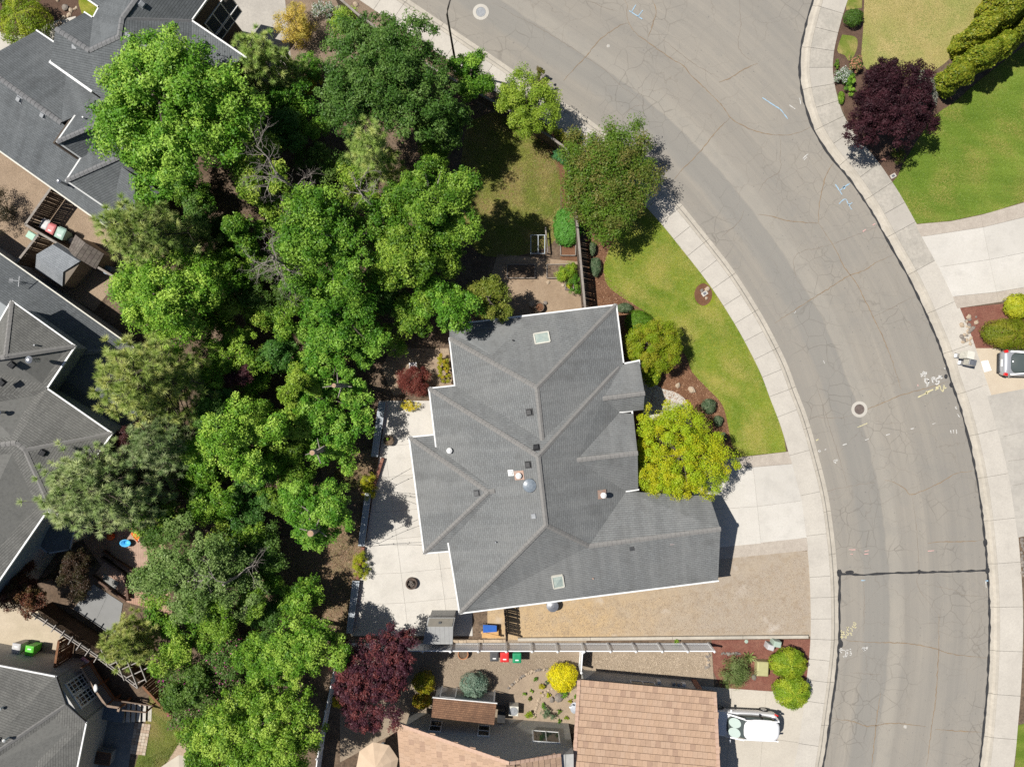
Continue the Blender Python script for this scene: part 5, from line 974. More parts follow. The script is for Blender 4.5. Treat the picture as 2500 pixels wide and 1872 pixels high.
c = P(949, 1075, .4); t = thing('barrel_planter', 'round dark barrel planter with seedling on the patio', 'planter', (c.x, c.y, .135)); WB = mat('oak_barrel', (.16, .12, .09), (.11, .085, .065), 5, rough=.8)
MB().lathe((c.x, c.y, .135), [(.3, 0), (.37, .2), (.36, .4), (.32, .4), (.31, .3)], 24).build('barrel', WB, t); MB().lathe((c.x, c.y, .135), [(.31, .3), (.1, .33)], 20).build('soil', MT['soil'], t)
c = P(1005, 1423, .25); t = thing('fire_pit', 'round stone fire ring filled with sticks on pale patio', 'fire pit', (c.x, c.y, .135)); MB().lathe((c.x, c.y, .135), [(.40, 0), (.40, .3), (.31, .3), (.31, .06), (.05, .05)], 26).build('ring', mat('soot_brown_stone', (.14, .105, .085), (.09, .07, .06), 7, rough=1, bump=.02), t)
for i in range(16):
    a = rnd.uniform(0, 6.28); o = Vector((rnd.uniform(-.15, .15), rnd.uniform(-.15, .15), 0)); d = Vector((math.cos(a), math.sin(a), rnd.uniform(-.1, .1))) * rnd.uniform(.14, .24); q = Vector((c.x, c.y, .135 + .2 + .008 * i)) + o * .5
    MB().tube([q - d, q + d], .018, 6).build('stick', MT['greybark'] if i % 2 else MT['bark'], t)
for k, (a, b_) in enumerate([((909, 1198, 1.4), (1003, 1143, 2.6)), ((909, 1198, 1.4), (1016, 1230, 2.6)), ((890, 1330, 1.4), (1020, 1268, 2.6)), ((890, 1334, 1.4), (1030, 1330, 2.6)), ((909, 1200, 1.4), (1012, 1215, 2.6))]):
    A, B = P(*a), P(*b_); b = MB(); l = [A.lerp(B, i / 12) - Vector((0, 0, .35 * math.sin(math.pi * i / 12))) for i in range(13)]; t = thing('string_light', ('first string light from the shared post, nearest the roof hip corner', 'string light sagging between the other two from the shared post', 'string light slanting up from the post at the bench foot', 'string light running level from the post at the bench foot', 'last string light from the shared post, lying over leaf shade')[k], 'string light', (A.x, A.y, Z0), 'light strings over the patio')
    b.tube(l, .012, 5).build('cable', MT['black'], t)
    for i in (3, 6, 9): MB().lathe(l[i] - Vector((0, 0, .1)), [(.01, 0), (.035, .03), (.03, .07), (.015, .1)], 8).build('bulb', MT['dark'], t)
    if k in (0, 2): MB().tube([(A.x, A.y, Z0), (A.x, A.y, 1.42)], .025, 8).build('post', MT['metal'], t)
# board pile and tub in the side nook
t = thing('board_pile', 'bare pine boards stacked on a crate near the side fence', 'boards', tuple(P(1197, 1545).to_2d()) + (Z0,))
for x, y, z, L, w, h, a in ((1197, 1545, .25, 1.15, .5, .45, 0.02), (1198, 1549, .52, 1.35, .14, .06, -.22), (1190, 1541, .52, .9, .12, .05, .1)):
    p = P(x, y, z); MB().box((p.x, p.y, z), (L, w, h), a).build('board', MT['pine'], t)
p = P(1196, 1534, .6); t = thing('wheelbarrow', 'blue wheelbarrow tub tipped beside the pine boards', 'wheelbarrow', (p.x, p.y, Z0)); BLU = mat('blue_tub', (.03, .12, .42), (.03, .10, .36), 5, rough=.4)
MB().loft([[(p.x + x * .3, p.y + y * .18, .35) for x, y in ((-1, -1), (1, -1), (1, 1), (-1, 1))], [(p.x + x * .48, p.y + y * .28, .62) for x, y in ((-1, -1), (1, -.8), (1, .8), (-1, 1))]]).build('tub', BLU, t, bevel=.02)
MB().tube([(p.x + .5, p.y - .03, .25), (p.x + .5, p.y + .03, .25)], .17, 16).build('wheel', MT['black'], t)
for s in (-1, 1): MB().tube([(p.x + .45, p.y + s * .05, .28), (p.x - .1, p.y + s * .18, .33), (p.x - .75, p.y + s * .26, .55)], .02, 6).build('handle', MT['dark'], t); MB().tube([(p.x - .25, p.y + s * .2, .36), (p.x - .3, p.y + s * .22, Z0)], .018, 6).build('leg', MT['dark'], t)
A, B = P(1150, 1560, .2), P(1236, 1556, .2)
b = thing('retaining_kerb', 'pale concrete edging beam along the dry side yard', 'kerb', tuple(P(1264, 1558).to_2d()) + (Z0,))
for x0, x1 in ((1264, 1440), (1441, 1640), (1641, 1812), (1813, 1972)): MB().bar(P(x0, 1559.5 - (x0 - 1264) * .0095, .2) , P(x1, 1559.5 - (x1 - 1264) * .0095, .2), .2, .24).build('beam', MT['kerb'], b)
b = thing('block_wall', 'low pale block wall behind the resin shed', 'wall', tuple(P(1150, 1562).to_2d()) + (Z0,)); bm2 = MB().box((0, 0, .1), (.26, .2, .2)).mesh('block'); bm2.materials.append(MT['palerock'])
for i in range(36):
    p = P(992 + i * 6.8, 1566 - i * .1, .2); inst('block', bm2, b, (p.x, p.y, Z0 + rnd.uniform(-.02, .02)), (0, 0, rnd.gauss(0, .06)), (rnd.uniform(.8, 1), 1, rnd.uniform(.8, 1.1)))
# ---------------------------------------------------------------- mechanical and utility boxes
c = P(1254, 1734, .7); t = thing('air_conditioner', 'cream air conditioner unit with round fan grille by the house wall', 'air conditioner', (c.x, c.y, Z0)); MB().box((c.x, c.y, Z0 + .35), (.66, .66, .7), -.05).build('casing', MT['cream'], t, bevel=.03)
MB().lathe((c.x, c.y, Z0 + .702), [(.29, 0), (.29, .02), (.2, .03), (.19, .015), (.11, .015), (.1, .03), (.03, .035)], 24).build('fan_grille', MT['grey'], t)
c = P(1224, 1741, .5); t = thing('equipment_box', 'dark equipment box between lean-to shed and air conditioner', 'box', (c.x, c.y, Z0)); MB().box((c.x, c.y, Z0 + .45), (.5, .75, .9), -.05).build('casing', MT['dark'], t, bevel=.02); MB().box((c.x, c.y, Z0 + .915), (.54, .79, .03), -.05).build('lid', MT['black'], t)
p = Vector((g.W['b1'].x - .35, g.W['b1'].y - 1.75, 2.9)); b = MB(); n = 18; ax = Vector((-.55, .35, .55)).normalized(); e1 = ax.cross(Vector((0, 0, 1))).normalized(); e2 = ax.cross(e1)
rings = [[p + ax * z + (e1 * math.cos(6.283 * i / n) + e2 * math.sin(6.283 * i / n)) * r_ for i in range(n)] for r_, z in ((.02, -.07), (.2, -.04), (.33, .03), (.34, .02), (.21, -.055), (.03, -.09))]
b.loft(rings); o = b.build('satellite_dish', mat('dish_grey', (.42, .44, .47), (.38, .40, .43), 4, rough=.5), sh); MB().tube([p - ax * .07, p + Vector((.25, -.1, -.35))], .03, 8).build('mount', MT['metal'], o); MB().tube([p + e2 * .3, p + ax * .45], .02, 6).box(p + ax * .47, (.14, .1, .1)).build('feed_arm', MT['white'], o)
def cabinet(label, px, py, w, d, h, m, rz=0.0, lid=None, name='utility_box', sl=.05):
    c = P(px, py, h); t = thing(name, label, 'utility box', (c.x, c.y, Z0)); R3 = Matrix.Rotation(rz, 3, 'Z'); o = Vector((c.x, c.y, Z0)); rc = lambda k, z: [o + R3 @ Vector((x * w / 2 * k, y * d / 2 * k, z)) for x, y in ((-1, -1), (1, -1), (1, 1), (-1, 1))]
    MB().loft([rc(1, -.02), rc(1, h * .7), rc(1 - sl, h * .72)]).build('base', m, t, bevel=.015); MB().loft([rc(1.02, h * .72), rc(1.0, h * .9), rc(1 - sl * 3, h)]).build('lid', lid or m, t, bevel=.02); return t
MINT = mat('pale_green_cabinet', (.36, .44, .37), (.32, .40, .33), 4, rough=.5)
cabinet('squat white utility pedestal beside the green one in red mulch', 1882, 1580, .45, .4, .75, WHB, -.3); cabinet('pale green utility pedestal beside the white one in red mulch', 1898, 1572, .52, .42, .8, MINT, -.2); cabinet('flat olive transformer box beside the round clipped bush', 1862, 1632, .8, 1.0, .6, mat('olive_transformer', (.42, .40, .20), (.38, .36, .18), 3, rough=.5), -.05)
c = P(1821, 1564, .02); MB().lathe((c.x, c.y, Z0), [(.13, 0), (.13, .03), (.1, .04)], 16).build('valve_box', MINT, None, 'small green valve lid set in red mulch', 'valve lid')
for lab, x, y, w, d, a in (('white framed water meter lid in the oval mulch bed', 1719, 717, .42, .3, .6), ('white water meter lid at the lawn corner by the sidewalk', 2178, 431, .40, .28, .5)):
    c = P(x, y); t = thing('meter_lid', lab, 'meter lid', (c.x, c.y, Z0)); MB().box((c.x, c.y, Z0 + .025), (w, d, .05), a).build('frame', MT['concrete'], t); MB().box((c.x, c.y, Z0 + .055), (w * .5, d * .55, .012), a).build('cover', MT['metal'], t)
q = [P(x, y, .14) for x, y in ((2395, 882), (2412, 879), (2421, 904), (2403, 909))]; MB().prism(q, Z0, .15).build('utility_vault', MT['white'], None, 'flat white rectangular vault top on gravel near the silver car', 'utility vault', bevel=.005)
def mailbox(label, bx, by, w, d, h, m):
    c = P(bx, by, 0); o = Vector((c.x, c.y, .13)); t = thing('cluster_mailbox', label, 'mailbox', tuple(o)); a = -.22
    MB().box(o + Vector((0, 0, .35)), (.22, .22, .7), a).box(o + Vector((0, 0, .02)), (.4, .34, .04), a).build('pedestal', MT['metal'], t)
    MB().box(o + Vector((0, 0, .68 + (h - .68) / 2)), (w, d, h - .68), a).build('cabinet', m, t, bevel=.015); R3 = Matrix.Rotation(a, 3, 'Z')
    dm = MB().box((0, 0, 0), (.012, d * .29, .11)).mesh('mail_door'); dm.materials.append(MT['cream'])
    for i in range(3):
        for j in range(5): inst('mail_door', dm, t, o + R3 @ Vector((-w / 2 - .004, (i - 1) * d * .31, .8 + j * (h - .85) / 5)), (0, 0, a))
mailbox('tall cream cluster mailbox standing on the sidewalk', 2333, 869, .5, .52, 1.55, MT['cream']); mailbox('smaller pale cluster mailbox beside the taller one', 2342, 886, .48, .4, 1.35, MT['metal'])
# street lamp
c = P(1116, 176, .13); t = thing('street_lamp', 'dark curved arm street lamp at the back of the sidewalk', 'street lamp', (c.x, c.y, .13)); pts = [Vector((c.x, c.y, .13)), Vector((c.x, c.y, 4)), Vector((c.x, c.y, 7.8)), Vector((c.x + .08, c.y + .12, 8.2)), Vector((c.x + .22, c.y + .4, 8.5)), Vector((c.x + .4, c.y + .75, 8.65)), Vector((c.x + .6, c.y + 1.1, 8.7))]
MB().tube(pts, [.085, .07, .06, .05, .045, .04, .035], 12).build('pole', mat('bronze_pole', (.06, .05, .045), (.08, .07, .06), 4, rough=.45, spec=.5), t, smooth=True); MB().lathe((c.x, c.y, .13), [(.22, 0), (.22, .08), (.12, .14)], 16).build('base', MT['dark'], t)
MB().box(pts[-1] + Vector((.1, .24, -.02)), (.5, .22, .12), 1.15).build('lamp_head', MT['grey'], t, bevel=.04)
# ---------------------------------------------------------------- cars
def carpaint(name, c, metal=0.0, coat=1.0):
    t = NT(name); v = t.pos(); t.fin(t.mix(t.math('MULTIPLY', t.noise(v, 30, 2), .12), c, tuple(x * .75 for x in c)), .35, .5, metal); t.b.inputs['Coat Weight'].default_value = coat; t.b.inputs['Coat Roughness'].default_value = .05; return t.m
TYRE = mat('tyre_rubber', (.02, .02, .02), (.03, .03, .03), 8, rough=.8); CGL = mat('car_glass', (.07, .085, .08), rough=.04, spec=1.0)
def car(label, px, py, hpx, rz, paint_, L=4.5, Wd=1.78, Ht=1.62, shade=False, rear=False):
    c = P(px, py, hpx); o = Vector((c.x, c.y, .135)); t = thing('parked_car', label, 'car', tuple(o)); R3 = Matrix.Rotation(rz, 3, 'Z'); Tr = lambda x, y, z: o + R3 @ Vector((x, y, z)); h = L / 2; w = Wd / 2
    st = [(-h, .45, .72, .66), (-h + .06, .30, .90, .80), (-h + .22, .24, 1.0, .87), (-h + .7, .2, 1.02, .9), (-h + 1.4, .2, 1.0, .9), (0, .2, .99, .9), (h - 1.5, .2, .98, .9), (h - 1.15, .2, .96, .9), (h - .75, .22, .9, .88), (h - .35, .25, .80, .83), (h - .1, .3, .68, .72), (h, .4, .58, .58)]
    rings = []
    for x, zb, zt, k in st:
        ww = k / .9 * w; zm = zb + (zt - zb) * .55
        half = [(0, zb), (ww * .8, zb), (ww * .97, zb + .1), (ww, zm), (ww * .975, zt - .1), (ww * .88, zt - .015), (ww * .45, zt + .03), (0, zt + .045)]
        ring = half + [(-y, z) for y, z in half[-2:0:-1]]; rings.append([Tr(x, y, z) for y, z in ring])
    b = MB(); b.loft(rings); b.smooth = True; body = b.build('body', paint_, t); sd = body.modifiers.new('sub', 'SUBSURF'); sd.levels = sd.render_levels = 2
    def ov(x0, x1, wy, z, n=24, e=3.4, crown=0.0):
        out = []
        for i in range(n):
            a = 2 * math.pi * i / n; cx, sx = math.cos(a), math.sin(a); out.append((( x0 + x1) / 2 + (x1 - x0) / 2 * math.copysign(abs(cx) ** (2 / e), cx), wy * math.copysign(abs(sx) ** (2 / e), sx), z + crown))
        return out
    if rear: base, top = (-h + .28, h - 1.3), (-h + 1.15, h - 2.0)
    else: base, top = (-h + .1, h - 1.1), (-h + .18, h - 2.25)
    zb, zt = 1.0, Ht - .06
    b = MB(); b.loft([[Tr(*q) for q in ov(base[0], base[1], w * .9, zb - .08)], [Tr(*q) for q in ov(base[0] * .75 + top[0] * .25, base[1] * .75 + top[1] * .25, w * .875, zb + (zt - zb) * .28)], [Tr(*q) for q in ov(top[0], top[1], w * .79, zt)]]); b.smooth = True; b.build('window_glass', CGL, t)
    b = MB(); b.loft([[Tr(*q) for q in ov(top[0] - .05, top[1] + .06, w * .83, zt - .03)], [Tr(*q) for q in ov(top[0] - .03, top[1] + .03, w * .81, zt + .02)], [Tr(*q) for q in ov(top[0] + .12, top[1] - .12, w * .66, zt + .05)], [Tr(*q) for q in ov(top[0] + .5, top[1] - .5, w * .35, zt + .065)]]); b.smooth = True; b.build('roof_panel', paint_, t)
    for s in (-1, 1):
        for (xa, xb) in ((base[1] - .12, top[1] - .02), (base[0] + .16, top[0] + .06)): MB().bar(Tr(xa, s * w * .86, zb), Tr(xb, s * w * .78, zt + .0), .1, .07).build('pillar', paint_, t)
        xm = (top[0] + top[1]) / 2; MB().bar(Tr(xm, s * w * .93, zb), Tr(xm, s * w * .8, zt), .08, .05).build('pillar', MT['black'], t)
        MB().bar(Tr(top[0], s * w * .73, zt + .01), Tr(top[1], s * w * .73, zt + .01), .07, .05).build('roof_rail', paint_, t)
        m_ = MB(); m_.box(Tr(base[1] - .35, s * (w + .12), 1.06), (.12, .2, .14), rz); m_.build('wing_mirror', paint_, t, bevel=.03)
        MB().box(Tr(h - .33, s * w * .68, .70), (.36, .2, .1), rz + s * -.35).build('headlight', MT['metal'], t, bevel=.02)
        MB().box(Tr(-h + .17, s * w * .86, .92), (.22, .2, .2), rz + s * .3).build('tail_light', mat('red_lens', (.6, .02, .02), rough=.15, spec=.7) if 'lens' not in MT else MT['lens'], t, bevel=.03)
        for x in (h - .85, -h + .82):
            q = Tr(x, s * (w - .1), .32); d = R3 @ Vector((0, .1, 0)); wh_ = MB().tube([q - d, q + d], .32, 22).build('wheel', TYRE, t); r_ = MB(); q2 = q + d * s * 1.03; r_.tube([q2 - d * .2, q2 + d * .06], .2, 18); r_.build('rim', MT['metal'], wh_)
    MB().box(Tr(-h - .0, 0, .45), (.12, w * 1.5, .2), rz).build('bumper', MT['black'] if rear else paint_, t, bevel=.04)
    MB().box(Tr(-h + .0, 0, .75), (.06, .5, .12), rz).build('number_plate', MT['white'], t)
    if shade:
        nf = (Tr(base[1], 0, zb) - Tr(top[1], 0, zt)); sl = nf.normalized(); sd_ = R3 @ Vector((0, 1, 0)); nm = sd_.cross(sl); nm = nm if nm.z > 0 else -nm; cc_ = Tr(base[1] * .52 + top[1] * .48, 0, zb + (zt - zb) * .5)
        for s in (-1, 1):
            b = MB(); b.add([cc_ + sd_ * (s * .33 + .335 * math.cos(a)) + sl * (.40 * math.sin(a)) - sl * .03 + nm * .055 for a in np.linspace(0, 6.283, 25)[:-1]], [tuple(range(24))]); b.build('sunshade', mat('mint_sunshade', (.42, .50, .46), rough=.3, spec=.6), t)
    return t
car('white hatchback with silver sunshade parked on the driveway', 1806, 1757, .3, math.pi - .05, carpaint('white_car_paint', (.78, .78, .78)), 4.75, 1.78, 1.62, True)
car('silver sedan seen from its rear beside the green hedge', 2514, 888, .3, -.02, carpaint('silver_car_paint', (.42, .43, .45), .4), 4.7, 1.82, 1.45, False, True)
# ---------------------------------------------------------------- trellis fence, pergola, deck, terrace
GW = mat('grey_weathered_timber', (.36, .33, .30), (.27, .245, .22), 4, rough=.9); DB = mat('dark_stained_boards', (.075, .045, .028), (.11, .065, .04), 3, (.04, .025, .016), 12, .5, rough=.9)
TT = [(77, 1495), (234, 1599), (338, 1677)]; th = 2.25
t = thing('trellis_fence', 'dark brown trellis topped fence with grey double beam and crossbars', 'trellis', tuple(P(*TT[0], th).to_2d()) + (Z0,)); pts = [P(x, y, th) for x, y in TT]
bme = MB().box((0, 0, .75), (.135, .02, 1.5)).mesh('board'); bme.materials.append(DB)
for A, B in zip(pts, pts[1:]):
    u = (B - A).normalized(); n = Vector((-u.y, u.x, 0)); L = (B - A).length; a = math.atan2(u.y, u.x)
    for o in (-.07, .07): MB().bar(A + n * o, B + n * o, .05, .12).build('beam', GW, t)
    for i in range(int(L / .14)): p = A + u * ((i + .5) * .14); inst('board', bme, t, (p.x, p.y, Z0), (0, 0, a))
    for i in range(max(2, round(L / 1.8)) + 1):
        p = A + u * (i * L / max(2, round(L / 1.8))); MB().box((p.x, p.y, th / 2), (.1, .1, th - .1), a).build('post', DB, t)
    k = int(L / .1); lt = MB()
    for i in range(-6, k):                  # diagonal lattice between boards and beam
        for s in (1, -1):
            x0 = i * .1; x1 = x0 + .55; 
            if s < 0: x0, x1 = x1, x0
            if 0 <= min(x0, x1) and max(x0, x1) <= L: p, q = A + u * x0, A + u * x1; lt.bar((p.x, p.y, 1.62), (q.x, q.y, 2.17), .012, .03)
    lt.build('lattice', DB, t, kind='stuff')
for x0, y0, x1, y1 in ((170, 1050, 250, 940), (310, 1150, 390, 1040), (450, 1255, 530, 1135), (595, 1355, 680, 1225), (735, 1465, 815, 1330), (870, 1560, 955, 1435), (1020, 1655, 1105, 1535), (1170, 1765, 1245, 1640)):
    MB().bar(P(60 + x0 / 6.9, 1360 + y0 / 6.9, th + .12), P(60 + x1 / 6.9, 1360 + y1 / 6.9, th + .12), .05, .1).build('crossbar', GW, t)
t = thing('pergola', 'grey timber corner pergola of crossing rafters and battens', 'pergola', tuple(P(310, 1640, 2.4).to_2d()) + (Z0,)); Q = lambda x, y, h: P(180 + x / 9.2, 1560 + y / 9.2, h)
for x0, y0, x1, y1 in ((620, 220, 770, 610), (820, 140, 1140, 920), (1190, 440, 1440, 1080), (1420, 400, 1640, 950)): MB().bar(Q(x0, y0, 2.5), Q(x1, y1, 2.5), .05, .12).build('rafter', GW, t)
for x0, y0, x1, y1 in ((560, 460, 1070, 210), (810, 575, 1150, 415), (935, 740, 1455, 500), (1165, 870, 1685, 625), (1320, 1025, 1610, 895)): MB().bar(Q(x0, y0, 2.41), Q(x1, y1, 2.41), .06, .06).build('batten', GW, t)
for x, y in ((640, 270), (1610, 900), (1430, 430), (1430, 1060)): p = Q(x, y, 2.4); MB().box((p.x, p.y, 1.22), (.1, .1, 2.36)).build('post', DB, t)
slabs('grey_court', [[(228, 1425), (264, 1449), (231, 1521), (178, 1486)], [(264, 1449), (300, 1472), (285, 1562), (231, 1521)]], mat('grey_court_paint', (.235, .235, .23), (.215, .215, .21), 2, rough=.9), h=.14)
TER2 = mat('terrace_timber', (.10, .06, .045), (.14, .085, .06), 4, rough=.9)
for lab, pl in (('dark timber retaining edge highest on the brick terrace', [(250, 1346), (270, 1360), (324, 1395), (331, 1440)]), ('dark timber retaining edge in the middle of the brick terrace', [(246, 1361), (254, 1366), (305, 1402), (312, 1462)]), ('dark timber retaining edge beside the grey court', [(224, 1406), (306, 1467)])):
    w = [P(x, y, .45) for x, y in pl]; t = thing('retaining_edge', lab, 'garden wall', (w[0].x, w[0].y, Z0))
    for A, B in zip(w, w[1:]): MB().bar((A.x, A.y, .28), (B.x, B.y, .28), .14, .42).build('sleeper', TER2, t)
slabs('terrace', [[(256, 1370), (303, 1404), (308, 1460), (228, 1406)], [(272, 1366), (320, 1396), (328, 1440), (312, 1440), (306, 1402)]], mat('flaking_pink_paint', (.50, .36, .28), (.36, .21, .15), 5, (.25, .13, .09), 11, .6, rough=.95), h=.2)
slabs('terrace', [[(252, 1398), (291, 1422), (280, 1441), (251, 1421)]], mat('grey_mat', (.24, .235, .22), (.22, .215, .2), 3, rough=.9), h=.225)
slabs('terrace', [[(262, 1290), (345, 1280), (375, 1400), (330, 1398), (270, 1352)]], boards_mat('weathered_pink_deck', (.42, .29, .22), (.36, .24, .18), (.14, .085, .06), .12, 'x'), h=.2)
# deck with railing and stairs
t = thing('deck', 'blue grey raised deck with timber railing and pale stair treads', 'deck', tuple(P(240, 1690).to_2d()) + (Z0,)); DK = boards_mat('blue_grey_decking', (.13, .155, .18), (.115, .14, .165), (.05, .06, .07), .14, 'y')
fl = G([(202, 1623), (216, 1616), (248, 1665), (278, 1707), (308, 1714), (298, 1764), (231, 1752), (236, 1727), (165, 1650)], 1.0); MB().prism(fl, .9, 1.0).build('floor', DK, t); MB().prism(inset(fl, .03), .72, .898).build('fascia', MT['cedar'], t)
for x, y in ((205, 1628), (216, 1620), (248, 1669), (277, 1709), (303, 1716), (294, 1758)): p = P(x, y, 1); MB().box((p.x, p.y, .36), (.12, .12, .72)).build('leg', MT['cedar'], t)
cp = [P(*q, 1.95) for q in ((184, 1638), (198, 1631), (229, 1680), (259, 1722), (291, 1727), (288, 1736))]
CD = mat('pale_rail_cedar', (.27, .20, .15), (.21, .15, .11), 4, rough=.85); SPN = mat('grey_baluster', (.20, .20, .20), (.17, .17, .17), 4, rough=.8); SPM = MB().box((0, 0, .42), (.075, .022, .84)).mesh('baluster'); SPM.materials.append(SPN)
for A, B in zip(cp, cp[1:]):
    d = B - A; a = math.atan2(d.y, d.x); MB().bar(A, B, .15, .045).build('cap_rail', CD, t); MB().bar(A - Vector((0, 0, .85)), B - Vector((0, 0, .85)), .05, .09).build('bottom_rail', MT['cedar'], t)
    for i in range(int(d.length / .13)): p = A + d * ((i + .5) * .13 / d.length); inst('baluster', SPM, t, (p.x, p.y, 1.08), (0, 0, a))
    MB().box((A.x, A.y, 1.45), (.1, .1, .95), a).build('post', MT['cedar'], t)
for i, x in enumerate((300, 313, 326, 339, 352, 366)):
    h = .87 - i * .145; p0, p1, p2, p3 = (P(*q, h) for q in ((x - 4.6, 1712 + i * 1.6, 0)[:2], (x + 4.6, 1714 + i * 1.6, 0)[:2], (x + 3.2, 1763 - i * .5, 0)[:2], (x - 6, 1762 - i * .5, 0)[:2])); MB().prism([p0, p1, p2, p3], h - .05, h).build('tread', MT['concrete'], t)
for (xa, ya, xb, yb) in ((297, 1711, 372, 1722), (292, 1732, 356, 1738)): MB().bar(P(xa, ya, 1.85), P(xb, yb, 1.05), .09, .06).build('stair_rail', CD, t); p = P(xb, yb, 1.05); MB().box((p.x, p.y, .55), (.09, .09, 1.0)).build('post', MT['cedar'], t)
p = P(233, 1680, 2.05); b = MB(); b.smooth = True; b.lathe((p.x, p.y, 1.98), [(.16, 0), (.2, .04), (.08, .09)], 9, .8, 1.5); b.build('white_cloth', MT['white'], None, 'white cloth draped over the deck rail', 'cloth')
p = P(210, 1612, .3); MB().tube([p + Vector((-.28, .2, 0)), p + Vector((.28, -.2, 0))], .12, 12).lathe(p + Vector((.3, -.22, -.1)), [(.12, 0), (.12, .2)], 8).build('rolled_mat', mat('pink_white_roll', (.55, .2, .34), (.75, .7, .72), 5, rough=.6), None, 'rolled pink and white mat below the deck', 'mat')
c = P(150, 1845, .8); t = thing('planter_box', 'grey planter box with brown rim beside the house wall', 'planter', (c.x, c.y, Z0)); c = P(250, 1846, .6); t.location = (c.x, c.y, Z0); OFF[t.name] = Vector((c.x, c.y, Z0))
MB().box((c.x, c.y, .45), (1.3, .8, .7), -.15).build('box', MT['lapblue'], t); MB().box((c.x, c.y, .815), (1.38, .88, .03), -.15).build('rim', MT['cedar'], t); MB().box((c.x, c.y, .835), (1.2, .7, .02), -.15).build('soil', MT['darkmulch'], t)
def umbrella(label, px, py, r, h, m, base_z=Z0):
    c = P(px, py, h); t = thing('patio_umbrella', label, 'umbrella', (c.x, c.y, base_z)); b = MB(); n = 8; vs = [Vector((c.x, c.y, h + .55))]; rm = []
    for j, (k, z) in enumerate(((.35, h + .42), (.7, h + .22), (1.0, h))):
        for i in range(16):
            a = 2 * math.pi * i / 16 + .2; kk = k * (1 if i % 2 == 0 else .925 - .0 * j); vs.append(Vector((c.x + r * kk * math.cos(a), c.y + r * kk * math.sin(a), z - (.03 * k if i % 2 else 0))))
    fs = [(0, 1 + i, 1 + (i + 1) % 16) for i in range(16)] + [(1 + j * 16 + i, 17 + j * 16 + i, 17 + j * 16 + (i + 1) % 16, 1 + j * 16 + (i + 1) % 16) for j in range(2) for i in range(16)]
    b.add(vs, fs).build('canopy', m, t)
    for i in range(0, 16, 2): MB().bar(vs[0] - Vector((0, 0, .04)), vs[33 + i] - Vector((0, 0, .02)), .025, .025).build('rib', MT['dark'], t)
    MB().tube([(c.x, c.y, base_z), (c.x, c.y, h + .62)], .025, 10).build('pole', MT['dark'], t); MB().lathe((c.x, c.y, base_z), [(.26, 0), (.24, .06), (.05, .1)], 18).build('base', MT['dark'], t)
BEIGE = mat('beige_canvas', (.55, .42, .30), (.50, .38, .27), 2, rough=.9)
umbrella('beige patio umbrella below the purple plum tree', 921, 1862, 1.42, 2.4, BEIGE); umbrella('pale sand patio umbrella beside the brown board fence', 452, 1918, 2.1, 2.5, mat('sand_canvas', (.47, .42, .34), (.43, .38, .31), 2, rough=.9))
# toys on the terrace
def blob(name, label, cat, px, py, prof, m, sx=1, sy=1, z=.2): c = P(px, py, z); b = MB(); b.smooth = True; b.lathe((c.x, c.y, z), prof, 12, sx, sy); return b.build(name, m, None, label, cat, origin=(c.x, c.y, z))
ORG = mat('orange_plastic', (.75, .16, .04), (.65, .14, .04), 5, rough=.4)
t = thing('toy_slide', 'orange plastic toy slide half hidden by pine boughs', 'toy', tuple(P(337, 1308).to_2d()) + (.2,)); c = P(337, 1308, .5)
MB().bar((c.x - .5, c.y + .3, .3), (c.x + .3, c.y - .1, .95), .4, .05).build('chute', ORG, t); MB().bar((c.x + .3, c.y - .1, .95), (c.x + .55, c.y - .22, .2), .38, .06).build('ladder', mat('white_plastic', (.7, .68, .66), rough=.5), t)
for s in (-1, 1): MB().bar((c.x - .5, c.y + .3 + s * .2, .36), (c.x + .3, c.y - .1 + s * .2, 1.02), .04, .12).build('side_wall', ORG, t)
blob('toy_tub', 'bright blue plastic tub next to the orange slide', 'tub', 312, 1323, [(.2, 0), (.3, .3), (.33, .3), (.33, .34), (.27, .34), (.2, .08)], mat('sky_blue_plastic', (.08, .42, .75), rough=.4), 1.2, .8)
blob('toy_ball', 'orange ball under the pine next to the terrace', 'ball', 275, 1308, [(.05, 0), (.2, .08), (.27, .25), (.2, .42), (.05, .5)], ORG)
# ---------------------------------------------------------------- vegetable garden and stones
def frame_bed(label, q, h=.25, wm='woodtop', soil='soil'):
    pts = [P(x, y, h) for x, y in q]; c = sum(pts, Vector()) / len(pts); t = thing('garden_bed_frame', label, 'planter', (c.x, c.y, Z0))
    for A, B in zip(pts, pts[1:] + pts[:1]): MB().bar((A.x, A.y, Z0 + h / 2), (B.x, B.y, Z0 + h / 2), .05, h).build('side_board', MT[wm], t)
    MB().prism(inset(pts, .03), Z0, Z0 + h * .7).build('soil', MT[soil], t)
frame_bed('wooden bed of bare red soil against the board fence', [(1368, 584), (1405, 585), (1405, 624), (1369, 624)], soil='mulch')
frame_bed('long wooden bed of dark soil in tree shade', [(1238, 646), (1306, 646), (1306, 679), (1238, 679)])
frame_bed('wooden bed overgrown by the bright green bush', [(1335, 646), (1404, 645), (1404, 679), (1335, 679)]); frame_bed('little wooden box of yellow flowers by the fence', [(1380, 690), (1400, 690), (1400, 707), (1380, 707)])
t = thing('pipe_frame', 'pale pipe plant frame standing on the back lawn', 'plant frame', tuple(P(1313, 596).to_2d()) + (Z0,)); PW = mat('pale_pipe', (.5, .55, .58), (.42, .47, .5), 5, rough=.5)
for x in (1296, 1314, 1330): MB().tube([P(x, 619, .9), P(x, 574, .9)], .025, 8).build('rail', PW, t)
for y in (574, 619): MB().tube([P(1295, y, .88), P(1331, y, .88)], .02, 8).build('crossbar', PW, t)
for x in (1296, 1330):
    for y in (574, 619): p = P(x, y, .9); MB().tube([(p.x, p.y, Z0), p], .02, 8).build('leg', PW, t)
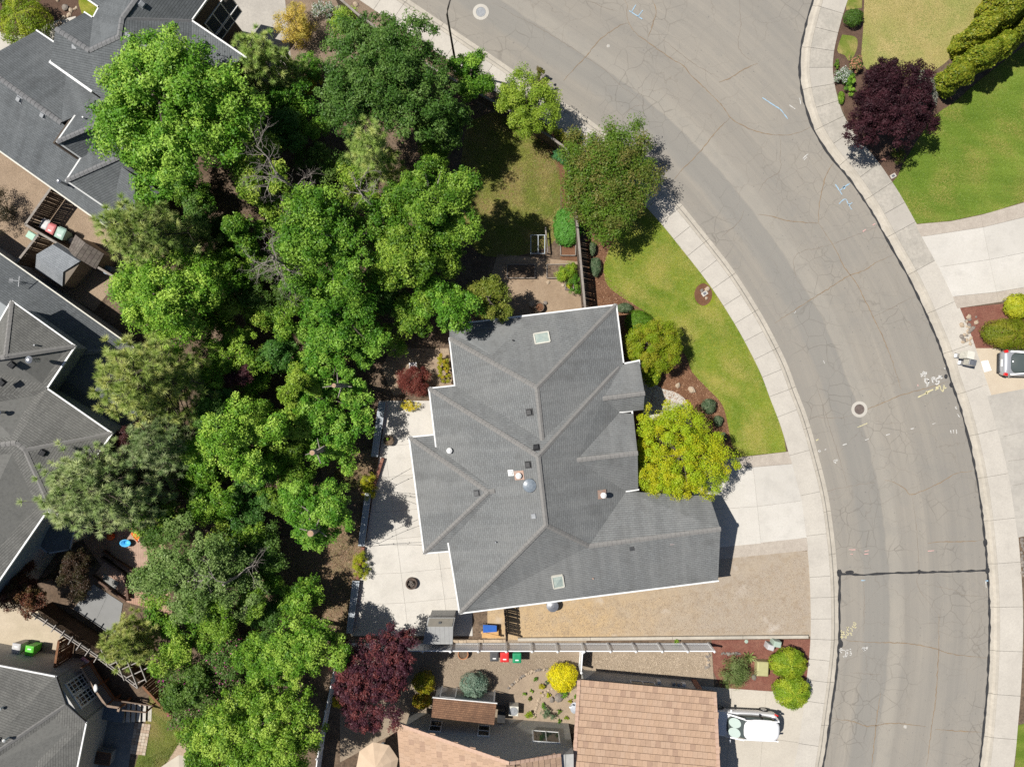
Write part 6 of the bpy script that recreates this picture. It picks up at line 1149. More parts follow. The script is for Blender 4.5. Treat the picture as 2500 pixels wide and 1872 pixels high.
A, B = P(1332, 556, .6), P(1337, 616, .6); t = thing('timber_rail', 'grey split timber rail beside the pipe plant frame', 'rail', (A.x, A.y, Z0)); MB().tube([A, A.lerp(B, .5), B], [.05, .06, .05], 8).build('rail', MT['greybark'], t)
for q in (A, B): MB().tube([(q.x, q.y, Z0), q], .04, 8).build('post', MT['greybark'], t)
c = P(1317, 750, .35); t = thing('ring_planter', 'dark round planter ring of bark chips near the roof eave', 'planter', (c.x, c.y, Z0)); MB().lathe((c.x, c.y, Z0), [(.33, 0), (.33, .4), (.28, .4), (.28, .3)], 24).build('ring', WB, t); MB().lathe((c.x, c.y, Z0), [(.29, .3), (.05, .34)], 20).build('soil', MT['mulch'], t)
c = P(1010, 894, .5); t = thing('white_box', 'square white wooden box beside the red maple', 'box', (c.x, c.y, Z0)); MB().box((c.x, c.y, Z0 + .4), (.45, .42, .8), .05).build('box', MT['white'], t); MB().box((c.x, c.y, Z0 + .815), (.52, .48, .03), .05).build('lid', MT['white'], t)
c = P(1349, 1478, .6); t = thing('water_tank', 'round grey lidded tank under the south eave', 'tank', (c.x, c.y, Z0)); MB().lathe((c.x, c.y, Z0), [(.38, 0), (.42, .3), (.42, .55), (.36, .6)], 22).build('body', MT['grey'], t); MB().lathe((c.x, c.y, Z0 + .6), [(.4, 0), (.4, .04), (.1, .09)], 22).build('lid', MT['metal'], t)
ROCK = []
for sd in range(6):
    r = np.random.default_rng(sd); b = MB(); rg = []
    for i in range(6):
        ph = math.pi * i / 5; rg.append([(max(.06, math.sin(ph)) * math.cos(a) * (1 + r.normal() * .14), max(.06, math.sin(ph)) * math.sin(a) * (1 + r.normal() * .14), math.cos(ph) * -.75 * (1 + r.normal() * .06)) for a in np.linspace(0, 6.283, 9)[:-1]])
    b.loft(rg); ROCK.append(b)
ROCKM = {}
def rock(label, px, py, r, m='rock', flat=.6, group=None, name='stone', h=0.0):
    k = rnd.randrange(6); key = (k, m)
    if key not in ROCKM: me = ROCK[k].mesh('stone'); me.materials.append(MT[m]); ROCKM[key] = me
    p = P(px, py, r * .4); o = bpy.data.objects.new(name, ROCKM[key]); C.objects.link(o); o.location = (p.x, p.y, Z0 + r * flat * .45 + h); o.rotation_euler = (rnd.gauss(0, .15), rnd.gauss(0, .15), rnd.uniform(0, 6.28)); o.scale = (r * rnd.uniform(.8, 1.15), r * rnd.uniform(.7, 1.0), r * flat); return tag(o, label, 'stone', group)
K5 = lambda x, y: (1230 + x / 5.6, 1600 + y / 5.6)
for i, (x, y) in enumerate(((70, 430), (92, 405), (115, 385), (150, 350), (172, 340), (195, 325), (225, 298), (250, 275), (275, 262), (310, 242), (340, 235), (372, 220), (388, 200), (415, 203), (440, 196), (470, 190), (495, 183), (525, 182), (550, 180), (580, 172), (605, 170), (640, 163))): rock('small standing edging stone of the outer rock garden arc', *K5(x, y), rnd.uniform(.09, .14), rnd.choice(('rock', 'palerock')), 1.0, 'outer arc of edging stones')
for i, (x, y) in enumerate(((700, 430), (655, 450), (610, 465), (570, 495), (540, 540), (515, 565), (490, 580), (475, 605), (462, 655), (447, 700), (436, 725), (428, 760), (432, 800), (418, 830))): rock('flat tan edging stone of the inner rock garden line', *K5(x, y), rnd.uniform(.08, .13), 'palerock', .6, 'inner line of edging stones')
rock('large grey boulder in the rock garden', *K5(755, 560), .36, 'rock', .7); rock('knobbly grey rock leaning on the large boulder', *K5(660, 595), .24, 'rock', .7)
for lab, x, y, r, m in (('grey boulder on dark mulch beside the clipped bush', 160, 20, .26, 'rock'), ('pale stone near the top of the dark mulch bed', 142, 3, .15, 'palerock'), ('angular pale rock on gravel below the street fence', 869, 13, .2, 'palerock'), ('pale stone in the oval bed touching the sidewalk', 1726, 706, .22, 'palerock'), ('grey stone in the oval bed beside the meter lid', 1713, 710, .14, 'rock'), ('small stone at the foot of the oval bed', 1724, 728, .14, 'palerock'), ('round pale stone in mulch next to the garden path', 1687, 951, .25, 'palerock'), ('pale weathered rock in mulch below the lime tree', 1654, 941, .22, 'palerock'), ('flat pale slab beside the ring planter', 1300, 742, .3, 'palerock'), ('grey stone by the ring planter', 1331, 740, .17, 'rock'), ('flat stone at the long soil bed', 1338, 690, .14, 'palerock'), ('pale stone beside the flower box', 1374, 697, .13, 'palerock'), ('rust coloured stone in red mulch by the bush', 1840, 1652, .22, 'rock')): rock(lab, x, y, r, m)
for i in range(16): rock('cobble in the pale rock row edging the gravel strip', 1728 + rnd.uniform(-4, 4), 1588 + i * 2.8, rnd.uniform(.1, .17), rnd.choice(('rock', 'palerock')), .6, 'cobbles edging the gravel strip')
for i in range(26): rock('rough stone in the rock pile behind the mailboxes', 2352 + rnd.uniform(-10, 34), 775 + i * 2.6 + rnd.uniform(-4, 4), rnd.uniform(.1, .2), rnd.choice(('rock', 'palerock')), .6, 'stones of the rock pile')
for i in range(12): rock('blue grey river stone at the driveway edge', 2496 + rnd.uniform(-4, 4), 1316 + i * 8, rnd.uniform(.12, .18), 'rock', .6, 'river stones by the driveway')
for i in range(9): rock('border stone along the dark mulch bed', 190 + rnd.uniform(-3, 3) - i * 6, 20 + i * 5 + rnd.uniform(-4, 4), rnd.uniform(.1, .18), 'palerock', .6, 'border stones of the mulch bed')
for i in range(12): rock('dark stone heaped behind the round olive shrub', 1762 + i * 4, 1594 + rnd.uniform(-3, 3), rnd.uniform(.08, .14), 'rock', .7, 'dark stones behind the olive shrub')
for i in range(8): rock('orange brick rubble piece under the dark purple tree', 2150 + i * 3.2, 394 - i * 1.5 + rnd.uniform(-2, 2), rnd.uniform(.07, .12), 'brickred', .6, 'brick rubble under the purple tree')
# ---------------------------------------------------------------- vegetation
LM = lambda n, *a, **k: leafmat(n, *a, **k)
BRI = LM('bright_maple_leaf', (.060, .175, .009), (.155, .315, .026), (.33, .49, .07)); MIDG = LM('mid_green_leaf', (.040, .130, .007), (.10, .235, .018), (.23, .39, .045)); DRK = LM('dark_green_leaf', (.036, .105, .012), (.072, .165, .024), (.12, .22, .045))  # BRI: bright third tone paints yellowish highlights onto random leaf clumps
LIM = LM('lime_leaf', (.12, .24, .016), (.21, .34, .03), (.28, .40, .05)); OLV = LM('olive_leaf', (.065, .125, .010), (.125, .19, .018), (.16, .14, .035)); GOL = LM('golden_green_leaf', (.21, .30, .010), (.33, .42, .014), (.38, .37, .012)); YEL = LM('yellow_leaf', (.50, .42, .02), (.60, .52, .03), (.45, .44, .02)); YGR = LM('yellow_green_leaf', (.22, .27, .015), (.34, .36, .02), (.42, .38, .02))
PUR = LM('dark_purple_leaf', (.022, .007, .009), (.045, .013, .017), (.07, .022, .025), rough=.6, trans=.2, spec=.2, k=.75); PLM = LM('plum_leaf', (.045, .015, .022), (.085, .026, .034), (.16, .05, .04), trans=.25); RED = LM('red_maple_leaf', (.11, .022, .018), (.18, .04, .03), (.24, .07, .05)); RUS = LM('rust_leaf', (.10, .035, .02), (.19, .07, .035), (.13, .09, .03))
NED = LM('pine_needle', (.13, .20, .040), (.25, .315, .075), (.32, .35, .11), trans=.25, k=1.35); NEDB = LM('blue_pine_needle', (.10, .17, .055), (.20, .28, .10), (.27, .33, .15), trans=.25, k=1.3); JUN = LM('juniper_leaf', (.06, .11, .05), (.11, .17, .085), (.16, .21, .12)); SPR = LM('spruce_leaf', (.11, .18, .13), (.20, .29, .22), (.26, .34, .26)); SIL = LM('silver_leaf', (.17, .19, .15), (.26, .27, .22), (.33, .33, .28)); CYP = LM('cypress_leaf', (.085, .135, .008), (.165, .205, .014), (.25, .26, .022)); BOX = LM('boxwood_leaf', (.12, .24, .012), (.21, .34, .022), (.31, .41, .03))
RHO = LM('rhododendron_leaf', (.06, .15, .025), (.12, .23, .045), (.16, .27, .07), flower=(.55, .06, .28), ff=.05); PNK = LM('peach_rose_leaf', (.06, .14, .025), (.10, .19, .04), None, flower=(.75, .30, .20), ff=.42); WHT = LM('white_rose_leaf', (.06, .14, .025), (.10, .19, .04), None, flower=(.75, .74, .70), ff=.45); DRY = LM('dry_shrub_leaf', (.16, .13, .05), (.25, .20, .08), (.12, .14, .04))
WOODS = 'trees of the wooded back yards'
# big trees, where the middle of the crown shows in the photograph
tree('maple_tree', 'huge bright green maple spreading over the slate roof', 455, 300, 208, 12.5, BRI, 11, 330, 120, .85, .21, ry=222, trunk=.3, vz=.40, nl=30)
tree('maple_tree', 'bright green maple lobe beside the bare grey branches', 640, 430, 88, 9.5, BRI, 12, 90, 120, .7, .2, trunk=.2)
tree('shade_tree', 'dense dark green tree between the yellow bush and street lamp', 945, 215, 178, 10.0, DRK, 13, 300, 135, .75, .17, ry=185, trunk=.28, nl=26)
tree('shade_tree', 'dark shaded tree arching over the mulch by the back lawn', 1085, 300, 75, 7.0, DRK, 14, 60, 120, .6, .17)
tree('young_tree', 'small green tree growing at the foot of the street lamp', 1150, 184, 74, 6.0, MIDG, 15, 60, 120, .55, .15)
tree('young_tree', 'lime green tree shading the sidewalk beyond the grey fence', 1290, 262, 84, 4.6, LIM, 16, 130, 115, .46, .13, ry=88, trunk=.12, irr=.19)
tree('dogwood_tree', 'olive green tree tinged with pink overhanging kerb and lawn', 1482, 436, 138, 4.6, OLV, 17, 330, 130, .62, .15, ry=142, trunk=.18, vz=.42, irr=.19)
tree('shade_tree', 'leafy tree behind the dead branches in the middle woods', 815, 590, 145, 11.0, MIDG, 18, 220, 125, .75, .18, ry=165, trunk=.28, nl=30, bark='greybark')
tree('shade_tree', 'leafy tree below the small pine with pale broken limbs', 1072, 500, 134, 11.0, MIDG, 19, 190, 125, .7, .18, ry=110, trunk=.24, nl=30, bark='greybark')
tree('shade_tree', 'leafy tree over the dark back garden next to long soil bed', 1030, 640, 132, 9.5, MIDG, 20, 180, 115, .7, .17, ry=105, trunk=.24, nl=26)
tree('young_tree', 'yellowish green tree hanging over the north eave', 1180, 738, 68, 6.2, LM('eave_tree_leaf', (.10, .17, .016), (.17, .24, .03), (.24, .28, .05)), 21, 70, 125, .5, .14)
tree('young_tree', 'green tree reaching the roof corner below the back garden', 1095, 730, 88, 8.0, MIDG, 22, 80, 120, .6, .16, ry=90)
tree('shade_tree', 'leafy green tree above the red maple and white box', 840, 765, 118, 7.5, MIDG, 23, 150, 125, .7, .17, ry=110, trunk=.24)
tree('shade_tree', 'bright green tree with sawn limb beside the patio bench', 806, 970, 128, 5.0, BRI, 24, 200, 125, .65, .17, ry=160, trunk=.22, nl=20)
tree('young_tree', 'yellow green sapling in the dark middle of the woods', 735, 940, 55, 7.5, LIM, 25, 40, 120, .5, .15)
tree('shade_tree', 'green tree around a sawn trunk beside the dry leaf slope', 765, 1258, 110, 7.2, BRI, 26, 125, 125, .6, .16, ry=106, trunk=.2, bark='greybark', nl=20)
tree('shade_tree', 'sunlit tree above the grey barn shed and board fence', 390, 725, 150, 10, BRI, 27, 200, 120, .75, .18, ry=128, trunk=.26)
tree('shade_tree', 'bright leafy tree beside the maroon plum in the woods', 575, 1075, 125, 9.5, BRI, 28, 140, 120, .7, .17, ry=105, trunk=.22)
tree('shade_tree', 'light green tree with bare twigs overhanging the brick terrace', 480, 1395, 150, 8.8, LM('light_green_leaf', (.085, .18, .035), (.15, .26, .065), (.21, .32, .10)), 29, 190, 120, .68, .165, ry=140, trunk=.24, bark='greybark', nl=30)
tree('shade_tree', 'bright tree along the white fence above the umbrella', 745, 1570, 112, 7.5, BRI, 30, 120, 125, .6, .165, ry=100, trunk=.2, nl=22)
tree('shade_tree', 'broad bright green tree filling the corner by the board fence', 640, 1770, 160, 8.5, BRI, 31, 230, 130, .7, .17, ry=140, trunk=.26, nl=24)
tree('young_tree', 'yellowish tree beside the light green one in the lower woods', 580, 1480, 75, 7.5, LIM, 32, 60, 120, .6, .16)
tree('shade_tree', 'green tree rising at the end of the board fence', 470, 1800, 80, 6.0, MIDG, 33, 80, 120, .6, .16)
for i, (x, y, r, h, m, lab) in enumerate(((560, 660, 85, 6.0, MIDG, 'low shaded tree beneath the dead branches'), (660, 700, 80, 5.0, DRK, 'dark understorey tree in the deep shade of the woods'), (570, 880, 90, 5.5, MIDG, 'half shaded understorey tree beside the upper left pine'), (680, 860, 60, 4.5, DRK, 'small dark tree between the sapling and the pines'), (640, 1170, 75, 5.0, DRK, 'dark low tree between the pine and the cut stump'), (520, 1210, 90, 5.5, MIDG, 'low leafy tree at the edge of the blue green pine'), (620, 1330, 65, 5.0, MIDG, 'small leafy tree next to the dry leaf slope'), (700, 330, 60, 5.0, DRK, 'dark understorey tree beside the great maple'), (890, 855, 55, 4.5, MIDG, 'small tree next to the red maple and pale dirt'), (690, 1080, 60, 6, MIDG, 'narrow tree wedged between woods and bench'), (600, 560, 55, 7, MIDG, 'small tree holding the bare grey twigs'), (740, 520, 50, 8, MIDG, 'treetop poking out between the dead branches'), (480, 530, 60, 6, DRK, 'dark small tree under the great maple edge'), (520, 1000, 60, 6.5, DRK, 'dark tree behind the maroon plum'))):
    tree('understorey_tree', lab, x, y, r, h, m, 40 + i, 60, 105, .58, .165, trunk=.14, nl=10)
for i, (x, y) in enumerate(((470, 470), (540, 560), (500, 770), (600, 780), (700, 765), (760, 690), (640, 900), (760, 860), (480, 900), (560, 985), (660, 1000), (715, 1020), (480, 1150), (600, 1250), (690, 1170), (560, 1330), (640, 1420), (415, 1290), (425, 1490), (520, 1540), (610, 1610), (660, 1500), (690, 1660), (430, 1600), (735, 330), (800, 420), (705, 240), (870, 440), (960, 560), (930, 700), (765, 560), (1100, 610), (1005, 780), (460, 1690), (400, 1420), (640, 330), (1060, 395), (590, 690), (700, 560), (680, 1125), (705, 1215), (655, 1335), (610, 1400), (815, 1085), (930, 800), (560, 1760), (740, 1480), (380, 1240))):
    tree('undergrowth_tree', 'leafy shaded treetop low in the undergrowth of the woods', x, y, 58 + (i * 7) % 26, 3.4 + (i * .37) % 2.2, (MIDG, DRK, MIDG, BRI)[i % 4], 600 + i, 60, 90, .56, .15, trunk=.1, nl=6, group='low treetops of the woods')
shrub('rhododendron', 'rhododendron with pink blossoms beside the board fence', 505, 1670, 95, 3.0, RHO, 60, ry=110, n=9000, leaf=.15, irr=.2); shrub('rhododendron', 'rhododendron with magenta blossoms between trees and trellis', 560, 1600, 55, 3.2, RHO, 61, n=4500, leaf=.14)
# pines
pine_tree('pine_tree', 'long needled pine over the gravel yard next to tool shed', 400, 585, 122, 9.5, NED, 70, 620, 46, .40, ry=84); pine_tree('pine_tree', 'yellowish pine pressed against the lower grey roof', 400, 925, 122, 10, NED, 71, 700, 46, .40, ry=122); pine_tree('pine_tree', 'blue green pine leaning over the two storey roof', 278, 1180, 165, 9.0, NEDB, 72, 950, 46, .38, ry=122)
pine_tree('pine_tree', 'pine beside the maroon plum and two storey house', 430, 1080, 75, 9.0, NEDB, 73, 320, 44, .36); pine_tree('pine_tree', 'small pine poking out between the green treetops', 925, 395, 58, 9.5, NED, 74, 230, 46, .38); pine_tree('pine_tree', 'pine behind the great maple next to the brown wall', 650, 165, 74, 6.0, NED, 75, 300, 44, .36, ry=55); pine_tree('pine_tree', 'soft needled young pine over the pergola', 335, 1555, 62, 5.0, NED, 76, 330, 46, .34)
# bare dead tree, sawn stumps
def dead(label, px, py, h, spread, seed, n=26):
    r = np.random.default_rng(seed); c = P(px, py, h * .7); t = thing('dead_tree', label, 'dead tree', (c.x, c.y, Z0)); b = MB(); b.tube([(c.x, c.y, Z0 - .05), (c.x + .05, c.y, h * .5), (c.x, c.y + .1, h * .8)], [.14, .1, .06], 8); w = MB()
    def grow(p, d, L, rad, lev):
        q = p + d * L * .5 + Vector((r.normal(), r.normal(), r.normal() * .5)) * L * .12; e = q + (d + Vector((r.normal(), r.normal(), r.normal() * .6)) * .35).normalized() * L * .5; (b if lev == 0 else w).tube([p, q, e], [rad, rad * .75, rad * .5], 5, cap=False)
        if lev < 3:
            for k in range(3 if lev else 4): grow(q.lerp(e, r.uniform(0, 1)), (d + Vector((r.normal(), r.normal(), r.normal() * .5)) * .75).normalized(), L * r.uniform(.45, .7), rad * .5, lev + 1)
    for i in range(n // 2):
        a = r.uniform(0, 6.28); grow(Vector((c.x, c.y, h * r.uniform(.45, .8))), Vector((math.cos(a), math.sin(a), r.uniform(.0, .7))).normalized(), spread * r.uniform(.5, 1), .032, 0)
    b.build('trunk', MT['greybark'], t); w.build('twigs', MT['greybark'], t, kind='stuff'); return t
dead('bare dead tree with tangled grey twigs amid the woods', 690, 440, 11, 1.9, 3); dead('bare grey twiggy tree beside the leafy middle tree', 680, 640, 10.5, 1.7, 4, 30); dead('leafless twigs showing through the back garden tree', 880, 470, 10.5, 1.2, 5, 14); dead('leafless branches arching over the light green tree', 560, 1420, 9.5, 1.8, 6, 16)
for lab, x, y, h, lean, tr in (('sawn trunk with pale cut top beside the patio bench', 762, 1105, 5.4, (.35, .1), .17), ('thick sawn trunk with orange cut top above the leaf slope', 758, 1302, 6.6, (.1, .1), .2), ('sawn limb end amid the bright green tree', 815, 941, 5.9, (.35, 0), .14)):
    c = P(x, y, h); t = thing('sawn_trunk', lab, 'tree trunk', (c.x + lean[0], c.y + lean[1], Z0)); top = Vector((c.x, c.y, h)); base = Vector((c.x + lean[0] * 1.6, c.y + lean[1], Z0 - .05)); MB().tube([base, base.lerp(top, .6), top], [tr * 1.4, tr * 1.15, tr], 12).build('trunk', MT['greybark'], t); MB().lathe(top + Vector((0, 0, .004)), [(tr * .93, 0), (tr * .9, .012)], 14).build('cut_face', MT['cutwood'], t)
    for k in range(4): a = k * 1.7 + x; p = base.lerp(top, .75 + .06 * k); MB().tube([p, p + Vector((math.cos(a) * .8, math.sin(a) * .8, .2))], [.05, .025], 6).build('branch', MT['greybark'], t)
# purple and red trees
tree('plum_tree', 'dark purple tree over the mulch bed at the kerb', 2164, 262, 122, 5.2, PUR, 80, 210, 135, .6, .16, ry=124, trunk=.16, bark='greybark', nl=34, irr=.3); tree('plum_tree', 'large plum red tree beside the white vinyl fence', 925, 1655, 112, 6.0, PLM, 81, 240, 140, .55, .15, ry=135, trunk=.18, nl=26, irr=.28)
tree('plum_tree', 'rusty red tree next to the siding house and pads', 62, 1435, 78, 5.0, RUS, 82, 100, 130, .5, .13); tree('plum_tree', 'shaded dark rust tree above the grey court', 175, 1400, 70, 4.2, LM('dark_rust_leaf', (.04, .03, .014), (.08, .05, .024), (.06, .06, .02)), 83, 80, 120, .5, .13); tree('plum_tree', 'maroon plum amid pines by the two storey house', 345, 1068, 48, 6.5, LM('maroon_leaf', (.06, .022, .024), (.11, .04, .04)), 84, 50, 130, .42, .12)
tree('plum_tree', 'shaded maroon tree deep among the green woods', 590, 915, 45, 5.0, MT['maroon_leaf'], 85, 40, 110, .45, .13)
tree('japanese_maple', 'dome of fine dark red leaves beside the patio', 1013, 928, 45, 2.0, RED, 86, 80, 170, .32, .075, trunk=.07, irr=.12); tree('ornamental_tree', 'round lime yellow tree in the mulch bed by the house', 1597, 846, 75, 3.6, LM('lime_dome_leaf', (.16, .25, .008), (.25, .33, .014), (.30, .30, .02)), 87, 170, 190, .34, .09, trunk=.1, vz=.48, irr=.07); tree('ornamental_tree', 'dense golden green tree covering the porch and driveway corner', 1658, 1106, 132, 4.6, GOL, 88, 330, 130, .42, .11, ry=133, trunk=.16, vz=.42, irr=.14, nl=40)
shrub('small_bush', 'tiny yellow shrub at the plum tree and white fence', 826, 1712, 15, .9, YEL, 89, n=700, leaf=.07)
# clipped and garden shrubs
SH = [('round_bush', 'large clipped green bush in the dark mulch bed', 66, 58, 54, 2.2, BOX, 60, 5200, .09), ('yellow_bush', 'straw yellow feathery bush beside the shaded pad', 722, 66, 42, 2.4, LM('straw_leaf', (.42, .34, .05), (.55, .45, .09), (.36, .33, .06)), 46, 3600, .10), ('green_bush', 'bright bush below the wooden fence stub', 757, 168, 34, 2.0, MIDG, 34, 2600, .1), ('lime_bush', 'lime bush at the street fence beside the dark tree', 842, 62, 34, 2.0, LIM, 44, 2400, .1), ('rose_bush', 'leggy white flowering rose by the street fence', 795, 28, 36, 1.4, WHT, 20, 1300, .08), ('yellow_bush', 'sparse yellow bush in the shade beneath the dark tree', 758, 205, 24, 1.6, YGR, 30, 1400, .1),
    ('hosta_plants', 'bright ground vine spilling over the board fence bed', 1385, 555, 32, .9, LM('vine_leaf', (.07, .24, .03), (.13, .34, .05)), 42, 3200, .1), ('green_bush', 'leafy bright green bush over the fence beds', 1385, 668, 27, 1.1, BOX, 25, 2200, .08), ('green_bush', 'smaller dark leafy bush hugging the board fence', 1407, 696, 18, 1.0, MIDG, 24, 1600, .07), ('flower_patch', 'yellow flowers in the little wooden box', 1389, 698, 8, .55, YGR, 8, 350, .06), ('green_bush', 'teal green leafy clump beside the olive tree', 1376, 385, 24, .9, LM('teal_leaf', (.05, .17, .06), (.09, .25, .09)), 20, 1600, .08), ('red_bush', 'low dark red barberry beside the grey fence', 1398, 352, 18, .8, RED, 14, 1100, .06), ('yellow_bush', 'low olive yellow shrub behind the grey fence end', 1364, 332, 16, .9, YGR, 18, 900, .07), ('green_bush', 'ivy hedge topping the fence beside the kerb', 1320, 205, 16, 1.6, OLV, 34, 1400, .1),
    ('juniper', 'small blue green juniper nearest the olive tree', 1446, 608, 8.5, .55, JUN, 17, 1400, .05), ('juniper', 'wide blue green juniper midway along the board fence', 1453, 652, 13, .6, JUN, 21, 2000, .05), ('juniper', 'flat juniper mound at the house corner', 1523, 752, 19, .6, JUN, 11, 1900, .05), ('low_hedge', 'low bright green hedge mound behind the lime dome', 1558, 786, 31, .8, LM('hedge_leaf', (.06, .15, .008), (.11, .21, .015)), 26, 3600, .06), ('round_bush', 'small upright oval bush at the house corner', 1590, 918, 20, 1.3, BOX, 23, 2200, .07), ('juniper', 'round blue juniper ball in mulch near the lawn', 1729, 991, 16, .7, JUN, 17, 1900, .05), ('juniper', 'smaller juniper ball below the round one', 1752, 1027, 10.5, .5, JUN, 12, 1200, .05), ('juniper', 'shaded juniper at the foot of the golden tree', 1763, 1066, 9, .5, JUN, 12, 800, .05),
    ('leafy_bush', 'yellowish leafy bush against the west house wall', 1085, 900, 16, 1.0, YGR, 36, 1900, .09), ('yellow_bush', 'sprawling yellow bush at the top of the patio', 1003, 990, 24, .7, YEL, 13, 900, .06), ('yellow_bush', 'yellow green bush behind the brick wall between benches', 902, 1187, 22, 1.0, YGR, 28, 1700, .08), ('yellow_bush', 'yellow bush at the brick wall near the lower bench', 881, 1378, 20, 1.0, YGR, 34, 1700, .08), ('dry_bush', 'dry brown brush on the leaf slope above the bench', 850, 1170, 38, .7, DRY, 34, 1500, .07),
    ('round_bush', 'perfectly round bright yellow bush in the rock garden', 1373, 1650, 33, 1.2, LM('lemon_leaf', (.66, .56, .01), (.78, .68, .015), (.55, .52, .01)), 32, 4200, .07), ('blue_spruce', 'compact blue green spruce dome beside the lean-to shed', 1158, 1669, 32, 1.6, SPR, 28, 3600, .07), ('yellow_bush', 'round yellow green bush beside the plum tree', 1036, 1663, 25, 1.4, YGR, 24, 2400, .08), ('yellow_bush', 'olive and yellow bush below the round one', 1031, 1706, 21, 1.2, LM('olive_gold_leaf', (.16, .17, .01), (.28, .26, .015), (.3, .2, .02)), 18, 1700, .08), ('olive_shrub', 'feathery olive green shrub in the red mulch bed', 1794, 1640, 38, 1.5, LM('feather_leaf', (.08, .13, .03), (.14, .20, .055), (.2, .25, .09)), 36, 3600, .08), ('round_bush', 'clipped lime bush next to the olive transformer box', 1922, 1616, 41, 1.3, BOX, 33, 4600, .08), ('round_bush', 'clipped lime bush overhanging sidewalk and driveway', 1931, 1686, 41, 1.3, BOX, 36, 4600, .08),
    ('round_bush', 'small dark mounded bush alone in the mulch strip', 2081, 46, 21, .9, LM('mound_leaf', (.05, .13, .015), (.10, .20, .03)), 19, 2000, .06), ('rose_bush', 'white flowering shrub beside the kerb mulch', 2057, 187, 19, .8, WHT, 19, 1900, .07), ('rose_bush', 'peach pink rose bush behind the white one', 2088, 158, 18, .9, PNK, 20, 1500, .08), ('green_bush', 'bright leafy hedge beside the dark purple tree', 2075, 205, 15, .8, MIDG, 30, 1700, .08), ('lime_bush', 'lime ground cover at the sidewalk edge', 2052, 240, 8, .4, LIM, 16, 600, .06), ('silver_bush', 'silvery grey juniper between purple tree and cypresses', 2250, 225, 32, 1.0, SIL, 46, 3400, .07), ('rose_bush', 'reddish thorny bush below the dark purple tree', 2190, 378, 17, .8, OLV, 26, 1100, .07), ('small_bush', 'low green tuft in the kerb mulch', 2042, 158, 8, .35, MIDG, 14, 450, .06),
    ('clipped_hedge', 'wide olive clipped hedge beside the silver car', 2468, 815, 68, 1.3, LM('yew_leaf', (.10, .15, .006), (.17, .21, .012), (.22, .23, .02)), 36, 6500, .07), ('yellow_bush', 'bright yellow shrub above the clipped hedge', 2487, 748, 36, 1.1, LM('acid_leaf', (.40, .42, .02), (.52, .50, .03), (.33, .38, .02)), 28, 2600, .09), ('dark_bush', 'dark bushy shrub at the gravel yard edge', 2, 512, 38, 1.8, LM('dusk_leaf', (.03, .035, .015), (.06, .05, .02)), 52, 2400, .09), ('pale_bush', 'pale green tuft at the top of the mulch bed', 6, 2, 16, .6, LM('pale_tuft', (.2, .24, .09), (.28, .3, .14)), 10, 600, .07)]
for i, (nm, lab, x, y, r, h, m, ry, n, lf) in enumerate(SH): shrub(nm, lab, x, y, r, h, m, 200 + i, ry, n, lf, irr=.07 if 'round' in nm or 'clipped' in nm else .16, dome=any(w in nm + lab for w in ('round', 'clipped', 'spruce', 'juniper', 'hedge mound', 'compact')))
for i, (x, y, r, h, m, lab) in enumerate(((300, 790, 14, .4, BOX, 'spiky green plant by the house wall in the rock garden'), (550, 685, 8, .3, MIDG, 'small leafy plant above the grey green shrub'), (600, 800, 18, .6, JUN, 'grey green shrub against the house wall'), (755, 745, 7, .25, MIDG, 'little round green plant near the satellite dish'), (850, 840, 6.5, .2, BOX, 'tiny green plant at the garage wall'), (830, 490, 14, .4, MIDG, 'leafy dark green clump beside the boulder'), (525, 435, 11, .35, YGR, 'flowering rosette in the middle of the rock garden'), (580, 355, 6, .25, JUN, 'grey green tuft beside the flowering rosette'), (430, 305, 6, .25, MIDG, 'small green plant under the outer stone arc'), (280, 515, 5, .2, MIDG, 'tiny plant at the west of the rock garden'), (355, 575, 6.5, .25, OLV, 'dark rosette plant near the air conditioner'), (605, 535, 7, .25, YGR, 'yellowish succulent beside the inner stones'), (385, 470, 3.5, .15, LIM, 'tiny lime sprout on bare soil'), (760, 880, 5, .2, MIDG, 'small plant close to the wall below the dish'), (970, 545, 4.5, .2, MIDG, 'small plant beside the garage corner'), (905, 605, 4.5, .18, YGR, 'tiny yellow succulent by the dish'))):
    px, py = K5(x - (300 if i == 0 else 0) + (330 if i == 0 else 0), y); shrub('garden_plant', lab, px, py, r, h, m, 300 + i, None, 420 if r < 9 else 900, .05, 'plant', irr=.2, gz=Z0 + .008)
def agave(label, px, py, r, m, seed, n=22, z=Z0):
    c = P(px, py, .2); t = thing('agave_plant', label, 'plant', (c.x, c.y, z)); rr = np.random.default_rng(seed); q = []; tn = []
    for i in range(n):
        a = i * 2.4; el = .25 + .9 * i / n; L = r * (1 - .35 * i / n); d = Vector((math.cos(a) * math.cos(el), math.sin(a) * math.cos(el), math.sin(el))); s = Vector((-math.sin(a), math.cos(a), 0)) * L * .11; b = Vector((c.x, c.y, z + .02)); mid = b + d * L * .5; tip = b + d * L; q.append([b - s * .6, mid - s, tip, mid + s]); tn.append(rr.random())
    leafmesh('leaves', np.array([[list(v) for v in f] for f in q]), np.array(tn), m, t); return t
agave('spiky agave rosette behind the olive shrub', 1828, 1604, .62, LM('agave_leaf', (.14, .22, .05), (.24, .30, .10)), 1)
shrub('small_bush', 'green sprig growing beneath the white fence rail', 1650, 1564, 6, .5, MIDG, 401, None, 300, .06); shrub('small_bush', 'seedling growing in the barrel planter', 949, 1070, 4, .25, LIM, 402, None, 160, .05, gz=.44)
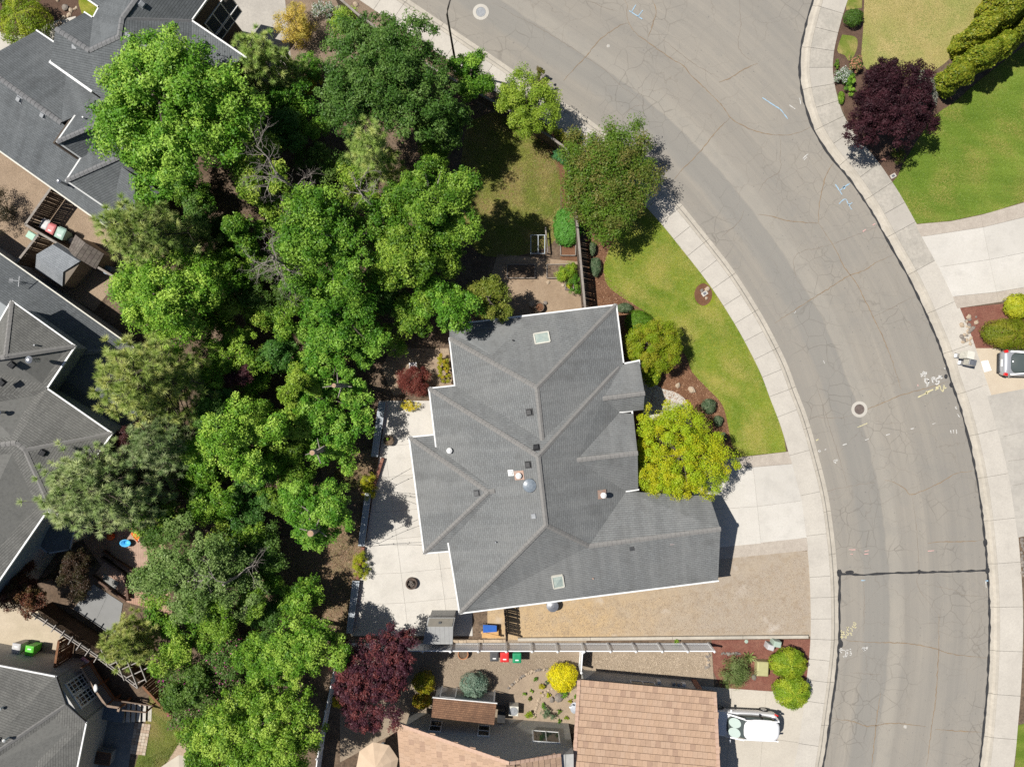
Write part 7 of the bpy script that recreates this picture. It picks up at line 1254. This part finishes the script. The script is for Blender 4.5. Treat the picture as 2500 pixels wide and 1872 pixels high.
# columnar cypresses leaning away under perspective: real upright columns
def cypress(label, bx, by, h, r, seed, m=CYP):
    c = P(bx, by, 0); t = thing('cypress_tree', label, 'cypress', (c.x, c.y, Z0), 'cypress row on the lawn'); rr = np.random.default_rng(seed); n = int(2100 * h * r); z = rr.random(n) ** .9; pr = r * np.minimum(1, 1.9 * np.sqrt(np.maximum(1 - z, 0))) * np.minimum(1, .55 + z * 3); a = rr.uniform(0, 6.283, n)
    lump = 1 + .13 * np.sin(a * 3 + z * 9 + seed) + .10 * np.sin(a * 5 - z * 17); rad = pr * lump * rr.uniform(.78, 1.03, n); pos = np.stack([c.x + np.cos(a) * rad, c.y + np.sin(a) * rad, Z0 + z * h], 1)
    nr = unit(np.stack([np.cos(a), np.sin(a), np.full(n, .6)], 1) + rr.normal(size=(n, 3)) * .35); q = leafquads(pos, nr, .14 * rr.uniform(.6, 1.4, n), rr, .7)
    leafmesh('foliage', q, np.clip(rr.random(n) * .7 + .3 * (np.sin(a * 4 + z * 20) > 0), 0, 1), m, t, c2=rr.random(n)); MB().tube([(c.x, c.y, Z0 - .05), (c.x, c.y, h * .9)], [.12, .03], 8).build('trunk', MT['bark'], t)
for i, (x, y, h, r) in enumerate(((2290, 218, 3.6, .78), (2330, 185, 4.6, .8), (2372, 160, 4.4, .75), (2325, 128, 5.0, .72), (2370, 95, 6.0, .85), (2420, 120, 5.2, .8), (2395, 40, 6.2, .85), (2460, 60, 6.0, .85))):
    cypress(('golden cypress at the lower tip of the row by the silver juniper', 'second golden cypress from the silver juniper', 'short golden cypress overhanging the mown lawn edge', 'slim golden cypress edging the pale dry lawn', 'tall golden cypress amid the row', 'golden cypress casting shade onto the mown lawn', 'tall golden cypress beside the pale dry lawn end', 'hindmost golden cypress above the mown lawn')[i], x, y, h, r, 500 + i)
# grass blades as one uncountable mass per lawn
GB = LM('grass_blade', (.12, .20, .018), (.24, .30, .04), (.36, .33, .09), trans=.3); GG = LM('green_grass_blade', (.11, .20, .02), (.21, .30, .045), (.30, .29, .07), trans=.3); GD = LM('dry_grass_blade', (.24, .24, .07), (.36, .30, .12), (.2, .24, .06), trans=.3); GWl = LM('wild_grass_blade', (.14, .21, .03), (.25, .27, .06), (.36, .30, .11), trans=.3)
blades('grass', FRONT_LAWN, 60000, GB, .05, seed=1, label='short green blades of the front lawn', hole=(1719, 719, .78, .86)); blades('grass', GLAWN, 55000, GG, .05, seed=2, label='short green blades of the mown lawn'); blades('grass', ELAWN, 25000, GD, .04, seed=3, label='dry pale blades of the upper lawn'); blades('grass', BACK_LAWN, 32000, GWl, .09, seed=4, label='rough blades of the back yard lawn'); blades('grass', [(366, 1690), (400, 1690), (445, 1800), (400, 1872), (330, 1872), (352, 1790)], 12000, GWl, .07, seed=5, label='dry grass beside the paver path')
# fallen leaves and bark chips
def litter(name, label, poly, n, m, s, seed, z=Z0 + .02):
    r = np.random.default_rng(seed); w = [P(p[0], p[1], z) for p in poly]; xs = [p.x for p in w]; ys = [p.y for p in w]; pts = []
    while len(pts) < n:
        x, y = r.uniform(min(xs), max(xs)), r.uniform(min(ys), max(ys))
        if inpoly(x, y, w): pts.append((x, y, z + r.uniform(0, .03)))
    p = np.array(pts); nr = unit(r.normal(size=(n, 3)) * .45 + np.array([0, 0, 1.0])); leafmesh(name, leafquads(p, nr, s * r.uniform(.5, 1.5, n), r, .5), r.random(n), m, None, 'stuff', label)
BRK = LM('bark_chip', (.10, .045, .024), (.26, .135, .075), (.34, .2, .12), trans=.0); LFL = LM('fallen_leaf', (.16, .10, .055), (.32, .22, .13), (.12, .10, .04), trans=.1)
litter('bark_chips', 'loose bark chips on the front mulch bed', [(1428, 500), (1490, 600), (1474, 667), (1549, 744), (1640, 826), (1690, 908), (1762, 985), (1795, 1100), (1620, 1080), (1500, 760), (1440, 745)], 9000, BRK, .07, 1); litter('fallen_leaves', 'dry brown leaves scattered under the woods', [(560, 380), (900, 300), (1130, 420), (1130, 800), (960, 960), (900, 1250), (870, 1540), (560, 1700), (380, 1300), (420, 700)], 16000, LFL, .10, 2); litter('fallen_leaves', 'dry leaves lying on the slope beside the benches', [(640, 1330), (880, 1250), (880, 1540), (700, 1480)], 5000, LFL, .09, 3); litter('gravel_stones', 'loose tan stones of the gravel yard', [(1060, 1600), (1420, 1600), (1400, 1625), (1260, 1650), (1060, 1660)], 4000, LM('tan_stone', (.22, .17, .12), (.42, .34, .25), trans=.0), .05, 4); litter('gravel_stones', 'pale stones of the strip beside the garage', [(1430, 1598), (1725, 1594), (1735, 1650), (1440, 1640)], 4500, LM('pale_stone', (.28, .22, .155), (.52, .43, .32), trans=.0), .06, 5); litter('gravel_stones', 'dry weeds and stones of the side yard', [(1280, 1500), (1740, 1440), (1966, 1350), (1968, 1545), (1280, 1550)], 9000, LM('dry_straw', (.22, .17, .11), (.36, .28, .17), (.3, .25, .2), trans=.0), .045, 6)
